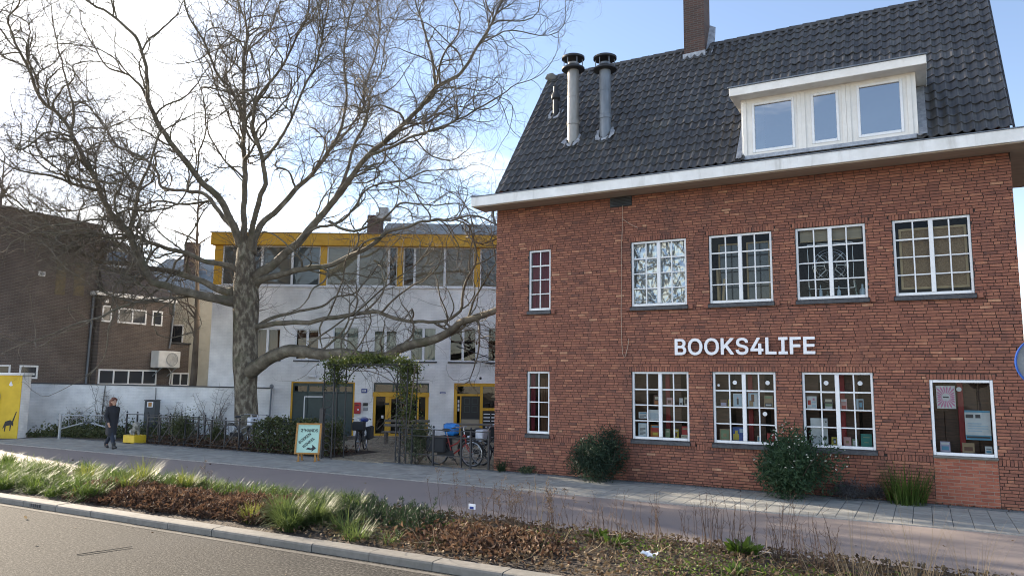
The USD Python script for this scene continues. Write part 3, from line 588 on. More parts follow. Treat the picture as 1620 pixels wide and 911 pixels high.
br = {0:['blind_grey','dark_room','blind_grey','blind_grey'],1:['blind_tan','blind_tan','dark_room'],2:['dark_room','blind_tan','blind_tan'],3:['blind_grey','dark_room','blind_grey']}
divs = {0:[-12.38,-11.15,-10.7,-9.4,-8.2],1:[-7.92,-6.58,-5.28,-4.91],2:[-4.66,-4.17,-2.88,-1.62],3:[-1.37,-.2,.6,1.7]}
for k in range(4):
    ds = divs[k]
    for i in range(len(ds)-1):
        a, b_ = ds[i]+.001, ds[i+1]-.001; m = WB(); t_ = .045
        m.box(a, .02, 6.257, a+t_, .09, 7.947); m.box(b_-t_, .02, 6.257, b_, .09, 7.947); m.box(a+t_, .021, 6.257, b_-t_, .09, 6.257+t_); m.box(a+t_, .021, 7.947-t_, b_-t_, .09, 7.947)
        w = m.build('upper_window', 'window_white')
        WB().add([[a+t_,.055,6.30],[b_-t_,.055,6.30],[b_-t_,.057,7.9],[a+t_,.057,7.9]], [[0,1,2,3]]).build('pane', 'courtyard_glass', w)
        WB().box(a+.01, .14, 6.27, b_-.01, .16, 7.94).build('blind', br[k][i], w)
for a, b_, z0, z1, cu_ in mids:
    m = WB(); t_ = .055; xm = (a+b_)/2
    for p, q in ((a+.001,a+t_),(xm-.05,xm+.05),(b_-t_,b_-.001)): m.box(p, .03, z0+.001, q, .1, z1-.001)
    for p, q in ((a+t_,xm-.05),(xm+.05,b_-t_)): m.box(p, .031, z0+.001, q, .1, z0+t_); m.box(p, .031, z1-t_, q, .1, z1-.001)
    w = m.build('window', 'window_white')
    for p, q in ((a+t_,xm-.05),(xm+.05,b_-t_)):
        WB().add([[p,.06,z0+t_],[q,.06,z0+t_],[q,.063,z1-t_],[p,.063,z1-t_]], [[0,1,2,3]]).build('pane', 'courtyard_glass', w)
        n = 24; xs = np.linspace(p, q, n); ys = .2+.02*np.sin(np.arange(n)*1.9); v = [[x,y,z] for z in (z0,z1) for x, y in zip(xs, ys)]
        if cu_ != 'dark_room': WB().add(v, [[k,k+1,n+k+1,n+k] for k in range(n-1)]).build('curtain', cu_, w)
    WB().cbox(a-.04, -.05, z0-.06, b_+.04, .028, z0-.002, .006).build('sill', 'dark_stone', w)
    if a > -8 and a < -4.5: WB().cbox(a-.1, -.03, z1+.12, b_+.1, -.001, z1+.17, .006).build('ledge', 'white_paint', w)
# green garage door
a, b_, z0, z1 = doors[0]; m = WB()
m.box(a+.001, .02, 0, a+.07, .14, z1-.001); m.box(b_-.07, .02, 0, b_-.001, .14, z1-.001); m.box(a+.07, .021, z1-.05, b_-.07, .14, z1-.001); gd = m.build('garage_door', 'yellow_paint')
for k in range(4):
    x0 = a+.075+k*(b_-a-.15)/4; x1 = x0+(b_-a-.15)/4-.012
    WB().cbox(x0, .06, .02, x1, .11, 1.74, .008).build('door_panel', 'green_door_paint', gd)
    m = WB(); m.box(x0, .061, 1.752, x1, .11, 1.80); m.box(x0, .061, 2.02, x1, .11, 2.145); m.box(x0, .061, 1.80, x0+.04, .11, 2.02); m.box(x1-.04, .061, 1.80, x1, .11, 2.02); m.build('transom_frame', 'green_door_paint', gd)
    WB().add([[x0+.04,.09,1.80],[x1-.04,.09,1.80],[x1-.04,.09,2.02],[x0+.04,.09,2.02]], [[0,1,2,3]]).build('transom_pane', 'courtyard_glass', gd)
m = WB(); m.bar((-8.63,.05,.1),(-8.63,.05,1.6),.045,.01,up=(0,1,0)); m.box(-8.61,.045,1.56,-7.87,.055,1.605); m.build('white_rail', 'window_white', gd)
# yellow entrance
a, b_, z0, z1 = doors[1]; m = WB(); yy_ = .02
m.box(a+.001, yy_, 0, a+.11, yy_+.1, 1.62); m.box(b_-.14, yy_, 0, b_-.001, yy_+.1, 1.62); m.cbox(a-.02, yy_-.03, 1.62, b_+.02, yy_+.11, 1.80, .01); m.box(a+.11, yy_+.001, 0, b_-.14, yy_+.1, .1)
m.box(-5.24, yy_+.002, .1, -5.09, yy_+.1, 1.62); m.box(-5.09, yy_+.02, 1.53, -3.95, yy_+.09, 1.62); m.box(-5.09, yy_+.02, .1, -5.0, yy_+.09, 1.53); m.box(-3.93, yy_+.003, .1, -3.84, yy_+.1, 1.62)
en = m.build('entrance', 'yellow_paint')
for p, q, u, v_ in ((a+.11,-5.24,.1,1.62),(-5.0,-3.93,.1,1.53),(-3.84,b_-.14,.1,1.62)):
    WB().add([[p,.075,u],[q,.075,u],[q,.075,v_],[p,.075,v_]], [[0,1,2,3]]).build('door_pane', 'courtyard_glass', en)
m = WB(); m.box(a+.01, .04, 1.81, a+.06, .1, 2.17); m.box(b_-.06, .04, 1.81, b_-.01, .1, 2.17); m.box(a+.06, .041, 2.12, b_-.06, .1, 2.17); m.box(-4.95,.041,1.81,-4.9,.1,2.12); m.box(-4.0,.041,1.81,-3.95,.1,2.12); m.build('transom_frame', 'green_door_paint', en)
WB().add([[a+.06,.07,1.81],[b_-.06,.07,1.81],[b_-.06,.07,2.12],[a+.06,.07,2.12]], [[0,1,2,3]]).build('transom_pane', 'courtyard_glass', en)
WB().box(-5.18, -.012, .75, -5.13, .018, 1.05).build('door_handle', 'yellow_paint', en)
WB().cbox(-5.27, -.02, 1.28, -5.08, .0, 1.36, .004).build('door_plate', 'black_paint', en)
m = WB(); m.box(-5.4, .06, .72, -5.31, .072, .84); m.box(-4.0,.06,.72,-3.94,.07,.84); m.build('sticker', 'letter_white', en)
WB().box(-4.6, .7, .1, -4.4, .8, 1.5).build('inner_red_curtain', 'red_post', en)
# right door with letter boxes
a, b_, z0, z1 = doors[2]; m = WB()
m.box(a+.001, yy_, 0, a+.13, yy_+.1, 2.209); m.box(a+.13, yy_+.001, 2.08, b_, yy_+.1, 2.209); m.box(a+.13, yy_+.002, 1.68, -1.29, yy_+.1, 1.76); m.box(-1.29, yy_+.001, 0, -1.17, yy_+.11, 2.08); m.box(-2.12,yy_+.003,0,-2.07,yy_+.1,1.68); m.box(-1.17,yy_+.003,1.08,b_,yy_+.1,1.19)
rd = m.build('yellow_door_frame', 'yellow_paint')
WB().cbox(-2.07, .06, .05, -1.29, .1, 1.68, .006).build('front_door', 'black_paint', rd)
for i in range(2):
    for j in range(2):
        x0 = -1.95+.32*i; z0_ = 1.0+.33*j; m = WB()
        m.box(x0,.045,z0_,x0+.24,.059,z0_+.02); m.box(x0,.045,z0_+.24,x0+.24,.059,z0_+.26); m.box(x0,.046,z0_+.02,x0+.02,.059,z0_+.24); m.box(x0+.22,.046,z0_+.02,x0+.24,.059,z0_+.24); m.build('door_moulding', 'green_door_paint', rd)
WB().cbox(-2.06, .04, .3, -1.30, .0595, .72, .004).build('door_board', 'blind_tan', rd)
for p, q, u, v_ in ((-2.25,-2.12,.1,1.68),(-2.25,-1.29,1.76,2.08),(-1.17,.2,1.19,2.08)): WB().add([[p,.08,u],[q,.08,u],[q,.08,v_],[p,.08,v_]], [[0,1,2,3]]).build('door_pane', 'courtyard_glass', rd)
for i in range(3):
    WB().box(-2.22, .06, 1.05+.17*i, -2.15, .075, 1.17+.17*i).build('name_plate', 'letter_white', rd)
WB().box(-1.17, .06, .0, .2, .1, 1.079).build('letter_box_panel', 'black_paint', rd)
for i in range(4):
    for j in range(2): WB().box(-1.13+.33*j, .045, .5+.14*i, -.86+.33*j, .0595, .54+.14*i).build('letter_flap', 'letter_white', rd)
def wthing(name, label, cat, mb, m, r, z, y=-.012, group=None):
    p = thing(name, label, cat, bw(r, F0+y, z), DEG, group); mb.build('body', m, p); return p
t = wthing('street_name_sign', 'small blue enamel sign with pale marks right of the green garage door', 'sign', MB().cbox(-.125,-.004,-.085,.125,.01,.085,.004), 'blue_enamel', -6.13, 1.85)
for k_ in range(3): MB().box(-.075+.055*k_,-.0075,-.04,-.04+.055*k_,-.0045,.04).build('pale_mark', 'letter_white', t)
t = wthing('red_letter_box', 'red wall box with a white sticker left of the yellow entrance', 'letter box', MB().cbox(-.13,-.12,-.23,.13,.01,.23,.015), 'red_paint', -6.38, 1.14)
MB().box(.01,-.124,-.10,.08,-.1205,-.03).build('sticker', 'letter_white', t); MB().box(-.09,-.124,.1,.09,-.1205,.13).build('slot', 'black_paint', t)
t = wthing('black_plaque', 'small black plaque on the white wall above a grey notice', 'plaque', MB().cbox(-.10,-.006,-.065,.10,.01,.065,.004), 'black_paint', -6.06, 1.29)
wthing('grey_notice', 'small pale grey notice under the black plaque', 'notice', MB().cbox(-.10,-.004,-.07,.10,.01,.07,.004), 'grey_panel', -6.05, 1.10)
t = wthing('blue_name_plate', 'narrow dark blue plate with white edge between the two yellow doors', 'sign', MB().cbox(-.12,-.004,-.035,.12,.01,.035,.003), 'blue_enamel', -2.85, 1.80)
MB().box(-.09,-.007,-.012,.09,-.0045,.008).build('lettering', 'letter_white', t)
wthing('door_lamp', 'small white wall lamp above the right yellow door', 'lamp', MB().cbox(-.15,-.10,-.045,.15,.01,.045,.02), 'window_white', -1.65, 2.33)
wthing('alarm_horn', 'dark round alarm horn on white wall near the brick house corner', 'alarm', MB().lathe([(0,.1),(.06,.1),(.065,.03),(.05,0),(0,0)],n=12,axis='y'), 'black_paint', -1.28, 2.42)
wthing('garage_lamp', 'white wall lamp above the green garage door', 'lamp', MB().cbox(-.14,-.12,-.04,.14,.01,.05,.02), 'window_white', -8.3, 2.42)
# zigzag iron bracket on the wall right of the windows
t = thing('wall_bracket', 'black zigzag iron sign bracket reaching from the white wall', 'bracket', bw(-1.3, F0-.05, 3.2), DEG)
m = MB(); 
for a, b_ in (((-1.0,-.3,.55),(.55,-.3,.0)),((-.35,-.3,-.02),(.3,-.3,.18)),((-.35,-.3,-.02),(.6,-.3,-.22)),((.55,-.3,.0),(.55,.0,.0))): m.bar(a, b_, .035)
m.build('iron_bar', 'black_metal', t)

# grey roof and chimney rising behind the white building
t = thing('slate_roof_house', 'house with long grey slate roof rising behind the yellow fascia', 'house', bw(-4, 40), DEG)
m = MB(); m.box(-3.2,.1,0,9,6,10.0); m.build('wall', 'brick_dark', t)
mat('slate', [(0, (.10,.115,.12)), (1, (.17,.19,.195))], .6, ns=4, stretch=(1,1,6), bump=.2, bs=20)
m = MB(); m.add([(-3.3,-.1,9.95),(9,-.1,9.95),(9,1.6,11.05),(-3.1,1.6,11.15),(-3.1,6,9.9),(9,6,9.9)], [[0,1,2,3],[3,2,5,4]]); m.build('roof', 'slate', t)
m = MB(); m.box(-3.9,-.2,8,-3.15,.6,11.2); c = m.build('chimney', 'brick_dark', t)
m = MB(); m.cbox(-3.45,-.25,11.0,-2.7,.5,11.35,.02); m.cbox(-3.3,-.2,11.35,-2.8,.4,11.65,.02); m.build('chimney_cap', 'grey_panel', c)

# ---------------------------------------------------------------- dark brick buildings on the left
brickmat('sooty_brick', (.125,.092,.075), (.09,.068,.058), (.17,.15,.135), axis='yz', bump=.5)
brickmat('sooty_brick_front', (.125,.092,.075), (.09,.068,.058), (.17,.15,.135), axis='xz', bump=.5)
mat('tan_brick', [(0, (.12,.095,.055)), (1, (.17,.135,.08))], .85, ns=9, bump=.3, bs=40)
db = thing('dark_brick_building', 'tall dark brick building with flat roof at the far left', 'building', (-36, 18, 0))
BX = np.array([-36,18,0.])
class BB(MB):
    def build(s, name, m, parent=None, smooth=False):
        s.V = [v-BX for v in s.V]; return MB.build(s, name, m, parent or db, smooth)
BB().box(-40, 15.95, -.1, -33, 20.6, 9.15).build('wall', 'sooty_brick')
BB().cbox(-40.05, 15.9, 9.151, -32.94, 20.65, 9.27, .02).build('parapet', 'sooty_brick_front')
for y0, y1, z0, z1 in ((18.72,19.15,5.85,7.3),(19.52,20.0,5.9,7.4)): BB().box(-33.01, y0, z0, -32.985, y1, z1).build('tan_brick_panel', 'tan_brick')
m = BB(); m.cbox(-33.0,17.97,6.57,-32.96,18.25,6.77,.01); v_ = m.build('wall_vent', 'white_paint'); BB().box(-32.965,18.01,6.61,-32.955,18.21,6.73).build('vent_grille', 'grey_panel', v_)
def sidewin(Cls, parent, X, y0, y1, z0, z1, n, panes=1, fr_='window_white'):
    w = y1-y0; m = Cls(); t_ = .07
    ys = np.linspace(y0, y1, n+1)
    m.box(X-.05, y0, z0, X+.03, y1, z0+t_); m.box(X-.05, y0, z1-t_, X+.03, y1, z1)
    for i, yv in enumerate(ys): 
        a_ = yv-(0 if i == 0 else t_*(.5 if i < n else 1)); m.box(X-.049, a_, z0+t_, X+.029, a_+t_, z1-t_)
    wd_ = m.build('window', fr_, parent)
    for i in range(n): 
        a_, b_ = ys[i]+t_, ys[i+1]-t_*.5
        Cls().box(X-.06, a_-.02, z0+t_, X+.004, b_, z1-t_).build('pane', 'dark_glass', wd_)
sidewin(BB, db, -33, 16.2, 17.2, 2.2, 2.76, 1); sidewin(BB, db, -33, 17.55, 18.3, 2.2, 2.76, 1)
BB().tube([(-32.93,20.45,6.0),(-32.93,20.4,2.0),(-32.93,20.4,.1)], .05, 8).build('down_pipe', 'zinc')
d2 = thing('low_dark_house', 'dark brick house with white eaves and hipped roof beyond the tall one', 'house', (-36, 18, 0))
BB().box(-40, 20.62, -.1, -32.6, 24.3, 5.98).build('wall', 'sooty_brick', d2)
BB().cbox(-40, 20.3, 5.981, -32.45, 24.45, 6.16, .01).build('eaves_board', 'white_paint', d2)
mat('old_roof', [(0, (.045,.038,.035)), (1, (.09,.075,.07))], .7, ns=5, bump=.4, bs=20)
m = BB(); m.add([(-40,20.62,6.161),(-32.5,20.62,6.161),(-32.5,24.4,6.161),(-40,24.4,6.161),(-38,20.62,8.75),(-33.5,20.62,8.75),(-33.5,22.1,8.75),(-38,22.1,8.75)], [[0,1,5,4],[1,2,6,5],[2,3,7,6],[3,0,4,7],[4,5,6,7]]); m.build('roof', 'old_roof', d2)
m = BB(); m.box(-34.6,20.95,7.25,-33.0,22.0,8.25); rdm = m.build('roof_dormer', 'grey_panel', d2); BB().box(-33.0,21.02,7.38,-32.985,21.93,8.15).build('dormer_pane', 'sky_pane', rdm); BB().cbox(-34.6,20.88,8.251,-32.9,22.08,8.33,.01).build('dormer_lid', 'white_paint', rdm)
sidewin(BB, d2, -32.6, 20.68, 21.15, 4.8, 5.55, 1); sidewin(BB, d2, -32.6, 21.45, 22.9, 4.8, 5.5, 2); sidewin(BB, d2, -32.6, 23.2, 23.77, 4.8, 5.52, 1); sidewin(BB, d2, -32.6, 20.72, 23.66, 1.95, 2.66, 4)
BB().cbox(-32.62,20.75,5.66,-32.5,20.9,5.85,.01).build('alarm_box', 'white_paint', d2)
BB().tube([(-32.5,24.33,6.0),(-32.5,24.25,4.1),(-32.5,24.2,3.75)], .045, 8).build('down_pipe', 'zinc', d2)
d3 = thing('dark_annexe', 'low flat roofed dark brick annexe behind the white garden wall', 'annexe', (-36, 18, 0))
BB().box(-40, 24.32, -.1, -32.62, 27.2, 3.98).build('wall', 'sooty_brick', d3); BB().cbox(-40,24.3,3.981,-32.55,27.25,4.06,.01).build('roof_edge', 'dark_stone', d3)
sidewin(BB, d3, -32.6, 24.5, 25.5, 1.9, 2.56, 2); sidewin(BB, d3, -32.6, 25.75, 26.6, 1.9, 2.5, 1)
ac = thing('air_conditioner', 'white air conditioner unit on a bracket on dark house wall', 'air conditioner', (-32.25, 23.85, 2.78))
MB().cbox(-.3,-.6,0,.3,.6,.8,.03).build('case', 'white_paint', ac)
m = MB(); m.lathe([(.30,0),(.32,.02),(.29,.025)], (.302,.12,.4), 24, axis='x'); 
for k in range(5): m.lathe([(.05*k+.04,.0),(.05*k+.05,.012),(.05*k+.06,.0)], (.302,.12,.4), 20, axis='x')
m.build('fan_grille', 'grey_panel', ac)
m = MB(); m.bar((-.35,-.4,-.02),(.3,-.4,-.02),.04); m.bar((-.35,.4,-.02),(.3,.4,-.02),.04); m.bar((-.35,-.4,-.4),(.25,-.4,-.03),.035); m.bar((-.35,.4,-.4),(.25,.4,-.03),.035); m.build('bracket', 'grey_panel', ac)
MB().tube([(-.3,.3,.1),(-.28,.55,-.2),(-.28,.5,-.75),(-.28,.75,-1.2)], .03, 6).build('hose', 'white_paint', ac)
# cream and grey houses closing the view
mat('cream_plaster', [(0, (.46,.42,.33)), (1, (.56,.52,.42))], .85, ns=3, bump=.1)
t = thing('cream_house', 'cream plastered house seen between the bare trunk and dark house', 'house', bw(-14, 38), DEG)
MB().box(-4.5,0,0,1.5,8,6.5).build('wall', 'cream_plaster', t); MB().cbox(-4.6,-.1,6.501,1.6,8,6.65,.02).build('roof_edge', 'dark_stone', t)
for x, z in ((-3.4,3.9),(-.5,3.6),(-3.0,1.2)):
    w = MB().box(x,-.03,z,x+.7,.01,z+1.1).build('window', 'window_white', t); MB().box(x+.07,-.035,z+.07,x+.63,-.0305,z+1.03).build('pane', 'dark_glass', w)
t = thing('grey_roof_house', 'distant house with low brown wall and grey pitched roof', 'house', bw(-19, 46), DEG)
MB().box(-5,0,0,5,8,7.2).build('wall', 'brick_dark', t); m = MB(); m.add([(-5.3,-.3,7.15),(5.3,-.3,7.15),(4.2,3.5,10.2),(-4.2,3.5,10.2),(-5.3,8,7.1),(5.3,8,7.1)], [[0,1,2,3],[3,2,5,4],[1,5,2,2],[0,3,4,4]]); m.build('roof', 'slate', t)
MB().box(-2.2,1.6,8,-1.5,2.4,11).build('chimney', 'brick_dark', t)
t = thing('neighbour_house', 'dark brick neighbour house at the right edge behind the shop', 'house', (9.2, 24, 0))
m = MB(); m.box(-3.5,0,0,6,9,6.0); m.build('wall', 'brick_dark', t); m = MB(); m.add([(-3.8,-.3,5.95),(6,-.3,5.95),(6,4.5,9.8),(-1.5,4.5,9.8),(-3.8,9,5.95),(6,9,5.95)], [[0,1,2,3],[3,2,5,4],[0,3,4,4]]); m.build('roof', 'old_roof', t)
# ---------------------------------------------------------------- white garden wall, rail, painted gate
t = thing('garden_wall', 'low white painted brick garden wall with dark coping rail', 'wall', bw(-15, 31.2), DEG)
m = MB(); m.add([(-6.5,0,-.1),(5.05,0,-.1),(5.05,0,1.90),(-6.5,0,2.02),(-6.5,.22,-.1),(5.05,.22,-.1),(5.05,.22,1.90),(-6.5,.22,2.02)], [[0,1,2,3],[4,7,6,5],[1,5,6,2],[0,3,7,4]]); m.build('wall', 'white_brick', t)
m = MB(); m.add([(-6.5,-.03,2.02),(5.05,-.03,1.90),(5.05,-.03,1.945),(-6.5,-.03,2.065),(-6.5,.25,2.02),(5.05,.25,1.90),(5.05,.25,1.945),(-6.5,.25,2.065)], [[0,1,2,3],[3,2,6,7],[1,5,6,2],[4,0,3,7],[4,5,1,0]]); m.build('coping', 'dark_stone', t)
m = MB(); m.tube([(5.08,-.12,0),(5.12,-.12,1.95)], .035, 8); m.lathe([(0,.06),(.07,.05),(.09,0),(.07,-.05),(0,-.06)], (5.12,-.12,2.0), 12, axis='y'); m.build('end_post', 'zinc', t)
m = MB(); m.tube([(.3,-.02,1.9),(.33,-.02,1.2),(.28,-.02,.2)], .015, 5); m.tube([(-1.8,-.02,1.95),(-1.85,-.02,1.0),(-1.82,-.02,.2)], .015, 5); m.build('wall_cable', 'dark_stone', t)
gt = thing('painted_gate_wall', 'yellow painted gate wall with arched doorway and white side', 'wall', bw(-20, 28.3), DEG)
ar = [(-.62,-.1),(-.62,1.55)]+[(-.02-.6*math.cos(q)-.0, 1.55+.45*math.sin(q)) for q in np.linspace(.05, PI-.05, 12)]+[(.58,1.55),(.58,-.1)]
ar = [(x+.27,z) for x, z in ar]
po = Polygon([(-1.6,-.1),(1.6,-.1),(1.6,2.33),(-1.6,2.33)]).difference(Polygon(ar))
MB().ext(po, .03, M_xz(.03)).build('yellow_front', 'yellow_wall', gt)
MB().ext(po, .52, M_xz(.551)).build('wall', 'white_brick_side', gt)
MB().cbox(-1.7,-.06,2.331,1.68,.62,2.43,.015).build('coping', 'white_paint', gt)
MB().box(-.45,.25,0,.95,.3,2.1).build('gate_door', 'green_door_paint', gt)
rim = Polygon(ar).buffer(.0).difference(Polygon(ar).buffer(-.05)); MB().ext(rim, .05, M_xz(.02)).build('arch_rim', 'pale_concrete', gt)
# painted mark of an arched cat on the yellow front, and a small pale mark above
cat = unary_union([Polygon([(1.05,.42),(1.12,.62),(1.3,.68),(1.42,.6),(1.43,.45),(1.36,.5),(1.33,.28),(1.30,.28),(1.3,.48),(1.16,.46),(1.13,.25),(1.10,.25),(1.1,.42),(1.02,.33)]), Polygon([(1.36,.6),(1.42,.62),(1.52,.98),(1.49,.99)])])
MB().ext(cat, .002, M_xz(-.001)).build('painted_cat', 'black_paint', gt)
MB().ext(Polygon([(1.15,2.02),(1.2,2.12),(1.25,2.02),(1.28,1.95),(1.2,1.93),(1.13,1.96)]), .002, M_xz(-.001)).build('pale_mark', 'letter_white', gt)
# ---------------------------------------------------------------- the big bare plane tree
mat('bark', [(0, (.09,.07,.05)), (.4, (.135,.11,.078)), (.65, (.185,.155,.11)), (1, (.28,.245,.18))], .9, ns=6.5, nd=9, spread=(.41,.60), stretch=(1,1,.55), bump=.9, bs=14, bd=.05, grime=((.075,.085,.04), 1.2, .5, .7, .6))
mat('branch_bark', [(0, (.08,.067,.047)), (.6, (.15,.125,.09)), (1, (.23,.20,.15))], .9, ns=4, bump=.5, bs=25, bd=.02, grime=((.07,.08,.035), 1.5, .5, .7, .5))
mat('twig_bark', [(0, (.075,.057,.043)), (1, (.16,.125,.095))], .9, ns=2)
TRUNK=[(-22.61,20.44,-0.06,0.62),(-22.63,20.43,0.37,0.5),(-22.67,20.41,0.84,0.46),(-22.73,20.38,1.55,0.45),(-22.78,20.35,2.27,0.46),(-22.82,20.33,2.99,0.5),(-22.85,20.31,3.72,0.5),(-22.87,20.3,4.45,0.5),(-22.9,20.28,5.19,0.52),(-22.94,20.26,5.93,0.5),(-22.97,20.25,6.55,0.44),(-23.02,20.22,7.18,0.34),(-23.07,20.19,7.8,0.2)]
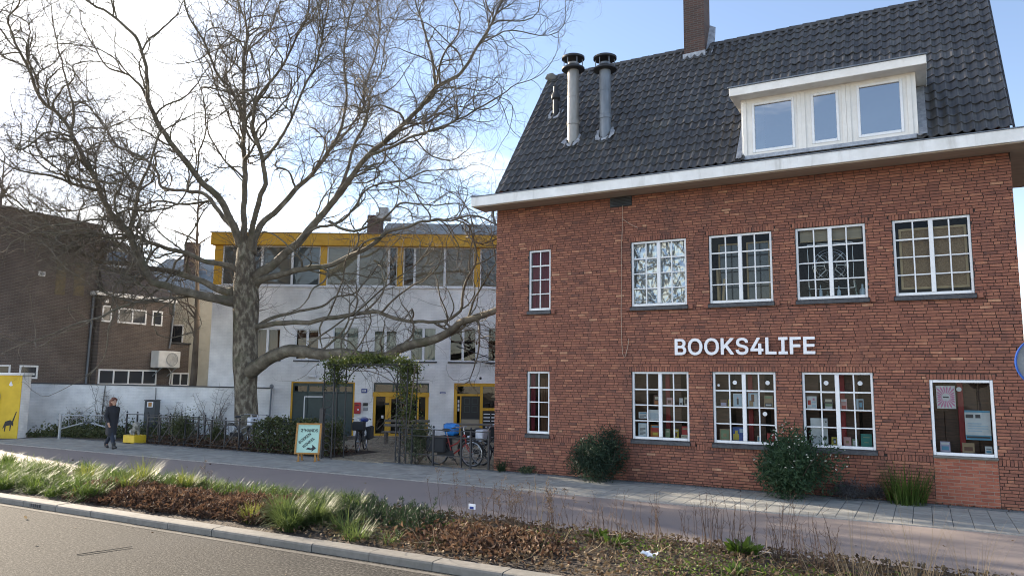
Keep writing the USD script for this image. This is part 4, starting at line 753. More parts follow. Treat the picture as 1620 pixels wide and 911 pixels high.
LIMBS={
'A':(0.23,0.05,[(-23.14,20.15,5.24),(-23.69,19.47,5.34),(-24.31,18.7,5.53),(-24.75,18.12,5.72),(-25.05,17.72,5.84),(-25.11,17.5,6.22),(-25.16,17.27,6.64),(-25.22,17.08,6.94),(-25.23,16.79,7.53),(-25.44,16.41,7.92),(-25.55,16.04,8.49),(-25.58,15.78,8.97),(-25.62,15.49,9.48),(-25.68,15.23,9.89),(-25.73,14.93,10.39),(-25.77,14.69,10.78),(-25.91,14.25,11.35),(-26.16,13.7,11.88),(-26.11,13.37,12.54),(-26.15,12.97,13.17)]),
'A2':(0.1,0.055,[(-25.24,16.79,7.6),(-25.05,16.77,8.07),(-24.88,16.75,8.52),(-24.65,16.7,9.2),(-24.37,16.72,9.71)]),
'A3':(0.08,0.02,[(-25.57,15.78,8.92),(-25.86,15.08,9.02),(-26.2,14.17,9.18),(-26.44,13.47,9.18),(-26.59,12.83,9.47),(-26.74,12.24,9.54)]),
'A4':(0.07,0.02,[(-25.77,14.69,10.78),(-25.96,14.81,11.77),(-26.32,14.79,12.53),(-26.8,14.75,13.56),(-27.48,14.72,15.15),(-27.87,14.73,16.24)]),
'B':(0.19,0.07,[(-23.29,20.07,5.63),(-23.61,19.98,5.63),(-24.83,19.64,6.13),(-26.03,19.29,6.49),(-26.84,19.05,6.63),(-27.69,18.8,6.81),(-28.66,18.51,6.91),(-29.28,18.32,6.95),(-29.83,18.16,7.2),(-30.37,18,7.4)]),
'B2':(0.07,0.02,[(-29.47,18.21,7.08),(-29.94,17.68,7.42),(-30.47,17.07,7.75),(-31.05,16.37,8.19),(-31.7,15.61,8.61),(-32.26,14.96,8.79)]),
'C':(0.15,0.05,[(-23.16,20.14,6.43),(-23.58,19.88,6.67),(-24.22,19.48,6.78),(-24.92,19.05,7.13),(-25.6,18.63,7.32),(-26.29,18.2,7.58),(-26.71,17.94,7.79),(-27.31,17.57,7.63),(-27.94,17.18,7.86),(-28.74,16.68,7.74),(-29.59,16.16,8.27)]),
'D':(0.19,0.05,[(-23.16,20.14,7.48),(-23.28,19.82,8.13),(-23.54,19.21,9.29),(-23.9,18.74,9.72),(-24.09,18.43,10.16),(-24.27,18.12,10.6),(-24.52,17.72,11.14),(-24.75,17.3,11.78),(-24.85,16.92,12.54),(-24.75,16.72,13.18),(-24.64,16.53,13.83),(-24.71,16.14,14.66),(-25.01,15.68,15.13),(-25.31,15.24,15.49)]),
'D2':(0.07,0.02,[(-24.84,16.92,12.41),(-25.73,16.67,13.6),(-26.48,16.38,13.89),(-27.23,16.15,14.84),(-27.87,15.97,15.8)]),
'E':(0.12,0.03,[(-23.13,20.16,7.73),(-24.44,20.15,8.82),(-25.64,20.13,9.86),(-26.44,20.03,10.01),(-27.33,19.9,10.14),(-27.87,19.83,10.35),(-28.23,19.9,10.93),(-29.18,19.85,11.74),(-30.8,19.62,12.48),(-31.78,19.58,13.5),(-32.72,19.51,14.37),(-33.68,19.43,15.27),(-34.42,19.37,16)]),
'E2':(0.07,0.02,[(-25.39,20.27,9.52),(-26.38,19.84,9.42),(-27.39,19.4,9.54),(-28.5,18.91,9.24),(-29.66,18.4,9.46),(-30.91,17.86,9.13),(-32.49,17.17,9.55)]),
'F':(0.17,0.04,[(-23.02,20.21,7.3),(-23.2,20.22,8.2),(-23.33,20.31,9.77),(-23.48,20.34,10.83),(-23.64,20.35,11.78),(-23.72,20.42,12.87),(-23.88,20.43,13.85),(-23.96,20.47,14.69),(-24.08,20.49,15.54),(-24.02,20.6,16.41),(-24.13,20.6,16.99),(-24.45,20.5,17.72),(-24.73,20.42,18.45)]),
'F2':(0.09,0.03,[(-23.73,20.42,12.47),(-23.64,19.58,13.76),(-23.81,19.09,14.14),(-23.76,18.21,15.33),(-23.84,17.67,15.88),(-23.67,17.26,16.53)]),
'G':(0.15,0.03,[(-22.89,20.29,7.18),(-22.29,19.92,8.31),(-21.72,19.65,9.18),(-21.37,19.54,9.61),(-21.22,19.27,10.13),(-21.14,19.11,10.44),(-21.07,18.71,11.04),(-20.99,18.46,11.43),(-20.78,18.3,11.82),(-20.54,18.15,12.2),(-20.03,18.08,12.56),(-19.36,18.01,12.98),(-18.82,17.9,13.41),(-18.25,17.74,13.91),(-17.65,17.54,14.48),(-17.27,17.25,15.04)]),
'G2':(0.08,0.02,[(-21.13,19.11,10.32),(-20.14,18.9,10.83),(-19.02,18.51,11.59),(-18.22,18.11,12.23),(-17.32,17.74,12.81),(-16.51,17.18,13.5),(-15.79,16.59,14.13)]),
'H':(0.18,0.04,[(-22.8,20.34,7.18),(-22.87,20.71,8.26),(-22.61,21.15,8.89),(-22.4,21.52,9.42),(-22.16,21.94,10.07),(-21.89,22.35,10.62),(-21.7,22.7,11.22),(-21.54,23.03,11.84),(-21.39,23.4,12.62),(-21.4,23.75,13.71),(-21.53,23.97,14.67),(-21.95,24.22,16.31),(-22.22,24.56,18),(-22.26,25.04,19.76)]),
'H2':(0.07,0.02,[(-21.54,23.03,11.84),(-21.29,24.05,13.22),(-21.18,24.9,14.64),(-21.14,25.67,16.1),(-21.46,26.52,18.36),(-21.51,27.37,20.36)]),
'I':(0.24,0.04,[(-22.75,20.37,6.06),(-22.29,20.46,6.42),(-21.9,20.55,6.65),(-21.31,20.67,7.12),(-20.7,20.79,7.59),(-20.3,20.85,8.01),(-19.9,20.91,8.4),(-19.44,20.98,8.86),(-18.96,21.04,9.36),(-18.56,21.08,9.84),(-18.15,21.12,10.33),(-17.59,21.21,10.82),(-17.01,21.33,11.2),(-16.38,21.43,11.74),(-15.75,21.53,12.28),(-15.24,21.58,12.81),(-14.76,21.68,13.12),(-14.28,21.78,13.3),(-13.85,21.82,13.76),(-13.52,21.82,14.24),(-13.13,21.83,14.76),(-12.82,21.83,15.21),(-12.48,21.8,15.79)]),
'I2':(0.09,0.03,[(-15.75,21.53,12.33),(-15.2,21.72,12.97),(-15.27,21.58,13.9),(-15.43,21.37,14.83),(-15.61,21.19,15.53),(-15.78,20.99,16.34)]),
'I3':(0.08,0.025,[(-17.73,21.14,10.64),(-16.73,21.17,10.82),(-15.74,21.17,11.08),(-14.51,21.18,11.25),(-13.58,21.16,11.44),(-12.65,21.11,11.72),(-12.01,21.06,11.92)]),
'I4':(0.1,0.025,[(-19.38,21.01,8.93),(-19.2,21.55,10.21),(-19.21,21.93,11.46),(-19.02,22.41,12.61),(-19.36,22.56,13.78),(-19.31,23.02,15.3),(-19.36,23.42,16.86),(-19.76,23.62,18.46)]),
'J':(0.17,0.035,[(-22.66,20.42,5.93),(-22.23,20.45,6.11),(-21.25,20.56,6.27),(-20.28,20.66,6.44),(-19.65,20.73,6.46),(-19.09,20.79,6.52),(-18.32,20.84,6.79),(-17.78,20.86,6.96),(-17.22,20.89,7.18),(-16.88,20.88,7.38),(-16.57,20.87,7.58),(-16.16,20.89,7.64),(-15.77,20.92,7.66),(-15.08,20.95,7.83),(-14.55,20.98,7.83),(-13.99,21.01,7.74),(-13.29,21.03,7.85),(-12.67,21.05,7.73)]),
'J2':(0.07,0.02,[(-19,20.46,8.1),(-18.03,20.76,7.72),(-17.09,21.03,8.03),(-16.15,21.27,8.69),(-15.81,21.38,8.63),(-15.01,21.62,8.53),(-14.33,21.82,8.57),(-13.65,22.01,8.24)]),
'J3':(0.09,0.02,[(-20.57,20.5,7.41),(-20.04,20.91,8.04),(-19.46,21.31,8.19),(-18.9,21.72,8.84),(-18.65,21.94,9.48),(-18.17,22.29,9.89),(-17.37,22.84,10.05),(-16.58,23.39,10.47),(-15.76,23.95,10.56)]),
'K':(0.13,0.035,[(-22.62,20.44,4.28),(-21.85,20.5,4.37),(-20.95,20.58,4.4),(-20.14,20.65,4.38),(-19.33,20.7,4.5),(-18.52,20.75,4.57),(-17.76,20.78,4.66),(-16.98,20.82,4.71),(-16.62,20.83,4.63),(-16.23,20.84,4.51),(-15.74,20.85,4.38),(-15.26,20.86,4.3),(-14.63,20.87,4.28),(-13.99,20.87,4.29),(-13.65,20.85,4.44),(-13.38,20.81,4.62),(-13.2,20.68,4.94),(-13.08,20.51,5.27),(-12.77,20.35,5.69),(-12.44,20.2,6.09),(-12.32,19.99,6.45),(-12.29,19.78,6.74)]),
'L':(0.36,0.11,[(-22.87,20.3,2.32),(-22.2,20.28,2.7),(-21.67,20.26,2.99),(-21.06,20.26,3.22),(-20.57,20.28,3.31),(-20.06,20.3,3.33),(-19.57,20.32,3.28),(-19.07,20.34,3.21),(-18.63,20.35,3.2),(-18.13,20.36,3.22),(-17.19,20.37,3.13),(-16.16,20.37,3.08),(-15.74,20.35,3.2),(-15.35,20.31,3.39),(-14.65,20.28,3.52),(-13.95,20.24,3.64),(-13.63,20.21,3.75),(-13.34,20.17,3.89),(-13.12,20.13,4.02),(-12.91,20.09,4.14),(-12.4,20.04,4.26),(-11.91,19.99,4.36),(-11.37,19.92,4.53),(-10.78,19.84,4.66)]),
'L2':(0.07,0.02,[(-13.65,20.2,3.73),(-12.9,20.16,3.96),(-12.17,19.8,4.91),(-11.65,19.6,5.45),(-11.22,19.43,5.89)]),
'M':(0.1,0.03,[(-22.53,20.48,4.21),(-22.33,20.75,4.5),(-22.2,20.91,4.65),(-22.04,21.1,4.76),(-21.78,21.38,4.85),(-21.57,21.6,4.94),(-21.21,21.99,5.06),(-20.87,22.36,5.18),(-20.73,22.53,5.37),(-20.61,22.68,5.56),(-20.38,22.93,5.65),(-20.12,23.2,5.74),(-19.91,23.45,6.02),(-19.63,23.87,6.71),(-19.37,24.32,7.55)]),
'M2':(0.05,0.02,[(-20.02,23.25,4.85),(-18.97,23.12,5.56),(-17.98,23.01,6.12),(-17.02,22.93,6.55),(-16.01,22.72,7.29)]),
'N':(0.07,0.035,[(-24.4,19.46,5.52),(-24.55,18.9,5.37),(-24.75,18.13,5.25),(-24.91,17.42,5.11),(-25,16.86,4.92),(-25.05,16.41,4.72),(-25.06,16.14,4.57),(-25.05,15.89,4.39),(-25.07,15.49,4.23),(-25.1,15.14,4.11)]),
}
def resample(P, r, step, rng, wob=0.):
    P = np.asarray(P, float); s = np.r_[0, np.cumsum(np.linalg.norm(np.diff(P, axis=0), axis=1))]; n = max(4, int(s[-1]/step))
    from scipy.interpolate import PchipInterpolator
    u = np.linspace(0, s[-1], n+1); Q = PchipInterpolator(s, P)(u); R_ = PchipInterpolator(s, r)(u)
    if wob: 
        w = rng.normal(0, wob, Q.shape); w[0] = 0; Q = Q+(w+np.roll(w, 1, 0))/2
    return Q, R_
def make_tree(name, label, base, trunk, limbs, seed, dens=1., curl=.30, levels=(1.9, .8, .38), rad=(.026, .012, .0065), up=(.05,.03,.02), barks=('bark','branch_bark','twig_bark'), group=None, taper=.62, cap=(None,None,None), cnt=(2.6,4.2,4.6), bare=.22, thin=False, ks=(8,6,4)):
    rng = np.random.default_rng(seed); base = np.array(base, float)
    t = thing(name, label, 'tree', base, group=group)
    P = np.array([q[:3] for q in trunk]); r = np.array([q[3] for q in trunk])*(.92 if thin else 1); Q, R_ = resample(P, r, .25, rng)
    v, f = tubes(Q[None], R_[None], 20); ang = np.arctan2(v[:, 1]-np.repeat(Q[:, 1], 20), v[:, 0]-np.repeat(Q[:, 0], 20))
    ctr = np.repeat(Q, 20, 0); rr = np.repeat(R_, 20); d = v-ctr
    lump = .93+.16*meshkit.fbm(np.stack([np.cos(ang)*1.5, np.sin(ang)*1.5, v[:, 2]*1.1], 1), 3, 5); v = ctr+d*lump[:, None]
    MB().add(v-base, f).build('trunk', barks[0], t, True)
    src = []
    for n, (r0, r1, pts) in limbs.items():
        P = np.array(pts, float); L_ = np.linalg.norm(np.diff(P, axis=0), axis=1).sum(); rr = (r0+(r1-r0)*np.linspace(0, 1, len(P))**taper)*(.86 if thin else 1)
        Q, R_ = resample(P, rr, .22, rng, .018 if r0 > .05 else .01); 
        if r0 > .12: R_[:4] = R_[:4]*np.array([1.35,1.2,1.1,1.04] if r0 < .3 else [.55,.8,1.05,1.1])[:len(R_[:4])]
        R_ = R_*(1+.12*(meshkit.noise(np.stack([Q[:,0]*1.7,Q[:,1]*1.7,Q[:,2]*1.7],1), 4)-.5))
        m = MB(); m.tube(Q-base, R_, 10 if r0 > .1 else 7); m.build('branch', barks[1], t, True); src.append((Q, R_, L_))
    pts_ = [np.concatenate([s[0][int(len(s[0])*(bare if s[2] > 4 else .12)):-1] for s in src])]; tan = np.concatenate([nrm(np.diff(s[0], axis=0))[int(len(s[0])*(bare if s[2] > 4 else .12)):] for s in src]); ra = np.concatenate([s[1][int(len(s[0])*(bare if s[2] > 4 else .12)):-1] for s in src])
    tips = np.array([s[0][-1] for s in src]); tt = np.array([nrm(s[0][-1]-s[0][-3]) for s in src]); rt = np.array([s[1][-1] for s in src])
    C = pts_[0]; ctrd = np.mean(np.concatenate([s[0] for s in src]), 0)*[1,1,0]+[0,0,np.array(trunk)[-1][2]-.5]
    for lv in range(len(levels)):
        step = .22 if lv == 0 else seg; K = ks[lv]
        N = int(len(C)*step*cnt[lv]*dens); k = rng.integers(0, len(C), N)
        if lv < 2 and thin: k = k[rng.random(N) < np.where(C[k, 0] > -22.5, np.clip((C[k, 2]-4.5)/4.5, .3, 1)*.85, np.clip((C[k, 2]-3.5)/2.5, .45, 1)*1.)]; N = len(k)
        st = C[k]+tan[k]*rng.random((N,1))*step
        side = nrm(np.cross(tan[k], rng.normal(0, 1, (N, 3)))); outw = nrm(st-ctrd)
        dirs = nrm(tan[k]*rng.uniform(.3,1.1,(N,1))+side*.9+outw*.4+np.array([0,0,.1])); ln = levels[lv]*rng.uniform(.45,1.35,N)
        pr_ = np.minimum(ra[k]*.62, rad[lv]*rng.uniform(.7,1.4,N))
        if lv < len(levels)-1: st = np.concatenate([st, tips]); dirs = np.concatenate([dirs, tt]); ln = np.concatenate([ln, np.full(len(tips), levels[lv]*(.9 if lv == 0 else .7))]); pr_ = np.concatenate([pr_, np.minimum(rt*.95, .05)])
        G = grow(st, dirs, ln, K, curl, up[lv], rng); RR = pr_[:, None]*np.linspace(1, .38, K+1)[None]
        if thin and lv == 0:
            G[..., 1] = np.where(G[..., 0] > -11, np.minimum(G[..., 1], 99), G[..., 1])
        v, f = tubes(G, RR, (6, 4, 3, 3)[lv+4-len(levels)]); mb = MB().add(v-base, f)
        p_ = mb.build(('side_branches', 'small_branches', 'twigs', 'fine_twigs')[lv+4-len(levels)], barks[1] if lv+4-len(levels) < 2 else barks[2], t, lv == 0); tag(p_, kind='stuff')
        seg = ln.mean()/K; C = G[:, 1:-1].reshape(-1, 3); tan = nrm(np.diff(G, axis=1))[:, 1:].reshape(-1, 3); ra = RR[:, 1:-1].reshape(-1); tips = G[:, -1]; tt = nrm(G[:, -1]-G[:, -2]); rt = RR[:, -1]
    return t
bt = np.array(TRUNK[0][:3])
big = make_tree('plane_tree', 'huge bare old tree with wide twisting limbs behind the black railing', (bt[0],bt[1],0), TRUNK, LIMBS, 4, levels=(3.4,1.7,.85,.42), cnt=(3.1,3.6,2.8,3.0), rad=(.036,.017,.009,.0052), up=(.05,.03,.02,.0), curl=.27, ks=(13,9,6,4), thin=True)
# suckers on the trunk
rng = np.random.default_rng(8); N = 160; k = rng.integers(8, 13, N); P0 = np.array([TRUNK[i][:3] for i in k]); a = rng.random(N)*2*PI; P0 = P0+np.stack([np.cos(a)*.42, np.sin(a)*.42, rng.uniform(-.4,.4,N)], 1)
G = grow(P0, np.stack([np.cos(a), np.sin(a), np.full(N,.7)], 1), rng.uniform(.5,1.5,N), 6, .25, .12, rng); v, f = tubes(G, np.linspace(.011,.004,7)[None]*rng.uniform(.7,1.3,(N,1)), 3)
tag(MB().add(v-[bt[0],bt[1],0], f).build('sucker_shoots', 'twig_bark', big), kind='stuff')
def simple_tree(name, label, base, h, r, seed, nl, spread, lean=(0,0), low=.3, **kw):
    rng = np.random.default_rng(seed); base = np.array(base, float); z = np.linspace(0, 1, 9)
    tr = [(base[0]+lean[0]*q*h+.02*h*math.sin(5*q), base[1]+lean[1]*q*h, base[2]+q*h, r*(1-.88*q)) for q in z]; lb = {}
    for i in range(nl):
        q = rng.uniform(low, .95); p = np.array([base[0]+lean[0]*q*h+.02*h*math.sin(5*q), base[1]+lean[1]*q*h, base[2]+q*h]); a = rng.random()*2*PI; ln = spread*(1.15-q*.8)*rng.uniform(.6,1.2)
        G = grow(p[None], np.array([[math.cos(a), math.sin(a), .75]]), np.array([ln]), 7, .16, .08, rng)[0]; lb[str(i)] = (r*.38*(1.1-q*.6), .012, G)
    return make_tree(name, label, base, tr, lb, seed+1, **kw)
kw = dict(barks=('twig_bark',)*3, levels=(1.2,.6,.3), rad=(.016,.008,.005), cnt=(2.2,2.6,2.0), bare=.1)
simple_tree('thin_tree', 'slim bare tree rising behind the tall dark building at the far left', (-45.5,22.5,0), 15, .22, 31, 16, 5., low=.5, **kw)
simple_tree('thin_tree', 'slim bare tree between the dark building and dark house roof', (-44,29,0), 13, .16, 37, 14, 4.5, low=.45, **kw)
simple_tree('pole_tree', 'straight thin dark trunk with few twigs beside the annexe', bw(-13.9,32.6), 11, .17, 41, 16, 2.6, low=.35, **{**kw, 'levels': (.9,.5,.25)})
simple_tree('bare_tree', 'small bare tree behind the left corner of the brick house', bw(-.5,44), 11.5, .13, 43, 16, 3.6, low=.3, **kw)
mat('birch_twig', [(0, (.09,.05,.04)), (1, (.16,.10,.08))], .9)
simple_tree('birch_tree', 'birch with hanging reddish twigs at the upper right edge', (8.6,20.5,0), 17, .2, 51, 34, 4.2, low=.35, **{**kw, 'barks': ('bark','birch_twig','birch_twig'), 'up': (-.10,-.22,-.25), 'levels': (1.6,1.0,.5), 'cnt': (2.4,3.0,2.5)})

# ---------------------------------------------------------------- foliage materials
def leafmat(name, ramp, rough=.5, trans=.3): return mat(name, ramp, rough, ns=3., tone=.6, trans=trans, spec=.4)
leafmat('ivy_leaf', [(0, (.04,.06,.014)), (.5, (.10,.13,.03)), (1, (.22,.25,.07))]); leafmat('hedge_leaf', [(0, (.045,.055,.022)), (.6, (.11,.13,.05)), (1, (.21,.22,.10))])
leafmat('bush_leaf', [(0, (.016,.032,.020)), (.6, (.036,.066,.038)), (1, (.075,.115,.06))]); leafmat('daisy_leaf', [(0, (.02,.045,.022)), (.6, (.05,.10,.046)), (1, (.10,.165,.075))])
leafmat('grey_leaf', [(0, (.08,.075,.075)), (1, (.19,.18,.18))]); leafmat('shrub_leaf', [(0, (.05,.07,.035)), (1, (.15,.18,.085))])
leafmat('grass_blade', [(0, (.04,.075,.013)), (.5, (.085,.14,.025)), (1, (.18,.24,.05))], .5, .4); leafmat('carex_blade', [(0, (.05,.08,.02)), (.5, (.105,.15,.042)), (1, (.21,.25,.085))], .5, .4)
leafmat('yellow_blade', [(0, (.09,.12,.018)), (.5, (.18,.205,.035)), (1, (.30,.31,.07))], .5, .4); leafmat('dead_leaf', [(0, (.05,.027,.017)), (.5, (.125,.07,.042)), (1, (.30,.20,.125))], .8, .25); leafmat('litter_leaf', [(0, (.05,.03,.018)), (.5, (.15,.10,.055)), (1, (.34,.26,.16))], .8, .2)
leafmat('straw', [(0, (.20,.14,.08)), (1, (.48,.38,.24))], .7, .3); leafmat('dry_stalk', [(0, (.07,.04,.028)), (1, (.19,.12,.085))], .8, .1); leafmat('conifer_leaf', [(0, (.015,.032,.014)), (1, (.05,.085,.035))]); leafmat('weed_leaf', [(0, (.06,.11,.015)), (1, (.17,.25,.04))], .5, .4)
flat('flower_white', (.8,.78,.68), .7); flat('seed_head', (.20,.135,.085), .9, var=.3)
def clump(center, n, rx, rz, rng, k=7, out=.55):
    """Points of leaf clumps inside an uneven mound: (points, outward directions, tone)."""
    c = rng.normal(0, 1, (k, 3)); c[:, 2] = np.abs(c[:, 2]); c = nrm(c)*[rx*.58, rx*.5, rz*.62]*rng.uniform(.45,1.3,(k,1))+[0,0,rz*.36]
    i = rng.integers(0, k, n); d = nrm(rng.normal(0, 1, (n, 3))); rr = (rng.random(n)**.45)[:, None]*np.array([rx, rx*.85, rz])*.46*rng.uniform(.8,1.2,(k,))[i][:, None]
    P = c[i]+d*rr; P = P[P[:, 2] > .02]; d = d[:len(P)]; return P+center, d, np.clip(rng.normal(.5,.22,len(P)), 0, 1)
def leafy(parent, name, m, P, D_, t, size, rng, ratio=.5):
    v, f = leaves(P, size*rng.uniform(.7,1.3,len(P)), rng, D_, ratio); return MB().add(v, f, np.repeat(t, 4)).build(name, m, parent)
def bush(name, label, cat, loc, rx, rz, n, m, size, seed, stems=14, ratio=.45, up=.2, k=9, group=None):
    rng = np.random.default_rng(seed); t = thing(name, label, cat, loc, group=group)
    a = rng.random(stems)*2*PI; G = grow(np.stack([np.cos(a)*.04, np.sin(a)*.04, np.zeros(stems)], 1), np.stack([np.cos(a), np.sin(a)*.7, np.full(stems, 1.1)], 1), np.full(stems, (rx+rz)*.55), 5, .15, .05, rng)
    v, f = tubes(G, np.linspace(.012,.004,6)[None].repeat(stems, 0), 4); tag(MB().add(v, f).build('stems', 'twig_bark', t), kind='stuff')
    P, d, tn = clump(np.zeros(3), n, rx, rz, rng, k); tag(leafy(t, 'foliage', m, P, d+[0,0,up], tn, size, rng, ratio), kind='stuff')
    ns = stems*3; a = rng.random(ns)*2*PI; el = rng.uniform(.15,1.35,ns); dd = np.stack([np.cos(a)*np.cos(el), np.sin(a)*np.cos(el)*.8, np.sin(el)], 1); st = dd*np.array([rx,rx*.8,rz])*.40+[0,0,rz*.25]
    G = grow(st, dd, rng.uniform(.15,.42,ns)*(rx+rz)*.5, 5, .16, .05, rng); v, f = tubes(G, np.full((ns,6),.0035), 3); tag(MB().add(v, f).build('stray_shoots', 'twig_bark', t), kind='stuff')
    Q = np.repeat(G[:, 1:].reshape(-1,3), 6, 0); Q = Q+rng.normal(0,.012,Q.shape); qd = np.repeat(nrm(G[:, 1:]-G[:, :-1]).reshape(-1,3), 6, 0)+rng.normal(0,.7,Q.shape); tag(leafy(t, 'shoot_leaves', m, Q, qd, np.clip(rng.normal(.6,.25,len(Q)),0,1), size*.85, rng, ratio), kind='stuff'); return t, P, rng
def tuft(name, label, loc, n, ln, m, seed, spread=.12, lean=.5, droop=1.3, w=.010, cat='grass tuft', group=None):
    rng = np.random.default_rng(seed); t = thing(name, label, cat, loc, group=group); a = rng.random(n)*2*PI; r = spread*np.sqrt(rng.random(n))
    v, f = blades(np.stack([np.cos(a)*r, np.sin(a)*r, np.zeros(n)], 1), a+rng.normal(0,.5,n), ln*rng.uniform(.5,1.2,n), np.abs(rng.normal(.12,lean*.6,n)), rng.uniform(.3,1.,n)*droop, w*rng.uniform(.6,1.2,n), rng, 5)
    tag(MB().add(v, f, np.repeat(np.clip(rng.normal(.5,.25,n),0,1), 12)).build('blades', m, t), kind='stuff'); return t
# plants at the foot of the brick house
bush('evergreen_bush', 'dark green feathery evergreen bush under the foil covered window', 'bush', (-6.85,16.85,0), .86, .98, 7500, 'bush_leaf', .085, 61, ratio=.25, k=15)
t, P, rng = bush('daisy_bush', 'big rounded dark green bush dotted with small white flowers', 'bush', (-2.45,16.66,0), .98, 1.14, 9000, 'daisy_leaf', .10, 62, ratio=.3, k=14)
top = P[(P[:, 2] > .62)]; top = top[np.argsort(-np.linalg.norm((top-[0,0,.45])/[.8,.7,1.05], axis=1))][:900]; top = top[rng.permutation(len(top))[:60]]
for i in range(len(top)):
    q = top[i]*[1.05,1.05,1.03]; v, f = leaves(np.repeat(q[None], 7, 0), .024, rng, nrm(np.stack([np.cos(np.arange(7)*.9), np.sin(np.arange(7)*.9), np.full(7,.35)], 1)), .6); MB().add(v, f).build('flower', 'flower_white', t)
tuft('iris_clump', 'upright clump of green sword leaves beside the orange brickwork', (-.40,16.92,0), 420, .80, 'grass_blade', 63, .34, .30, .7, .016, 'plant')
bush('lavender', 'low grey lavender mound between white flowered bush and sword leaves', 'plant', (-1.45,16.9,0), .36, .30, 900, 'grey_leaf', .07, 64, stems=8, ratio=.2, up=.8)
bush('lavender', 'smaller grey lavender mound nearest the sword leaf clump', 'plant', (-1.0,16.95,0), .26, .26, 600, 'grey_leaf', .06, 65, stems=8, ratio=.2, up=.8)
tuft('corner_sedge', 'small dark grassy clump at the left corner of brick house', (-9.55,16.95,0), 130, .42, 'conifer_leaf', 66, .1, .5, 1.1, .014, 'plant')
bush('corner_weed', 'low green weed along brick wall right of the corner clump', 'plant', (-8.85,17.0,0), .3, .16, 320, 'shrub_leaf', .05, 67, stems=5)
rng = np.random.default_rng(70); N = 900; P = np.stack([rng.uniform(-9.8,1.7,N), 16.97+rng.random(N)*.17, .02+rng.random(N)*.012], 1); v, f = leaves(P, rng.uniform(.02,.07,N), rng, np.stack([rng.normal(0,1,N), rng.normal(0,.5,N), rng.normal(0,.1,N)], 1), .6); tag(MB().add(v, f, np.repeat(rng.random(N), 4)).build('leaf_litter', 'litter_leaf'), 'dry leaf litter lying along the foot of the brick wall', 'leaf litter', kind='stuff')
# ---------------------------------------------------------------- railings, arch, hedge
def railing(name, label, loc, posts, rails, diag=True, dh=(.12,.78), th=.045):
    t = thing(name, label, 'railing', loc)
    for x in posts:
        m = MB(); m.box(x-th/2,-th/2,-.05,x+th/2,th/2,rails[0]+.0); m.lathe([(.0,.05),(.026,.03),(.034,0),(.02,-.02)], (x,0,rails[0]+.045), 8); m.build('post', 'black_metal', t)
    for z in rails:
        for a, b_ in zip(posts[:-1], posts[1:]): MB().box(a+th/2,-.016,z-.028,b_-th/2,.016,z-.004).build('rail', 'black_metal', t)
    if diag:
        for i, (a, b_) in enumerate(zip(posts[:-1], posts[1:])):
            MB().bar((a+.03,.0,dh[0]),(b_-.03,.0,dh[1]),.012,.035,up=(0,0,1)).build('diagonal_bar', 'black_metal', t)
    return t
railing('iron_railing', 'black iron railing with diagonal bars in front of the big tree', (-20,17.3,0), [-4.1+.655*i for i in range(13)], (.94,.80,.12))
railing('rear_railing', 'second black railing farther back beside the big trunk', bw(-14.5,28.6), [.0+.62*i for i in range(8)], (.95,.2), False)
railing('gate_railing', 'low black railing in front of the bicycles beside brick house corner', (-11.4,17.02,0), [-1.45,-1.03,-.32,.57,.87,1.42], (1.0,.82,.33), False)
ar_ = thing('rose_arch', 'black iron trellis arch with curled rings over the courtyard entrance', 'arch', (-14,17,0))
def ringframe(x0, x1, y, ztop, rings=True):
    m = MB(); m.box(x0-.013,y-.013,-.02,x0+.013,y+.013,ztop); m.build('upright', 'black_metal', ar_); m = MB(); m.box(x1-.013,y-.013,-.02,x1+.013,y+.013,ztop); m.build('upright', 'black_metal', ar_)
    n = int((ztop-.1)/.205) if rings else 0; q = np.linspace(0, 2*PI, 17)
    for k in range(n):
        zc = .16+k*.205; rx = (x1-x0)/2-.03; s = (1,.72)[k % 2]
        MB().tube(np.stack([(x0+x1)/2+rx*s*np.cos(q), np.full(17,y), zc+.10*np.sin(q)], 1), .0085, 5).build('ring', 'black_metal', ar_)
ringframe(-1.55,-1.17,-.15,2.72); ringframe(-1.5,-1.15,.35,2.72,False); ringframe(1.1,1.45,-.10,2.72); ringframe(1.1,1.45,.35,2.72,False)
for y in (-.13,.35):
    MB().box(-1.55,y-.02,2.72,1.45,y+.02,2.76).build('cross_bar', 'black_metal', ar_)
    for s, x in ((1,-1.17),(-1,1.1)):
        q = np.linspace(0, PI/2, 9); MB().tube(np.stack([x+s*.75*(1-np.cos(q)), np.full(9,y), 1.95+.75*np.sin(q)], 1), .015, 5).build('curved_brace', 'black_metal', ar_)
MB().box(-1.78,-.05,-.02,-1.64,.05,1.45).build('gate_post', 'black_metal', ar_)
rng = np.random.default_rng(81); t = thing('ivy_garland', 'sunlit ivy growing over the iron arch and down its right side', 'ivy', (-14,17,0)); pts = []
def iv(n, x, y, z, sx, sy, sz): pts.append(np.stack([x+rng.normal(0,sx,n), y+rng.normal(0,sy,n), z+rng.normal(0,sz,n)], 1))
for i in range(60):
    x = rng.uniform(-1.55,1.45); iv(55, x, .1, 2.78+.13*math.cos(x*1.1)+rng.normal(0,.05)-.02, .10, .22, .07)
for i in range(16): iv(40, rng.uniform(-1.6,-1.1), .1, rng.uniform(2.2,2.75), .07, .2, .09)
for i in range(36): z = 2.8-1.5*rng.random()**1.3; iv(48, rng.uniform(1.08,1.5), .12, z, .07, .18, .10)
for i in range(10): iv(22, rng.uniform(1.05,1.45), .1, rng.uniform(.9,1.6), .06, .12, .1)
P = np.concatenate(pts); tag(leafy(t, 'leaves', 'ivy_leaf', P, nrm(rng.normal(0,1,P.shape)+[0,-.5,-.5]), np.clip(rng.normal(.5,.25,len(P)),0,1), .062, rng, .8), kind='stuff')
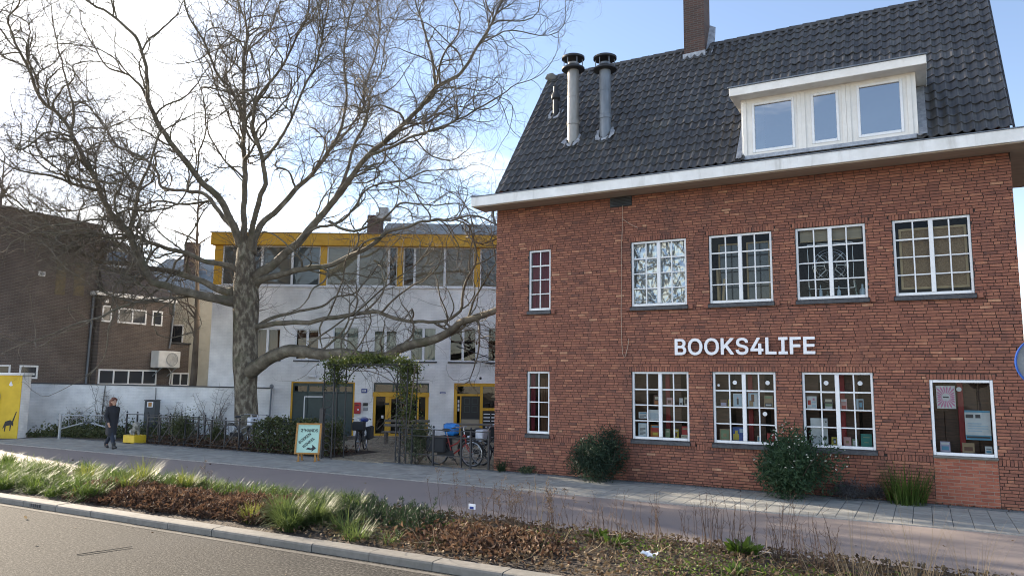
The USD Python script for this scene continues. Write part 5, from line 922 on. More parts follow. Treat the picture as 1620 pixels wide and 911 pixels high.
m = MB(); G = grow(np.array([[1.3,.1,.05],[1.25,.15,.05],[1.35,.05,.05]]), np.array([[0,0,1.],[0,0,1],[0,0,1]]), np.full(3,2.7), 12, .05, .3, rng); v, f = tubes(G, np.full((3,13),.018), 5); m.add(v, f)
G = grow(np.array([[-1.5,.1,2.7],[1.4,.1,2.7]]), np.array([[1,0,.05],[-1,0,.05]]), np.full(2,2.8), 12, .08, 0, rng); v, f = tubes(G, np.full((2,13),.012), 4); m.add(v, f); tag(m.build('stems', 'twig_bark', t), kind='stuff')
bush('arch_shrub', 'loose grey green shrub at the right foot of the arch', 'shrub', (-12.45,17.3,0), .62, 1.15, 1900, 'shrub_leaf', .06, 82, ratio=.45, k=12)
bush('courtyard_shrub', 'low yellowish shrub just inside the arch beside the dark bicycle', 'shrub', (-16.7,18.6,0), .6, .85, 1300, 'shrub_leaf', .07, 83, ratio=.3, k=10)
rng = np.random.default_rng(84); t = thing('hedge', 'ivy clad clipped hedge behind the railing right of the big trunk', 'hedge', (-17.1,17.55,0))
N = 9500; P = np.stack([rng.uniform(-1.75,1.45,N), rng.uniform(-.42,.4,N), 1.08*rng.random(N)**.75], 1); P[:, 2] *= .93+.16*np.sin(P[:, 0]*5)*.5+rng.normal(0,.04,N); keep = (np.abs(P[:,1]) > .2)|(P[:,2] > .75); P = P[keep]
tag(leafy(t, 'leaves', 'hedge_leaf', P, nrm(rng.normal(0,1,P.shape)+[0,-.3,.3]), np.clip(rng.normal(.5,.25,len(P)),0,1), .075, rng, .7), kind='stuff'); n = 40; G = grow(np.stack([rng.uniform(-1.6,1.4,n), rng.normal(0,.12,n), np.zeros(n)], 1), np.tile([[0,0,1.]], (n,1)), rng.uniform(.7,1.1,n), 6, .25, .1, rng); v, f = tubes(G, np.full((n,7),.009), 4); tag(MB().add(v, f).build('stems', 'twig_bark', t), kind='stuff')
bush('railing_shrub', 'narrow green shrub growing through the railing near the lion', 'shrub', (-22.35,17.35,0), .52, 1.15, 1500, 'hedge_leaf', .06, 85, k=12)
bush('railing_shrub', 'thin green shrub against the railing left of the trunk', 'shrub', (-20.9,17.6,0), .42, .75, 700, 'hedge_leaf', .06, 86, k=8)
rng = np.random.default_rng(87); N = 4200; P = np.stack([rng.uniform(-24.1,-15.8,N), rng.uniform(17.1,18.8,N), .03+rng.random(N)**2*.28], 1); v, f = leaves(P, rng.uniform(.05,.12,N), rng); tag(MB().add(v, f, np.repeat(rng.random(N),4)).build('garden_undergrowth', 'dead_leaf'), 'brown dead undergrowth on the soil behind the railing', 'undergrowth', kind='stuff')
rng = np.random.default_rng(88); N = 6500; r_ = rng.uniform(-18.3,-12.6,N); f_ = rng.uniform(28.6,31.1,N); z = .02+np.abs(rng.normal(0,.14,N))*(1+1.2*(f_-28.6)/2.5)*(.6+.8*meshkit.noise(np.stack([r_*1.3,f_,f_*0],1),2)); P = RHv*r_[:,None]+FHv*f_[:,None]+np.array([0,0,1.])*z[:,None]; v, f = leaves(P, rng.uniform(.07,.15,N), rng); tag(MB().add(v, f, np.repeat(rng.random(N),4)).build('verge_ground_cover', 'hedge_leaf'), 'dark green ground cover along the foot of the white garden wall', 'ground cover', kind='stuff')
def climber(label, r, n, h, seed, spread):
    rng = np.random.default_rng(seed); t = thing('wall_climber', label, 'climber', bw(r,31.1), DEG); P0 = np.stack([rng.normal(0,spread,n), np.full(n,-.03), np.zeros(n)], 1)
    G = grow(P0, np.stack([rng.normal(0,.12,n), np.zeros(n), np.ones(n)], 1), h*rng.uniform(.5,1.05,n), 10, .16, .12, rng); G[..., 1] = -.03-.02*rng.random((n,1)); v, f = tubes(G, np.linspace(.013,.004,11)[None].repeat(n,0), 4); m = MB().add(v, f)
    C = G[:, 3:].reshape(-1,3); k = rng.integers(0,len(C),n*14); d = np.stack([rng.normal(0,1,len(k)), rng.normal(0,.15,len(k)), rng.normal(.2,.6,len(k))], 1); Q = grow(C[k], d, rng.uniform(.1,.35,len(k)), 4, .3, 0, rng); v, f = tubes(Q, np.full((len(k),5),.004), 3); m.add(v, f); tag(m.build('bare_stems', 'twig_bark', t), kind='stuff')
climber('bare climber with upright stems on white garden wall above the barrier', -16.6, 12, 2.0, 91, .28); climber('bare tangled climber on white garden wall between cabinet and trunk', -12.0, 12, 1.9, 92, .22); climber('small dead climber on white wall just right of the cabinet', -13.95, 9, 1.3, 93, .15); climber('twiggy climber low on white wall beside painted gate', -18.0, 8, 1.2, 94, .25)
# ---------------------------------------------------------------- advertising board
mat('mint_board', [(0, (.42,.62,.50)), (1, (.50,.70,.58))], .5, ns=3); mat('orange_wood', [(0, (.36,.16,.035)), (1, (.50,.25,.07))], .55, ns=6, stretch=(1,1,6))
bd_ = thing('pavement_board', 'mint green pavement sign in orange frame reading 2e HANDS BOEKEN WINKEL', 'sign', (-15.3,15.98,0), 24)
tl_ = .14
def bdp(x, z, y=0): return (x, y+z*tl_, z)
m = MB()
for a, b_ in ((bdp(-.34,.22),bdp(-.34,1.06)),(bdp(.34,.22),bdp(.34,1.06)),(bdp(-.365,.24),bdp(.365,.24)),(bdp(-.365,1.05),bdp(.365,1.05))): m.bar(a, b_, .05, .04)
m.build('frame', 'orange_wood', bd_)
m = MB(); v = [bdp(-.32,.25,.0),bdp(.32,.25,.0),bdp(.32,1.04,.0),bdp(-.32,1.04,.0)]; v += [(x,y+.02,z) for x,y,z in v]; m.add(v, [[0,1,2,3],[5,4,7,6]]); m.build('panel', 'mint_board', bd_)
for x in (-.24,.24):
    for s in (0,1):
        m = MB(); m.bar((x,.045 if not s else .34,0),bdp(x,.24) if not s else (x,.10,.6),.045,.03); m.bar((x,-.06 if not s else .30,.012),(x,.13 if not s else .42,.012),.05,.024); m.build('leg', 'orange_wood', bd_)
def btext(s, h, x, z, ang, bold=True):
    t_ = meshkit.text_mesh(s, h, .003, bold); v = np.array(t_.vertices); v[:, :2] -= (t_.bounds[0][:2]+t_.bounds[1][:2])/2; c, s_ = math.cos(ang), math.sin(ang); u, w = v[:,0]*c-v[:,1]*s_+x, v[:,0]*s_+v[:,1]*c+z
    MB().add(np.stack([u, w*tl_-.003-v[:,2], w], 1), t_.faces).build('lettering', 'black_paint', bd_)
btext('2', .085, -.20, .87, 0); btext('E', .042, -.135, .895, 0); btext('HANDS', .08, .075, .87, 0); btext('BOEKEN', .075, -.10, .655, .70); btext('WINKEL', .075, .02, .535, .70)
arw = unary_union([Polygon([(-.09,.355),(-.04,.40),(.05,.385),(.13,.41),(.13,.365),(.05,.335),(-.04,.345)]), Polygon([(.09,.47),(.19,.385),(.08,.30),(.10,.385)]).buffer(.006)])
q = trimesh.creation.extrude_polygon(arw, .003, engine='earcut'); v = np.array(q.vertices); MB().add(np.stack([v[:,0]+.05, v[:,1]*tl_-.003-v[:,2], v[:,1]], 1), q.faces).build('arrow', 'black_paint', bd_)
# ---------------------------------------------------------------- bicycles
flat('tyre', (.02,.02,.02), .8); flat('bike_red', (.30,.035,.03), .3); flat('bike_black', (.02,.02,.022), .35); flat('bike_grey', (.32,.33,.34), .35); flat('chrome', (.6,.6,.62), .25, metal=.9); flat('bag_black', (.022,.023,.026), .8, bump=.4); flat('blue_plastic', (.03,.22,.62), .35, bump=.5); flat('crate_white', (.6,.62,.66), .5)
def bicycle(label, loc, rz, fm, bags=False, front=None, cover=None, steer=.0, step=True, tilt=0.):
    t = thing('bicycle', label, 'bicycle', loc, rz); R_ = .335; xr, xf = -.54, .54; q = np.linspace(0, 2*PI, 29)
    def sub(mb, n, m_, par=None): return mb.build(n, m_, par or t)
    for x in (xr, xf):
        w = sub(MB().tube(np.stack([x+R_*np.cos(q), 0*q, R_+.02+R_*np.sin(q)], 1), .022, 7), 'wheel', 'tyre')
        sub(MB().tube(np.stack([x+(R_-.03)*np.cos(q), 0*q, R_+.02+(R_-.03)*np.sin(q)], 1), .011, 5), 'rim', 'chrome', w)
        m = MB()
        for k in range(16): a = k*PI/8; m.bar((x,.02*(-1)**k,R_+.02),(x+(R_-.03)*math.cos(a),0,R_+.02+(R_-.03)*math.sin(a)),.004)
        m.lathe([(0,-.05),(.025,-.05),(.025,.05),(0,.05)], (x,0,R_+.02), 10, axis='y'); sub(m, 'spokes', 'chrome', w)
        g = np.linspace(.15*PI, .98*PI, 10) if x > 0 else np.linspace(.02*PI, .95*PI, 10); m = MB()
        for s in (-.028,.028): pass
        gx, gz = x+(R_+.045)*np.cos(g), R_+.02+(R_+.045)*np.sin(g); v = [[a, y, c-abs(y)*.4] for a, c in zip(gx, gz) for y in (-.03,0,.03)]
        m.add(v, [[i*3+j,i*3+j+1,i*3+j+4,i*3+j+3] for i in range(9) for j in range(2)]); sub(m, 'mudguard', 'bike_black')
    bb = (-.08,0,.30); hd0, hd1 = (.36,0,.62), (.30,0,.86); st = (-.24,0,.80); m = MB()
    m.tube([hd0,hd1],.021,8); m.tube([bb,st],.019,8); m.tube([hd0,(.2,0,.48),bb],.022,8)
    m.tube([hd1,(.08,0,.62),(-.15,0,.52)] if step else [hd1,(-.22,0,.78)],.018,8)
    for y in (-.05,.05): m.tube([bb,(xr,y,R_+.02)],.011,6); m.tube([(-.2,0,.66),(xr,y,R_+.02)],.010,6); m.tube([(.365,0,.60),(.40,y,.52),(xf,y,R_+.02)],.013,6)
    sub(m, 'frame', fm)
    sub(MB().tube([(.30,0,.86),(.27,0,1.0),(.28,0,1.06)],.014,7), 'stem', 'chrome'); m = MB(); m.tube([(.08,-.29,1.03),(.20,-.27,1.06),(.30,-.12,1.07),(.30,.12,1.07),(.20,.27,1.06),(.08,.29,1.03)],.012,7); hb = sub(m, 'handlebar', 'chrome')
    for y in (-.29,.29): sub(MB().tube([(.06,y,1.025),(.18,y*.94,1.055)],.018,7), 'grip', 'bike_black', hb)
    sub(MB().tube([(-.24,0,.80),(-.27,0,.93)],.013,6), 'seat_post', 'chrome')
    v = trimesh.creation.icosphere(2,1.); vv = np.array(v.vertices); vv = vv*np.stack([np.full(len(vv),.14), .055+.045*np.clip(-vv[:,0],-.6,1), np.full(len(vv),.045)],1); sub(MB().add(vv+[-.27,0,.96], v.faces), 'saddle', 'bike_black')
    m = MB()
    for y in (-.06,.06): m.bar((xr-.16,y,.74),(-.2,y,.74),.012); m.bar((xr-.02,y,.36),(xr-.05,y,.74),.01)
    for k in range(4): m.bar((xr-.12+k*.12,-.06,.74),(xr-.12+k*.12,.06,.74),.01)
    sub(m, 'carrier', 'bike_black')
    m = MB(); m.lathe([(0,-.01),(.09,-.01),(.09,.01),(0,.01)], (bb[0],-.05,bb[2]), 18, axis='y'); m.bar((bb[0],-.07,bb[2]),(bb[0]+.12,-.07,bb[2]-.11),.016); m.bar((bb[0],.07,bb[2]),(bb[0]-.12,.07,bb[2]+.11),.016); ck = sub(m, 'crank', 'bike_black')
    sub(MB().cbox(bb[0]+.07,-.15,bb[2]-.13,bb[0]+.17,-.075,bb[2]-.10,.006), 'pedal', 'tyre', ck); sub(MB().cbox(bb[0]-.17,.075,bb[2]+.10,bb[0]-.07,.15,bb[2]+.13,.006), 'pedal', 'tyre', ck)
    sub(MB().cbox(xr+.02,-.065,.28,-.02,-.04,.42,.02), 'chain_case', 'bike_black'); sub(MB().bar((-.12,.06,.28),(-.02,.22,.01),.014), 'kickstand', 'bike_black')
    sub(MB().lathe([(0,0),(.03,.0),(.04,.05),(.035,.07),(0,.075)],(.40,0,.80),10,axis='x'), 'headlight', 'chrome')
    if bags:
        for y in (-.17,.17): sub(MB().cbox(xr-.24,y-.075,.36,-.2,y+.075,.78,.04), 'pannier', 'bag_black')
    if front: sub(MB().cbox(.36,-.2,.70,.62,.2,.98,.03), 'front_bag', front)
    if cover:
        c_ = np.array(v.vertices)*[.2,.15,.09]; sub(MB().add(c_+[-.27,0,1.0], v.faces), 'saddle_cover', cover)
    return t
bicycle('red bicycle with black panniers leaning behind the low railing', (-11.33,17.48,0), 3, 'bike_red', True)
bicycle('black bicycle half hidden by the brick house corner', (-10.25,17.95,0), 176, 'bike_black', True, 'crate_white')
bicycle('dark grey bicycle standing between red bicycle and brick house corner', (-10.75,18.25,0), 8, 'bike_black', False, 'bag_black')
bicycle('dark bicycle with saddle under blue rain cover inside the arch', (-16.15,19.35,0), -62, 'bike_black', True, 'bag_black', 'blue_enamel')
bicycle('grey bicycle behind the railing left of the tree trunk', (-21.1,18.9,0), 12, 'bike_grey')
bicycle('light grey bicycle with white crate behind the railing posts', (-19.9,18.6,0), 170, 'bike_grey', False, 'crate_white')
cb = thing('blue_crate', 'bright blue plastic bag filled on the carrier behind red bicycle', 'bag', (-11.75,17.95,.78)); v = trimesh.creation.icosphere(3,1.); vv = np.array(v.vertices); vv = np.sign(vv)*np.abs(vv)**.55*[.2,.16,.17]; vv *= (.88+.24*meshkit.noise(vv*11+2))[:,None]; MB().add(vv+[0,0,.17], v.faces).build('bag', 'blue_plastic', cb, True); MB().cbox(-.25,-.2,-.06,.25,.2,.0,.01).build('base_tray', 'bag_black', cb)
for i, (x, y, l) in enumerate(((-16.6,22.3,'weathered garden bench seen through the arch before the entrance'),(-14.6,23.4,'weathered picnic table behind the right arch post'))):
    t = thing(('bench','picnic_table')[i], l, ('bench','table')[i], (x,y,0), 24); h = (.46,.76)[i]; w_ = (.4,.75)[i]
    for k in range(4): MB().cbox(-.85,-w_/2+k*w_/4,h-.04,.85,-w_/2+(k+1)*w_/4-.012,h,.006).build('slat', 'grey_wood', t)
    for xx_ in (-.7,.7):
        for yy2 in (-w_/2+.04,w_/2-.04): MB().cbox(xx_-.035,yy2-.03,0,xx_+.035,yy2+.03,h-.041,.006).build('leg', 'grey_wood', t)
    if i == 0:
        for k in range(2): MB().cbox(-.85,w_/2+.0,.62+.16*k,.85,w_/2+.03,.72+.16*k,.006).build('back_slat', 'grey_wood', t)
# ---------------------------------------------------------------- things by the garden wall
t = thing('utility_cabinet', 'dark grey utility cabinet with orange label against white wall', 'cabinet', bw(-14.52,30.6), DEG); MB().cbox(-.23,-.2,0,.23,.2,1.38,.02).build('case', 'dark_cabinet', t); MB().cbox(-.25,-.22,1.381,.25,.22,1.41,.008).build('lid', 'dark_stone', t); MB().box(-.12,-.206,1.12,.12,-.2005,1.34).build('label', 'letter_white', t); MB().box(-.07,-.21,1.15,.07,-.2065,1.31).build('orange_mark', 'orange_wood', t)
fb = thing('folding_barrier', 'grey tubular steel barrier with two half arms before the garden wall', 'barrier', bw(-15.7,28.1), DEG)
MB().tube([(-1.0,0,-.05),(-1.0,0,.93)],.05,10).build('post', 'galvanised', fb); MB().tube([(1.05,0,-.05),(1.05,0,.9)],.05,10).build('post', 'galvanised', fb)
for s in (-1,1):
    MB().tube([(s*1.0,0,.88),(s*.2,0,.885),(s*.12,0,.84),(s*.09,0,.64)],.022,7).build('arm', 'galvanised', fb); MB().tube([(s*.08,0,.63),(s*1.0,0,.38)],.026,7).build('brace', 'galvanised', fb)
    for x in (.4,.7): MB().tube([(s*x,0,.87),(s*x,0,.63-.27*(x-.08)/.92)],.010,5).build('upright', 'galvanised', fb)
MB().cbox(-.15,-.03,.6,.15,.03,.67,.01).build('lock', 'dark_stone', fb)
# lion on a yellow block
def bones(joints, pairs, seg=14):
    parts = [mf.Manifold.batch_hull([mf.Manifold.sphere(joints[a][3], seg).translate(tuple(map(float, joints[a][:3]))), mf.Manifold.sphere(joints[b][3], seg).translate(tuple(map(float, joints[b][:3])))]) for a, b in pairs]
    return mf.Manifold.batch_boolean(parts, mf.OpType.Add)
def skin(man, edge, it=8):
    q = man.refine_to_length(edge).to_mesh(); tm_ = trimesh.Trimesh(q.vert_properties[:, :3], q.tri_verts, process=True); trimesh.smoothing.filter_taubin(tm_, .5, .53, it); return tm_
lp = thing('stone_plinth', 'yellow painted block at the left end of the railing', 'plinth', (-24.5,17.1,0)); MB().cbox(-.32,-.24,-.02,.32,.24,.30,.02).build('block', 'yellow_wall', lp)
ln_ = thing('lion_statue', 'weathered mottled stone lion sitting on the yellow block', 'statue', (-24.5,17.1,.30), -25)
J = dict(rump=(-.17,0,.13,.11),back=(-.05,0,.20,.10),chest=(.09,0,.23,.105),neck=(.13,0,.32,.10),head=(.17,0,.36,.075),muz=(.25,0,.335,.042),e1=(.14,.065,.425,.02),e2=(.14,-.065,.425,.02),sl=(.11,.07,.18,.045),sr=(.11,-.07,.18,.045),fl=(.13,.075,.03,.032),fr=(.13,-.075,.03,.032),pl=(.20,.075,.025,.03),pr=(.20,-.075,.025,.03),hl=(-.12,.11,.11,.075),hr=(-.12,-.11,.11,.075),kl=(.0,.12,.04,.035),kr=(.0,-.12,.04,.035),ql=(.08,.12,.025,.03),qr=(.08,-.12,.025,.03),t1=(-.26,.03,.06,.025),t2=(-.22,.16,.03,.022),m1=(.10,.06,.36,.065),m2=(.10,-.06,.36,.065),m3=(.12,0,.42,.05))
bd2 = skin(bones(J, [('rump','back'),('back','chest'),('chest','neck'),('neck','head'),('head','muz'),('head','e1'),('head','e2'),('chest','sl'),('chest','sr'),('sl','fl'),('sr','fr'),('fl','pl'),('fr','pr'),('rump','hl'),('rump','hr'),('hl','kl'),('hr','kr'),('kl','ql'),('kr','qr'),('rump','t1'),('t1','t2'),('neck','m1'),('neck','m2'),('neck','m3'),('m1','chest'),('m2','chest')]), .02, 5)
vv = np.array(bd2.vertices); vv += nrm(vv-[.05,0,.2])*(meshkit.noise(vv*55, 3)[:,None]-.5)*.018*(vv[:,2:] > .2); MB().add(vv, bd2.faces).build('body', 'mossy_stone', ln_, True)
# ---------------------------------------------------------------- person
flat('skin_tone', (.50,.29,.20), .55); flat('coat_black', (.018,.018,.022), .8, bump=.4, bs=30); flat('jeans_dark', (.025,.03,.045), .85, bump=.4, bs=60); flat('boot_black', (.015,.014,.014), .45); mat('hair_auburn', [(0, (.07,.02,.012)), (1, (.17,.055,.03))], .5, ns=20, stretch=(6,6,1)); flat('eye_dark', (.03,.02,.02), .2); flat('lip', (.35,.12,.10), .5)
pe = thing('person', 'person with auburn hair in long black coat walking along the pavement', 'person', (-23.18,15.32,.012), -4)
J = dict(hip=(0,0,.86,.125),belly=(.01,0,1.0,.115),chest=(.02,0,1.18,.125),neck0=(.02,0,1.32,.06),neck=(.03,0,1.38,.048),head=(.05,0,1.50,.082),crown=(.035,0,1.535,.085),chin=(.10,0,1.435,.035),jaw=(.07,0,1.45,.055),
 nose=(.133,0,1.488,.012),nose0=(.118,0,1.515,.012),earl=(.035,.083,1.49,.018),earr=(.035,-.083,1.49,.018),
 shl=(.015,.155,1.27,.06),shr=(.015,-.155,1.27,.06),ell=(-.10,.21,1.02,.045),elr=(.02,-.22,1.02,.045),wrl=(-.06,.21,.80,.032),wrr=(.17,-.20,.84,.032),
 hpl=(0,.085,.83,.095),hpr=(0,-.085,.83,.095),knl=(-.12,.085,.47,.062),knr=(.20,-.085,.48,.062),anl=(-.40,.09,.13,.042),anr=(.36,-.085,.10,.042),tol=(-.29,.09,.03,.032),tor=(.48,-.085,.06,.032))
for s, w, d in (('l',(-.06,.21,.80),(-.02,0,-1)),('r',(.17,-.20,.84),(.35,0,-.9))):
    d = nrm(np.array(d, float)); w = np.array(w); side = np.array([1.,0,0]); side = nrm(side-d*(side@d)); pl_ = w+d*.055
    J['pa'+s] = (*pl_, .030)
    for k in range(4):
        b0 = pl_+d*.03+side*(-.030+.02*k); ln2 = (.055,.068,.072,.064)[3-k]; b1 = b0+d*ln2*.55+np.array([0,(-.012 if s == 'l' else .012),0]); b2 = b1+d*ln2*.45+np.array([0,(-.02 if s == 'l' else .02),0])
        J[f'f{k}a{s}'] = (*b0,.0095); J[f'f{k}b{s}'] = (*b1,.009); J[f'f{k}c{s}'] = (*b2,.0078)
    J['ta'+s] = (*(w+d*.03+side*.03), .012); J['tb'+s] = (*(w+d*.065+side*.05), .010); J['tc'+s] = (*(w+d*.09+side*.05), .009)
pairs = [('hip','belly'),('belly','chest'),('chest','neck0'),('neck0','neck'),('neck','jaw'),('head','crown'),('head','jaw'),('jaw','chin'),('head','chin'),('nose0','nose'),('nose0','head'),('head','earl'),('head','earr'),('chest','shl'),('chest','shr'),('shl','ell'),('shr','elr'),('ell','wrl'),('elr','wrr'),('hip','hpl'),('hip','hpr'),('hpl','knl'),('hpr','knr'),('knl','anl'),('knr','anr'),('anl','tol'),('anr','tor')]
for s in 'lr': pairs += [('wr'+s,'pa'+s),('wr'+s,'ta'+s),('ta'+s,'tb'+s),('tb'+s,'tc'+s)]+[p for k in range(4) for p in (('pa'+s,f'f{k}a{s}'),(f'f{k}a{s}',f'f{k}b{s}'),(f'f{k}b{s}',f'f{k}c{s}'))]
bd3 = skin(bones(J, pairs, 12), .016, 4); body = MB().tm(bd3).build('body', 'skin_tone', pe, True)
for y in (-.032,.032):
    v = trimesh.creation.icosphere(1,.011); MB().add(np.array(v.vertices)+[.122,y,1.508], v.faces).build('eye', 'eye_dark', pe, True)
MB().cbox(.126,-.022,1.448,.134,.022,1.460,.003).build('mouth', 'lip', pe)
C = {k: np.array(J[k]) for k in J}
K_ = dict(sh=(.02,0,1.27,.10),shl=(.015,.155,1.27,.078),shr=(.015,-.155,1.27,.078),ch=(.02,0,1.15,.155),wa=(.0,0,.98,.15),hp=(-.01,0,.82,.175),hml=(-.15,.07,.40,.15),hmr=(.15,-.07,.40,.15),ell=(-.10,.215,1.02,.062),elr=(.02,-.225,1.02,.062),wrl=(-.065,.21,.83,.050),wrr=(.155,-.20,.865,.050),co=(.02,0,1.345,.075))
ct = skin(bones(K_, [('co','sh'),('sh','shl'),('sh','shr'),('sh','ch'),('shl','ch'),('shr','ch'),('ch','wa'),('wa','hp'),('hp','hml'),('hp','hmr'),('hml','hmr'),('shl','ell'),('shr','elr'),('ell','wrl'),('elr','wrr')], 14).trim_by_plane((0,0,1),.44), .025, 5); MB().tm(ct).build('coat', 'coat_black', pe, True)
T_ = dict(hpl=(0,.085,.80,.105),hpr=(0,-.085,.80,.105),knl=(-.12,.085,.47,.074),knr=(.20,-.085,.48,.074),anl=(-.385,.09,.16,.056),anr=(.355,-.085,.14,.056))
MB().tm(skin(bones(T_, [('hpl','knl'),('hpr','knr'),('knl','anl'),('knr','anr'),('hpl','hpr')], 14), .025, 4)).build('trousers', 'jeans_dark', pe, True)
B_ = dict(a=(-.385,.09,.19,.062),b=(-.40,.09,.09,.055),c=(-.29,.09,.035,.042),d=(-.42,.09,.07,.04),e=(.352,-.085,.19,.062),f=(.365,-.085,.08,.055),g=(.50,-.085,.07,.038),h=(.345,-.085,.04,.038))
MB().tm(skin(bones(B_, [('a','b'),('b','c'),('b','d')], 12), .02, 3)).build('boot', 'boot_black', pe, True); MB().tm(skin(bones(B_, [('e','f'),('f','g'),('f','h')], 12), .02, 3)).build('boot', 'boot_black', pe, True)
Hh = dict(a=(.02,0,1.55,.10),b=(-.02,0,1.50,.108),c=(-.035,0,1.39,.10),d=(-.02,.055,1.36,.05),e=(-.02,-.055,1.36,.05),f=(.06,.05,1.565,.05),g=(.06,-.05,1.565,.05))
hr = skin(bones(Hh, [('a','b'),('b','c'),('c','d'),('c','e'),('a','f'),('a','g'),('f','g'),('d','b'),('e','b')], 14), .016, 3); vv = np.array(hr.vertices); vv += nrm(vv-[0,0,1.46])*(meshkit.noise(vv*[50,50,18])[:,None]-.5)*.02; MB().add(vv, hr.faces).build('hair', 'hair_auburn', pe, True)
MB().cbox(-.24,-.13,.98,-.13,.13,1.27,.04).build('backpack', 'bag_black', pe)
# ---------------------------------------------------------------- traffic sign seen from behind
ts = thing('traffic_sign', 'round traffic sign seen from its grey back with blue rim', 'traffic sign', (1.28,10.92,0), 8)
MB().tube([(0,0,-.1),(0,0,2.95)],.03,10).build('pole', 'galvanised', ts); MB().lathe([(0,-.0),(.305,-.0),(.305,.012),(0,.012)],(0,-.045,2.6),48,axis='y').build('back_plate', 'sign_back', ts, 40)
MB().lathe([(.296,.022),(.31,.022),(.31,-.03),(.296,-.03),(.296,.022)],(0,-.045,2.6),48,axis='y').build('rim', 'sign_blue', ts, 40)
MB().lathe([(0,-.034),(.295,-.034),(.295,-.03)],(0,-.01,2.6),48,axis='y').build('front_plate', 'sign_blue', ts, 40)
ap = unary_union([sbox(-.035,-.2,.035,.08), Polygon([(-.14,.06),(0,.2),(.14,.06)])]); MB().ext(ap, .002, (np.array([[1,0,0],[0,0,1],[0,1,0]],float), np.array([0,.0245,2.6]))).build('symbol', 'letter_white', ts)
m = MB(); m.cbox(-.06,-.044,2.68,.06,.03,2.71,.004); m.build('clamp', 'galvanised', ts); MB().cbox(-.06,-.044,2.48,.06,.03,2.51,.004).build('clamp', 'galvanised', ts)
# ---------------------------------------------------------------- planted bed
rng = np.random.default_rng(101)
def mass_blades(P, ln, lean, droop, w, m, name, label, cat, rng, K=4, windx=.0):
    n = len(P); a = rng.random(n)*2*PI; a = np.where(rng.random(n) < windx, rng.normal(0,.7,n), a)
    v, f = blades(P, a, ln, lean, droop, w, rng, K); return tag(MB().add(v, f, np.repeat(np.clip(rng.normal(.5,.25,n),0,1), 2*(K+1))).build(name, m), label, cat, kind='stuff')
def tufts_at(C, per, spread, rng):
    P = np.repeat(C, per, 0); a = rng.random(len(P))*2*PI; r = spread*np.sqrt(rng.random(len(P))); P = P+np.stack([np.cos(a)*r, np.sin(a)*r, 0*r], 1); P[:, 2] = soil_z(P[:,0], np.clip(P[:,1],8.1,10.86))-.02; return P
def region(n, x0, x1, f0, f1): 
    x = rng.uniform(x0, x1, n); u = rng.random(n); y = f0(x)+(f1(x)-f0(x))*u; return np.stack([x, y, 0*x], 1)
C = region(150, -24, -13.2, lambda x: 8.35+0*x, lambda x: 10.6+0*x); P = tufts_at(C, 170, .17, rng); n = len(P)
mass_blades(P, .46*rng.uniform(.5,1.25,n), np.abs(rng.normal(.2,.35,n)), rng.uniform(.9,2.1,n), .014*rng.uniform(.7,1.3,n), 'grass_blade', 'bed_grass', 'dense green grass filling the left end of the planted bed', 'grass', rng, 4, .3)
C = region(62, -13.6, -8.6, lambda x: 9.75+.0*x, lambda x: 10.65+0*x); P = tufts_at(C, 170, .17, rng); n = len(P)
mass_blades(P, .36*rng.uniform(.5,1.25,n), np.abs(rng.normal(.2,.35,n)), rng.uniform(.9,2.1,n), .013*rng.uniform(.7,1.3,n), 'grass_blade', 'rear_grass', 'green grass along the cycle path edge behind the brown dead plants', 'grass', rng, 4, .3)
for i, (x, y, h, lab) in enumerate(((-14.2,10.2,.62,'tall yellow green sunlit grass tuft, tallest in the left grass'),(-13.75,9.75,.56,'yellow green grass tuft right of the tallest one'),(-12.6,9.95,.52,'bright yellow green grass tuft behind the middle of the brown plants'),(-15.2,9.6,.5,'yellowish grass tuft near the left picture edge'),(-13.3,9.2,.42,'low yellow grass tuft at the left end of the brown plants'),(-9.25,8.55,.34,'small yellow tuft at the right end of the brown plants'))):
    tuft('yellow_tuft', lab, (x,y,soil_z(x,y)-.02), 190, h, 'yellow_blade', 110+i, .13, .45, 1.3, .012)
for i, (x, y, n, h, lab) in enumerate(((-8.75,8.75,900,.56,'largest arching pale green sedge clump by the kerb'),(-8.25,8.9,750,.54,'arching sedge clump at the right side of the largest one'),(-8.35,8.45,600,.46,'drooping sedge clump in front at the kerb edge'),(-9.0,9.6,600,.46,'upright sedge clump behind the largest clump'),(-8.35,9.8,560,.46,'rear sedge clump next to the dark conifer'),(-7.55,8.75,200,.40,'thin sedge clump right of the big clumps'),(-7.05,8.42,170,.36,'small grey green sedge at the kerb before the conifer'),(-6.55,8.5,90,.24,'tiny sedge tuft right of the small grey green one'),(-5.95,8.6,80,.20,'last tiny green tuft near the kerb'))):
    tuft('sedge_clump', lab, (x,y,soil_z(x,y)-.02), n, h, 'carex_blade', 120+i, .16, .5, 2.1, .013)
N = 15000; P = region(N, -13.9, -8.9, lambda x: 8.28+.02*(x+14), lambda x: 9.95+.0*x); hgt = .26*meshkit.fbm(P*[1.6,1.6,0]+[3,1,0], 3, 9)*(1-np.abs((P[:,1]-9.1)/.95)**3); P[:, 2] = soil_z(P[:,0],P[:,1])+np.clip(hgt,0,1)*1.25*rng.random(N)**.6
v, f = leaves(P, rng.uniform(.04,.10,N), rng, None, .42, .9); tag(MB().add(v, f, np.repeat(np.clip(rng.normal(.45,.25,N),0,1),4)).build('withered_plants', 'dead_leaf'), 'brown withered plants along the kerb between green grass and sedge', 'dead plants', kind='stuff')
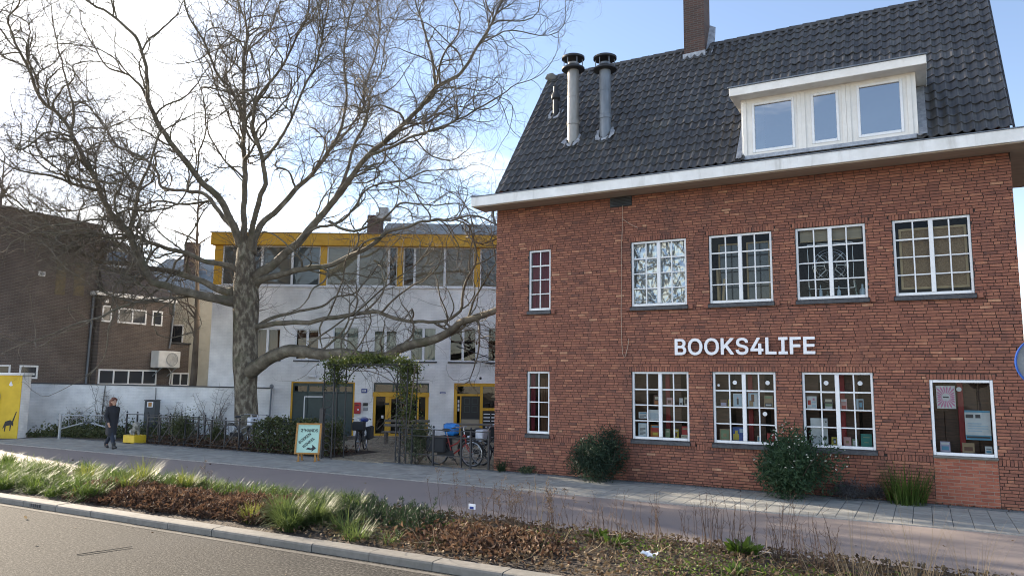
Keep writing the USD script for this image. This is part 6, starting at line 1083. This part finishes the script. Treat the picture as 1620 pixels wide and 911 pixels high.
N = 1300; st = region(N, -13.8, -9.0, lambda x: 8.4+0*x, lambda x: 9.9+0*x); st[:, 2] = soil_z(st[:,0],st[:,1]); G = grow(st, np.stack([rng.normal(0,.7,N), rng.normal(0,.7,N), np.full(N,.8)],1), rng.uniform(.15,.4,N), 4, .3, -.15, rng); v, f = tubes(G, np.full((N,5),.0035), 3); tag(MB().add(v, f, .3).build('withered_stems', 'dead_leaf'), 'tangled brown dead stems among the withered plants', 'dead stems', kind='stuff')
# low conifer
rng = np.random.default_rng(130); t = thing('creeping_conifer', 'dark green low spreading conifer in the middle of the bed', 'conifer', (-7.55,9.55,.08)); n = 260
st = np.stack([rng.uniform(-1.2,1.15,n), rng.uniform(-.5,.45,n), np.zeros(n)], 1); st[:,1] -= st[:,0]*.12; G = grow(st, np.stack([rng.normal(0,.8,n), rng.normal(0,.8,n), np.full(n,.75)],1), rng.uniform(.2,.42,n), 6, .18, .05, rng); v, f = tubes(G, np.full((n,7),.005), 3); tag(MB().add(v, f).build('stems', 'twig_bark', t), kind='stuff')
Pn = np.repeat(G[:, 1:].reshape(-1,3), 11, 0); d = np.repeat(nrm(G[:, 1:]-G[:, :-1]).reshape(-1,3), 11, 0); v, f = leaves(Pn+rng.normal(0,.014,Pn.shape), rng.uniform(.035,.075,len(Pn)), rng, d+rng.normal(0,.5,Pn.shape), .2); tag(MB().add(v, f, np.repeat(np.clip(rng.normal(.5,.25,len(Pn)),0,1),4)).build('needles', 'conifer_leaf', t), kind='stuff')
# litter, crumbs and weeds on the soil
rng = np.random.default_rng(140); N = 9500; x = rng.uniform(-8.6,3.,N); y = rng.uniform(8.16,10.8,N); P = np.stack([x,y,soil_z(x,y)+.02+.05*meshkit.fbm(np.stack([x*2.2,y*2.2,0*x],1),3,3)+rng.random(N)*.02],1); v, f = leaves(P, rng.uniform(.02,.085,N), rng, np.stack([rng.normal(0,1,N),rng.normal(0,1,N),rng.normal(.1,.25,N)],1), .6, .5); tag(MB().add(v, f, np.repeat(rng.random(N)**1.3,4)).build('bed_litter', 'litter_leaf'), 'brown and tan leaf litter covering the right half of the bed', 'leaf litter', kind='stuff')
N = 2600; x = rng.normal(-5.3,.55,N); y = rng.normal(9.0,.32,N).clip(8.2,10.6); P = np.stack([x,y,soil_z(x,y)+rng.random(N)*.13],1); v, f = leaves(P, rng.uniform(.05,.11,N), rng, None, .5, .9); tag(MB().add(v, f, np.repeat(rng.random(N),4)).build('dead_leaf_heap', 'dead_leaf'), 'reddish brown heap of dead leaves under the dry stalks', 'dead leaves', kind='stuff')
N = 420; st = np.stack([rng.uniform(-6.6,-.5,N), rng.uniform(8.3,10.6,N), np.zeros(N)],1); st[:,2] = soil_z(st[:,0],st[:,1])+.03; G = grow(st, np.stack([rng.normal(0,1,N),rng.normal(0,1,N),rng.uniform(0,.5,N)],1), rng.uniform(.15,.5,N), 4, .25, -.05, rng); v, f = tubes(G, np.full((N,5),.0028), 3); tag(MB().add(v, f, np.repeat(rng.random(N),15)).build('dead_twigs', 'straw'), 'pale dead twigs and straw lying across the bed soil', 'dead twigs', kind='stuff')
N = 3200; k = rng.normal(0,1,(N,2)); cx = np.array([[-4.9,9.6],[-3.3,9.9],[-1.9,9.3],[-.8,9.0],[-6.4,9.5],[.3,9.4],[-2.6,9.0]])[rng.integers(0,7,N)]; x = cx[:,0]+k[:,0]*.42; y = (cx[:,1]+k[:,1]*.3).clip(8.2,10.7); P = np.stack([x,y,soil_z(x,y)+.02+rng.random(N)*.05],1); v, f = leaves(P, rng.uniform(.02,.05,N), rng, np.stack([rng.normal(0,1,N),rng.normal(0,1,N),np.full(N,.5)],1), .7); tag(MB().add(v, f, np.repeat(rng.random(N),4)).build('weeds', 'weed_leaf'), 'small yellow green weeds spread over the soil right of the conifer', 'weeds', kind='stuff')
def rosette(label, x, y, n, s, seed, m='weed_leaf'):
    rng = np.random.default_rng(seed); t = thing('leafy_weed', label, 'weed', (x,y,soil_z(x,y))); a = rng.random(n)*2*PI; v, f = leaves(np.stack([np.cos(a)*.03,np.sin(a)*.03,np.full(n,.01)],1), s*rng.uniform(.6,1.2,n), rng, np.stack([np.cos(a),np.sin(a),rng.uniform(.3,1.4,n)],1)*1.6, .35); tag(MB().add(v, f, np.repeat(rng.random(n),4)).build('leaves', m, t), kind='stuff')
rosette('bright green leafy weed near cycle path among brown stalks', -2.15,10.15,46,.26,150); rosette('green leafy weed left of the white paper scrap', -3.75,9.75,24,.2,151); rosette('green leafy weed at the bottom edge of the bed', -2.0,9.0,20,.17,152); rosette('pale green weed below the tall dry seed heads', -4.15,10.1,20,.2,153)
# dry stalks
def stalks(label, x, y, n, h, spread, seed, heads=True, m='dry_stalk', r=.0042, group=None):
    rng = np.random.default_rng(seed); t = thing('dry_stalks', label, 'dry plant', (x,y,soil_z(x,y)-.03), group=group); P0 = np.stack([rng.normal(0,spread,n), rng.normal(0,spread*.7,n).clip(-.6,.6), 0*rng.random(n)],1)
    G = grow(P0, np.stack([rng.normal(0,.13,n), rng.normal(0,.13,n), np.ones(n)],1), h*rng.uniform(.45,1.1,n), 7, .045, .05, rng); v, f = tubes(G, np.linspace(r,r*.5,8)[None]*rng.uniform(.7,1.3,(n,1)), 4); tag(MB().add(v, f, np.repeat(rng.random(n),32)).build('stems', m, t), kind='stuff')
    k = rng.integers(0,n,n*5); s = rng.integers(3,8,n*5); Q = grow(G[k,s], np.stack([rng.normal(0,1,n*5),rng.normal(0,1,n*5),np.full(n*5,.9)],1), rng.uniform(.04,.14,n*5), 3, .15, .1, rng); v, f = tubes(Q, np.full((n*5,4),.0018), 3); tag(MB().add(v, f, .5).build('side_stems', m, t), kind='stuff')
    if heads:
        T = np.concatenate([G[:, -1], Q[rng.random(len(Q)) < .5, -1]]); T = T[T[:,2] > h*.55]; P = np.repeat(T, 11, 0)+rng.normal(0,.020,(len(T)*11,3)); v, f = leaves(P, rng.uniform(.012,.032,len(P)), rng, None, .6); tag(MB().add(v, f, np.repeat(rng.random(len(P)),4)).build('seed_heads', 'seed_head', t), kind='stuff')
for i, a in enumerate((('tall dry stalks with brown seed heads at the left end of the stalk row',-6.75,10.3,9,.78,.16),('dry stalks with fluffy tan seed heads above the white plant label',-6.15,10.2,14,.72,.2),('bushy dry stalks with tan heads before the lit kerb',-5.55,10.35,22,.64,.2),('dry brown stalks with drooping heads right of the bushy ones',-4.95,10.2,14,.62,.16))): stalks(*a, 160+i)
for i, a in enumerate((('bare thin reddish stalks before the evergreen bush window',-4.1,10.15,16,.62,.14),('bare reddish stalks left of the bright green weed',-3.35,10.05,20,.70,.28),('bare reddish stalks standing behind the bright green weed',-2.5,10.25,26,.72,.26),('bare reddish stalks right of the bright green weed',-1.75,10.15,24,.72,.22),('bare reddish stalks nearest the pale tall grass',-1.15,9.85,22,.66,.18),('few thin bare stalks at the seed head end',-4.6,10.4,8,.55,.25))): stalks(*a, 170+i, heads=False)
stalks('tiny dry orange weed at the cycle path edge behind the grass', -13.0,10.75,5,.5,.05,180); 
for i, (x, y, n, h, lab) in enumerate(((-.75,9.1,34,.95,'tall straw coloured grass at lower right, leftmost clump'),(-.15,9.0,46,1.05,'tallest straw coloured grass clump at lower right'),(.35,9.2,40,.95,'straw coloured grass clump under the round traffic sign'),(-.45,8.7,26,.7,'short straw coloured grass clump nearest the camera'))):
    tuft('straw_grass', lab, (x,y,soil_z(x,y)-.02), n, h, 'straw', 190+i, .14, .32, .75, .006)
stalks('pale leaning straw stem among the dry seed heads', -4.85,9.75,2,.85,.04,199, False, 'straw', .006)
# litter on bed and road
t = thing('paper_scrap', 'crumpled white paper scrap lying on the soil', 'litter', (-3.09,9.26,soil_z(-3.,9.26)+.05)); rng = np.random.default_rng(7); gx, gy = np.meshgrid(np.linspace(-.095,.095,7), np.linspace(-.065,.065,6)); gz = rng.normal(0,.03,gx.shape)+.03; i = np.arange(42).reshape(6,7); MB().add(np.stack([gx+rng.normal(0,.01,gx.shape),gy,gz],-1), np.stack([i[:-1,:-1],i[:-1,1:],i[1:,1:],i[1:,:-1]],-1).reshape(-1,4)).build('paper', 'letter_white', t)
t = thing('plant_label', 'small white plant label on a wooden stick in the bed', 'label', (-6.05,9.85,soil_z(-6,9.85))); MB().bar((0,0,-.05),(0,0,.30),.012,.008).build('stick', 'straw', t); MB().cbox(-.06,-.008,.27,.06,.002,.35,.003).build('card', 'letter_white', t); MB().box(-.04,-.0105,.275,.03,-.0085,.31).build('print', 'blue_enamel', t)
t = thing('stick', 'thin dark stick lying on the sunlit road', 'stick', (-9.7,6.45,.012)); MB().tube([(-.10,-.32,.0),(-.03,-.1,.004),(.03,.12,.002),(.09,.33,.006)],[.006,.007,.006,.005],6).build('wood', 'twig_bark', t)
rng = np.random.default_rng(201); N = 90; x = rng.uniform(-22,2,N); y = np.where(rng.random(N) < .6, rng.uniform(10.98,14.4,N), rng.uniform(4,7.7,N)); v, f = leaves(np.stack([x,y,np.full(N,.008)],1), rng.uniform(.03,.08,N), rng, np.stack([rng.normal(0,1,N),rng.normal(0,1,N),rng.normal(0,.1,N)],1), .6); tag(MB().add(v, f, np.repeat(rng.random(N),4)).build('scattered_leaves', 'litter_leaf'), 'single dry leaves scattered over cycle path and road', 'leaves', kind='stuff')

# ---------------------------------------------------------------- behind the windows of the brick house
for n, c in dict(paper_white=(.62,.63,.64), paper_cream=(.55,.50,.38), book_orange=(.45,.15,.03), book_red=(.45,.035,.03), book_yellow=(.55,.42,.05), book_blue=(.05,.11,.36), book_teal=(.02,.20,.17), book_pink=(.55,.30,.30), book_tan=(.32,.22,.12), book_brown=(.14,.06,.035), book_green=(.20,.28,.16), book_lilac=(.42,.38,.52), ink=(.05,.05,.06), poster_pink=(.60,.20,.38), poster_blue=(.10,.30,.45), pale_blue=(.40,.52,.62)).items(): flat(n, c, .5, var=.1)
mat('curtain_red', [(0, (.13,.012,.025)), (1, (.30,.03,.06))], .9, ns=5, stretch=(7,7,.3)); mat('chipboard', [(0, (.20,.125,.06)), (1, (.34,.23,.125))], .8, ns=40, spread=(.35,.65)); flat('pine_frame', (.46,.33,.17), .6); mat('foil', [(0, (.6,.6,.6)), (1, (.75,.75,.75))], .22, metal=.95); glassmat('bottle_glass', 1.6, (.65,.8,.8))
def prop(name, label, cat, x0, x1, z0, z1, y, m, deco=(), lean=.06, th=.03, group=None):
    """Something flat standing or hanging behind a pane: body and printed marks (fractions of its face)."""
    w, h = x1-x0, z1-z0; t = thing(name, label, cat, ((x0+x1)/2, y, z0), group=group)
    mb = MB(); c = [(-w/2,0,0),(w/2,0,0),(w/2,lean*h,h),(-w/2,lean*h,h)]; mb.add(c+[(a,b_+th,d) for a,b_,d in c], [[0,1,2,3],[5,4,7,6],[1,5,6,2],[4,0,3,7],[3,2,6,7],[4,5,1,0]]); mb.build(('cover' if cat == 'book' else 'sheet'), m, t)
    for i, (a, b_, c_, d, mm) in enumerate(deco):
        e = .0015+.0005*i; MB().add([((a-.5)*w,lean*b_*h-e,b_*h),((c_-.5)*w,lean*b_*h-e,b_*h),((c_-.5)*w,lean*d*h-e,d*h),((a-.5)*w,lean*d*h-e,d*h)], [[0,1,2,3]]).build('print', mm, t)
lines = lambda m, n=5, a=.12, b_=.88, z0=.12, z1=.7: [(a, z0+(z1-z0)*k/n, b_-.25*(k % 3 == 0), z0+(z1-z0)*(k+.45)/n, m) for k in range(n)]
def win_interior(i, x0, x1):
    s = thing('window_shelf', ('display shelves and red post behind the left shop window','display shelves and red post behind the middle shop window','display shelves and red post behind the right shop window')[i], 'shelf', ((x0+x1)/2, D+.14, .9)); xm = (x0+x1)/2; w = (x1-x0)/2
    for z in (.14,.875): MB().cbox(-w,.0,z-.03,w,.36,z,.004).build('shelf_board', 'brown_wood', s)
    for k, px_ in enumerate((-.16,.5)): MB().cbox(w*.08+(k*w*.9)-.05,.30,-.4,w*.08+(k*w*.9)+.05,.38,1.9,.006).build('upright', 'red_post' if k == 0 else 'brown_wood', s)
    for k in range(4): MB().cbox(-w-.1+k*(w+.1)/2,.385+.5*(k%2),-.5,-w-.1+(k+.92)*(w+.1)/2,.40+.5*(k%2),1.9,.004).build('rear_panel', 'brown_wood', s)
    rng = np.random.default_rng(300+i)
for i, (a, b_) in enumerate(LOW): win_interior(i, a, b_)
Z0, Z1, YB = 1.045, 1.78, D+.17
a, b_ = LOW[0]; W_ = b_-a
def at(i, f): return LOW[i][0]+(LOW[i][1]-LOW[i][0])*f
prop('book','brown and orange book on the upper shelf of left shop window','book',at(0,.35),at(0,.46),Z1,Z1+.24,YB,'book_brown',[(.15,.1,.85,.45,'book_orange'),(.2,.6,.8,.85,'paper_cream')])
prop('book','small pinkish book right of the red post in left shop window','book',at(0,.58),at(0,.68),Z1,Z1+.19,YB,'book_pink',[(.2,.3,.8,.7,'book_brown')])
prop('book','narrow white book on the upper shelf of left shop window','book',at(0,.80),at(0,.86),Z1,Z1+.18,YB,'paper_white',[(.2,.2,.8,.4,'ink')]); prop('book','white book with dark picture at the right end of left window shelf','book',at(0,.89),at(0,.96),Z1,Z1+.2,YB,'paper_cream',[(.15,.3,.85,.8,'ink')])
YP = D+.125
prop('notice','white notice with lines pasted low in left shop window','notice',at(0,.09),at(0,.24),1.47,1.62,YP,'paper_white',lines('ink',3)+[(.1,.75,.9,.9,'poster_blue')],0,.002)
prop('notice','wide white notice beside the small one in left shop window','notice',at(0,.27),at(0,.47),1.44,1.68,YP,'paper_white',lines('pale_blue',6),0,.002)
prop('notice','tall white notice with blue border at bottom of left shop window','notice',at(0,.08),at(0,.235),1.05,1.36,YP,'pale_blue',[(.08,.06,.92,.94,'paper_white')]+lines('ink',6,.16,.84),0,.002)
prop('book','orange picture book at the bottom of left shop window','book',at(0,.29),at(0,.475),Z0,Z0+.28,YB,'book_orange',[(.05,.45,.95,.75,'book_red'),(.1,.78,.9,.92,'poster_blue'),(.2,.15,.7,.35,'book_yellow')]); prop('book','grey green book right of the mullion in left shop window','book',at(0,.55),at(0,.63),Z0,Z0+.2,YB,'book_green',[(.2,.6,.8,.8,'paper_cream')])
prop('book','yellow book with brown figure at the bottom of left shop window','book',at(0,.69),at(0,.78),Z0,Z0+.2,YB,'book_yellow',[(.3,.15,.7,.6,'book_brown'),(.1,.75,.9,.9,'paper_white')]); prop('book','wide dark red book at the bottom right of left shop window','book',at(0,.83),at(0,.97),Z0+.08,Z0+.27,YB+.03,'book_red',[(.1,.6,.9,.8,'book_tan')]); prop('book','low cream book lying before the wide dark red one','book',at(0,.83),at(0,.96),Z0,Z0+.08,YB-.03,'paper_cream',[(.1,.4,.8,.6,'ink')])
prop('book','brown and lilac book on upper shelf of middle shop window','book',at(1,.09),at(1,.2),Z1,Z1+.17,YB,'book_brown',[(.1,.2,.9,.6,'book_lilac')]); prop('book','thin yellow book beside the brown and lilac one','book',at(1,.22),at(1,.265),Z1,Z1+.18,YB,'book_yellow',[(.2,.3,.8,.5,'ink')])
prop('poster','pale blue poster with dark figure in the middle shop window','poster',at(1,.31),at(1,.455),Z1+.01,Z1+.31,YP,'paper_white',[(.06,.05,.94,.95,'pale_blue'),(.4,.2,.62,.62,'ink'),(.44,.62,.58,.74,'book_pink')],0,.002)
prop('poster','white poster with brown running figure in middle shop window','poster',at(1,.55),at(1,.71),Z1,Z1+.33,YP,'pale_blue',[(.1,.1,.5,.5,'book_tan'),(.3,.4,.6,.9,'book_brown'),(.62,.1,.9,.9,'paper_white')],0,.002)
prop('book','tan book with dark car picture in the middle shop window','book',at(1,.79),at(1,.93),Z1,Z1+.28,YB,'book_tan',[(.1,.1,.9,.4,'ink'),(.2,.2,.8,.3,'paper_white'),(.1,.75,.9,.95,'book_green')])
prop('picture','framed greenish picture at the bottom of middle shop window','picture',at(1,.07),at(1,.24),Z0,Z0+.25,YB,'book_tan',[(.1,.1,.9,.9,'book_green'),(.35,.3,.65,.6,'book_tan')]); prop('book','yellow and blue large book in the middle shop window','book',at(1,.28),at(1,.465),Z0,Z0+.3,YB,'book_blue',[(.05,.05,.55,.5,'book_yellow'),(.2,.5,.45,.75,'book_yellow'),(.6,.6,.9,.9,'pale_blue')])
prop('book','small grey book standing right of red post in middle window','book',at(1,.665),at(1,.71),Z0,Z0+.13,YB,'paper_cream',[(.2,.2,.8,.8,'poster_blue')]); prop('book','plain bright red book at bottom right of middle shop window','book',at(1,.82),at(1,.95),Z0,Z0+.19,YB,'book_red',[(.35,.5,.65,.62,'paper_cream')])
prop('poster','white poster with red marks on the upper shelf, right shop window','poster',at(2,.05),at(2,.195),Z1,Z1+.28,YP,'paper_white',[(.1,.35,.4,.7,'book_red'),(.5,.2,.9,.35,'pale_blue'),(.5,.5,.9,.6,'pale_blue'),(.6,.7,.8,.85,'poster_pink')],0,.002)
prop('book','black book with landscape picture in the right shop window','book',at(2,.30),at(2,.42),Z1,Z1+.24,YB,'ink',[(.08,.05,.92,.3,'paper_white'),(.08,.3,.92,.55,'book_green'),(.1,.7,.9,.92,'paper_cream')]); prop('book','pink and red book right of mullion in right shop window','book',at(2,.53),at(2,.62),Z1,Z1+.24,YB,'book_pink',[(.2,.1,.8,.4,'book_red'),(.1,.75,.9,.9,'paper_white')]); prop('book','dark blue and white book at the right end, right window shelf','book',at(2,.75),at(2,.85),Z1,Z1+.24,YB,'pale_blue',[(.3,.1,.9,.9,'ink'),(.4,.3,.8,.7,'poster_blue')])
prop('white_board','large white board with two small dark marks in right shop window','board',at(2,.09),at(2,.335),1.05,1.60,YP+.02,'paper_white',[(.12,.28,.34,.31,'ink'),(.2,.22,.27,.28,'ink'),(.68,.22,.90,.33,'ink'),(.86,.84,.95,.89,'ink')],.02,.01)
prop('book','small yellow and black book right of white board','book',at(2,.38),at(2,.475),Z0,Z0+.17,YB,'book_yellow',[(.3,.2,.7,.8,'ink'),(.35,.3,.65,.6,'paper_white')]); prop('book','pale pink book right of the mullion in right shop window','book',at(2,.55),at(2,.655),Z0,Z0+.18,YB,'book_pink',[(.3,.3,.7,.6,'book_tan')]); prop('book','little white and green book in the right shop window','book',at(2,.67),at(2,.75),Z0,Z0+.15,YB,'book_green',[(.15,.15,.85,.75,'paper_white')]); prop('book','large teal book in bottom right pane of right shop window','book',at(2,.79),at(2,.94),Z0,Z0+.26,YB,'book_teal',[(.3,.3,.7,.36,'book_green'),(.2,.7,.8,.76,'book_green')])
def sticker(label, x, z, r=.047):
    t = thing('round_sticker', label, 'sticker', (x, D+.057, z)); MB().lathe([(0,.004),(r,.004),(r,0),(0,0)],n=24,axis='y').build('disc', 'paper_white', t); MB().lathe([(r*.42,.006),(r*.62,.006),(r*.62,.0045),(r*.42,.0045)],n=20,axis='y').build('ring_mark', 'ink', t); MB().lathe([(0,.006),(r*.16,.006),(r*.16,.0045)],n=10,axis='y').build('dot_mark', 'ink', t)
sticker('round white sticker in the top left half of middle shop window', at(1,.355), 2.335); sticker('round white sticker at the top right of middle shop window', at(1,.87), 2.335); sticker('round white sticker lowest in the middle shop window', at(1,.815), 1.66); sticker('tiny white sticker in the top left pane of middle window', at(1,.09), 2.27, .028); sticker('round white sticker in the top left half of right shop window', at(2,.345), 2.345); sticker('round white sticker at the top right of right shop window', at(2,.82), 2.345)
x0, x1, z0, z1 = SHOP; w_ = x1-x0; h_ = z1-z0
def sx(f): return x0+w_*f
sticker('round white sticker on the red post of the plain window', sx(.47), z0+h_*.875, .045)
s = thing('window_shelf', 'brown panelling and red post behind the plain window', 'shelf', ((x0+x1)/2, D+.14, .9)); MB().cbox(-w_/2,.0,.06,w_/2,.45,.115,.004).build('shelf_board', 'brown_wood', s)
MB().cbox(-.055,.24,.1,.045,.34,1.55,.006).build('upright', 'red_post', s)
for k in range(4): MB().cbox(-.58+k*.29,.42+.03*(k%2),.1,-.58+k*.29+.28,.44+.03*(k%2),1.6,.004).build('rear_panel', 'brown_wood', s)
pk = []
for k in range(22): q = k*2*PI/22; pk.append((q, .30+.16*((k*7) % 5)/5))
prop('flower_poster','white poster with pink flower rays in the plain window','poster',sx(.105),sx(.41),z0+h_*.615,z0+h_*.92,YP,'paper_white',[],0,.002)
fp = thing('flower_print', 'pink petal rays printed round the middle of flower poster', 'print', (sx(.2575), YP-.002, z0+h_*.7675)); hw, hh = w_*.1525, h_*.1525
for q, r in pk:
    c_, s_ = math.cos(q), math.sin(q); k = min(hw/abs(c_) if abs(c_) > .01 else 9, hh/abs(s_) if abs(s_) > .01 else 9)*.97; MB().add([(c_*.075-s_*.006,0,s_*.075+c_*.006),(c_*.075+s_*.006,0,s_*.075-c_*.006),(c_*k*.8+s_*.016,0,s_*k*.8-c_*.016),(c_*k,0,s_*k),(c_*k*.8-s_*.016,0,s_*k*.8+c_*.016)], [[0,1,2],[0,2,4],[4,2,3]]).build('petal', 'poster_pink', fp)
MB().add([(-.05,-.001,-.01),(.05,-.001,-.012),(.05,-.001,.012),(-.05,-.001,.012)], [[0,1,2,3]]).build('caption', 'ink', fp)
prop('event_poster','large pale blue poster with boats under the blue reflection','poster',sx(.535),sx(.93),z0+h_*.215,z0+h_*.60,YP,'paper_white',[(0,.0,1,.16,'poster_blue'),(.04,.06,.96,.12,'ink'),(0,.93,1,1,'poster_blue'),(.04,.74,.34,.86,'ink'),(.42,.74,.62,.86,'ink')]+lines('pale_blue',4,.1,.9,.28,.62),0,.002)
prop('book','lilac book standing at the left of the plain window','book',sx(.12),sx(.28),z0+.065,z0+.26,YB-.03,'book_lilac',[(.15,.15,.85,.55,'poster_blue'),(.1,.7,.9,.9,'paper_white')]); prop('book','tan book with ornament in the middle of the plain window','book',sx(.47),sx(.66),z0+.065,z0+.25,YB-.03,'book_tan',[(.15,.2,.85,.6,'book_brown')]); prop('book','small white and blue book at the right of plain window','book',sx(.82),sx(.93),z0+.065,z0+.20,YB-.03,'paper_white',[(.15,.1,.85,.4,'poster_blue'),(.15,.6,.85,.7,'ink')])
# upper storey: foil, frames, blind and glass, boards; curtains in the narrow windows
a, b_ = UP[0]; n = 60; gx, gz = np.meshgrid(np.linspace(a+.03,b_-.03,n), np.linspace(4.17,5.68,n)); rng = np.random.default_rng(400)
q = np.stack([gx,gz,0*gx],-1); fo = .035*np.abs(meshkit.fbm(q*[6,2.2,1]+[3,0,0],3,5)-.5)*4; xm = (a+b_)/2
for k in range(26):
    c0 = np.array([rng.uniform(a,b_), rng.uniform(4.2,5.7)]); th = math.atan2(4.1-c0[1], (xm-c0[0])) if rng.random() < .6 else rng.random()*PI; d_ = (gx-c0[0])*-math.sin(th)+(gz-c0[1])*math.cos(th); l_ = (gx-c0[0])*math.cos(th)+(gz-c0[1])*math.sin(th); fo += .022*rng.uniform(.4,1)*np.clip(1-np.abs(d_)/.045,0,1)*np.exp(-(l_/.5)**2)
i = np.arange(n*n).reshape(n,n); t = thing('foil_sheet', 'crumpled silver foil covering the leftmost large upper window inside', 'foil', ((a+b_)/2, D+.15, 4.15)); MB().add(np.stack([gx-(a+b_)/2, -fo+.03, gz-4.15],-1), np.stack([i[:-1,:-1],i[:-1,1:],i[1:,1:],i[1:,:-1]],-1).reshape(-1,4)).build('sheet', 'foil', t)
def inner_frame(t, x0, x1, z0, z1, y, w, m):
    mb = MB(); mb.box(x0,y,z0,x0+w,y+.03,z1); mb.box(x1-w,y,z0,x1,y+.03,z1); mb.box(x0+w,y+.001,z0,x1-w,y+.03,z0+w); mb.box(x0+w,y+.001,z1-w,x1-w,y+.03,z1); mb.build('frame', m, t)
a, b_ = UP[1]
for k, (p, q_, lab) in enumerate(((a+.14,a+.63,'tan inner window frame, left one behind second upper window'),(a+.78,b_-.10,'tan inner window frame, right one behind second upper window'))):
    t = thing('inner_frame', lab, 'frame', (p, D+.35, 4.2)); inner_frame(t, 0, q_-p, 0, 1.35, 0, .035, 'pine_frame'); MB().box(.036,.02,.036,q_-p-.036,.028,1.314).build('pane', 'dark_glass', t)
for k, (xx0, h_2) in enumerate(((.16,.55),(.26,.32))):
    t = thing('batten', ('pale wooden batten leaning left in the second upper window','shorter pale batten beside the leaning one, second upper window')[k], 'batten', (a+xx0, D+.2, 4.2)); MB().bar((0,0,0),(-.03*(1-2*k),.05,h_2+.2),.05,.02).build('wood', 'pine_frame', t)
a, b_ = UP[2]; t = thing('roller_blind', 'tan roller blind pulled a little down in the third upper window', 'blind', ((a+b_)/2, D+.16, 5.4)); MB().box(-.62,0,.02,.62,.004,.30).build('cloth', 'blind_tan', t); MB().tube([(-.62,0,.02),(.62,0,.02)],.012,6).build('bottom_bar', 'pine_frame', t)
t = thing('leaded_ornament', 'round leaded ornament hanging behind the third upper window', 'ornament', ((a+b_)/2-.02, D+.17, 4.87)); q = np.linspace(0,2*PI,33)
for r in (.36,.30,.12): MB().tube(np.stack([r*np.cos(q),0*q,r*np.sin(q)],1),.006,5).build('ring', 'chrome', t)
for k in range(8): c_, s_ = math.cos(k*PI/4), math.sin(k*PI/4); MB().bar((.12*c_,0,.12*s_),(.36*c_,0,.36*s_),.007).build('spoke', 'chrome', t); MB().tube(np.stack([.21*c_+.08*np.cos(q[::2]),0*q[::2],.21*s_+.08*np.sin(q[::2])],1),.005,4).build('loop', 'chrome', t)
for p, r in (((-.45,-.5),(.45,-.5)),((.45,-.5),(.45,.48)),((.45,.48),(-.45,.48)),((-.45,.48),(-.45,-.5))): MB().bar((p[0],0,p[1]),(r[0],0,r[1]),.008).build('outer_bar', 'chrome', t)
for k, (fx, h_2, r, lab) in enumerate(((.17,.22,.03,'slim clear bottle leftmost on the third upper window sill'),(.33,.26,.035,'curved glass bottle left of the mullion, third upper window'),(.43,.12,.045,'low glass jar just left of the mullion, third upper window'),(.59,.22,.04,'straight glass vase right of the mullion, third upper window'),(.83,.40,.022,'tallest thin bottle on the third upper window sill'),(.92,.24,.06,'wide glass goblet at right of third upper window'))):
    t = thing('glass_bottle', lab, 'bottle', (a+(b_-a)*fx, D+.16, 4.19)); MB().lathe([(0,0),(r,0),(r,h_2*.5),(r*.35,h_2*.7),(r*.35,h_2),(0,h_2)],n=14).build('glass', 'pale_blue' if k % 2 else 'bottle_glass', t, 40)
t = thing('window_bench', 'board carrying glass bottles behind the third upper window', 'shelf', ((a+b_)/2, D+.16, 4.165)); MB().cbox(-.66,-.06,-.02,.66,.2,.02,.004).build('board', 'brown_wood', t)
a, b_ = UP[3]
for k, (p, q_, lab) in enumerate(((a+.13,(a+b_)/2-.0,'chipboard panel behind the left half of fourth upper window'),((a+b_)/2+.01,b_-.09,'chipboard panel behind the right half of fourth upper window'))):
    t = thing('chipboard_panel', lab, 'board', (p, D+.17, 4.3)); MB().cbox(0,.012,0,q_-p,.03,1.2,.003).build('board', 'chipboard', t); inner_frame(t, -.02, q_-p+.02 if k else q_-p, -.03, 1.24, -.02, .045, 'pine_frame')
def curtain(label, x0, x1, z0, z1, y, m, n=40):
    t = thing('curtain', label, 'curtain', ((x0+x1)/2, y, z0)); xs = np.linspace(x0,x1,n)-(x0+x1)/2; ph = np.arange(n)*1.35; rows = []
    for k, z in enumerate(np.linspace(0,z1-z0,5)): rows.append(np.stack([xs+.01*np.sin(ph*.7+k), .03*np.sin(ph+.3*k), np.full(n,z)],1))
    i = np.arange(5*n).reshape(5,n); MB().add(np.concatenate(rows), np.stack([i[:-1,:-1],i[:-1,1:],i[1:,1:],i[1:,:-1]],-1).reshape(-1,4)).build('cloth', m, t, True)
curtain('dark red curtain drawn across the narrow upper window', -8.9,-8.3,4.15,5.7,D+.16,'curtain_red'); curtain('dull tan curtain behind the narrow lower window', -8.75,-8.33,1.05,2.4,D+.4,'curtain_brown'); curtain('dark red curtain at the left of the narrow lower window', -8.94,-8.80,1.05,2.56,D+.2,'curtain_red', 14)
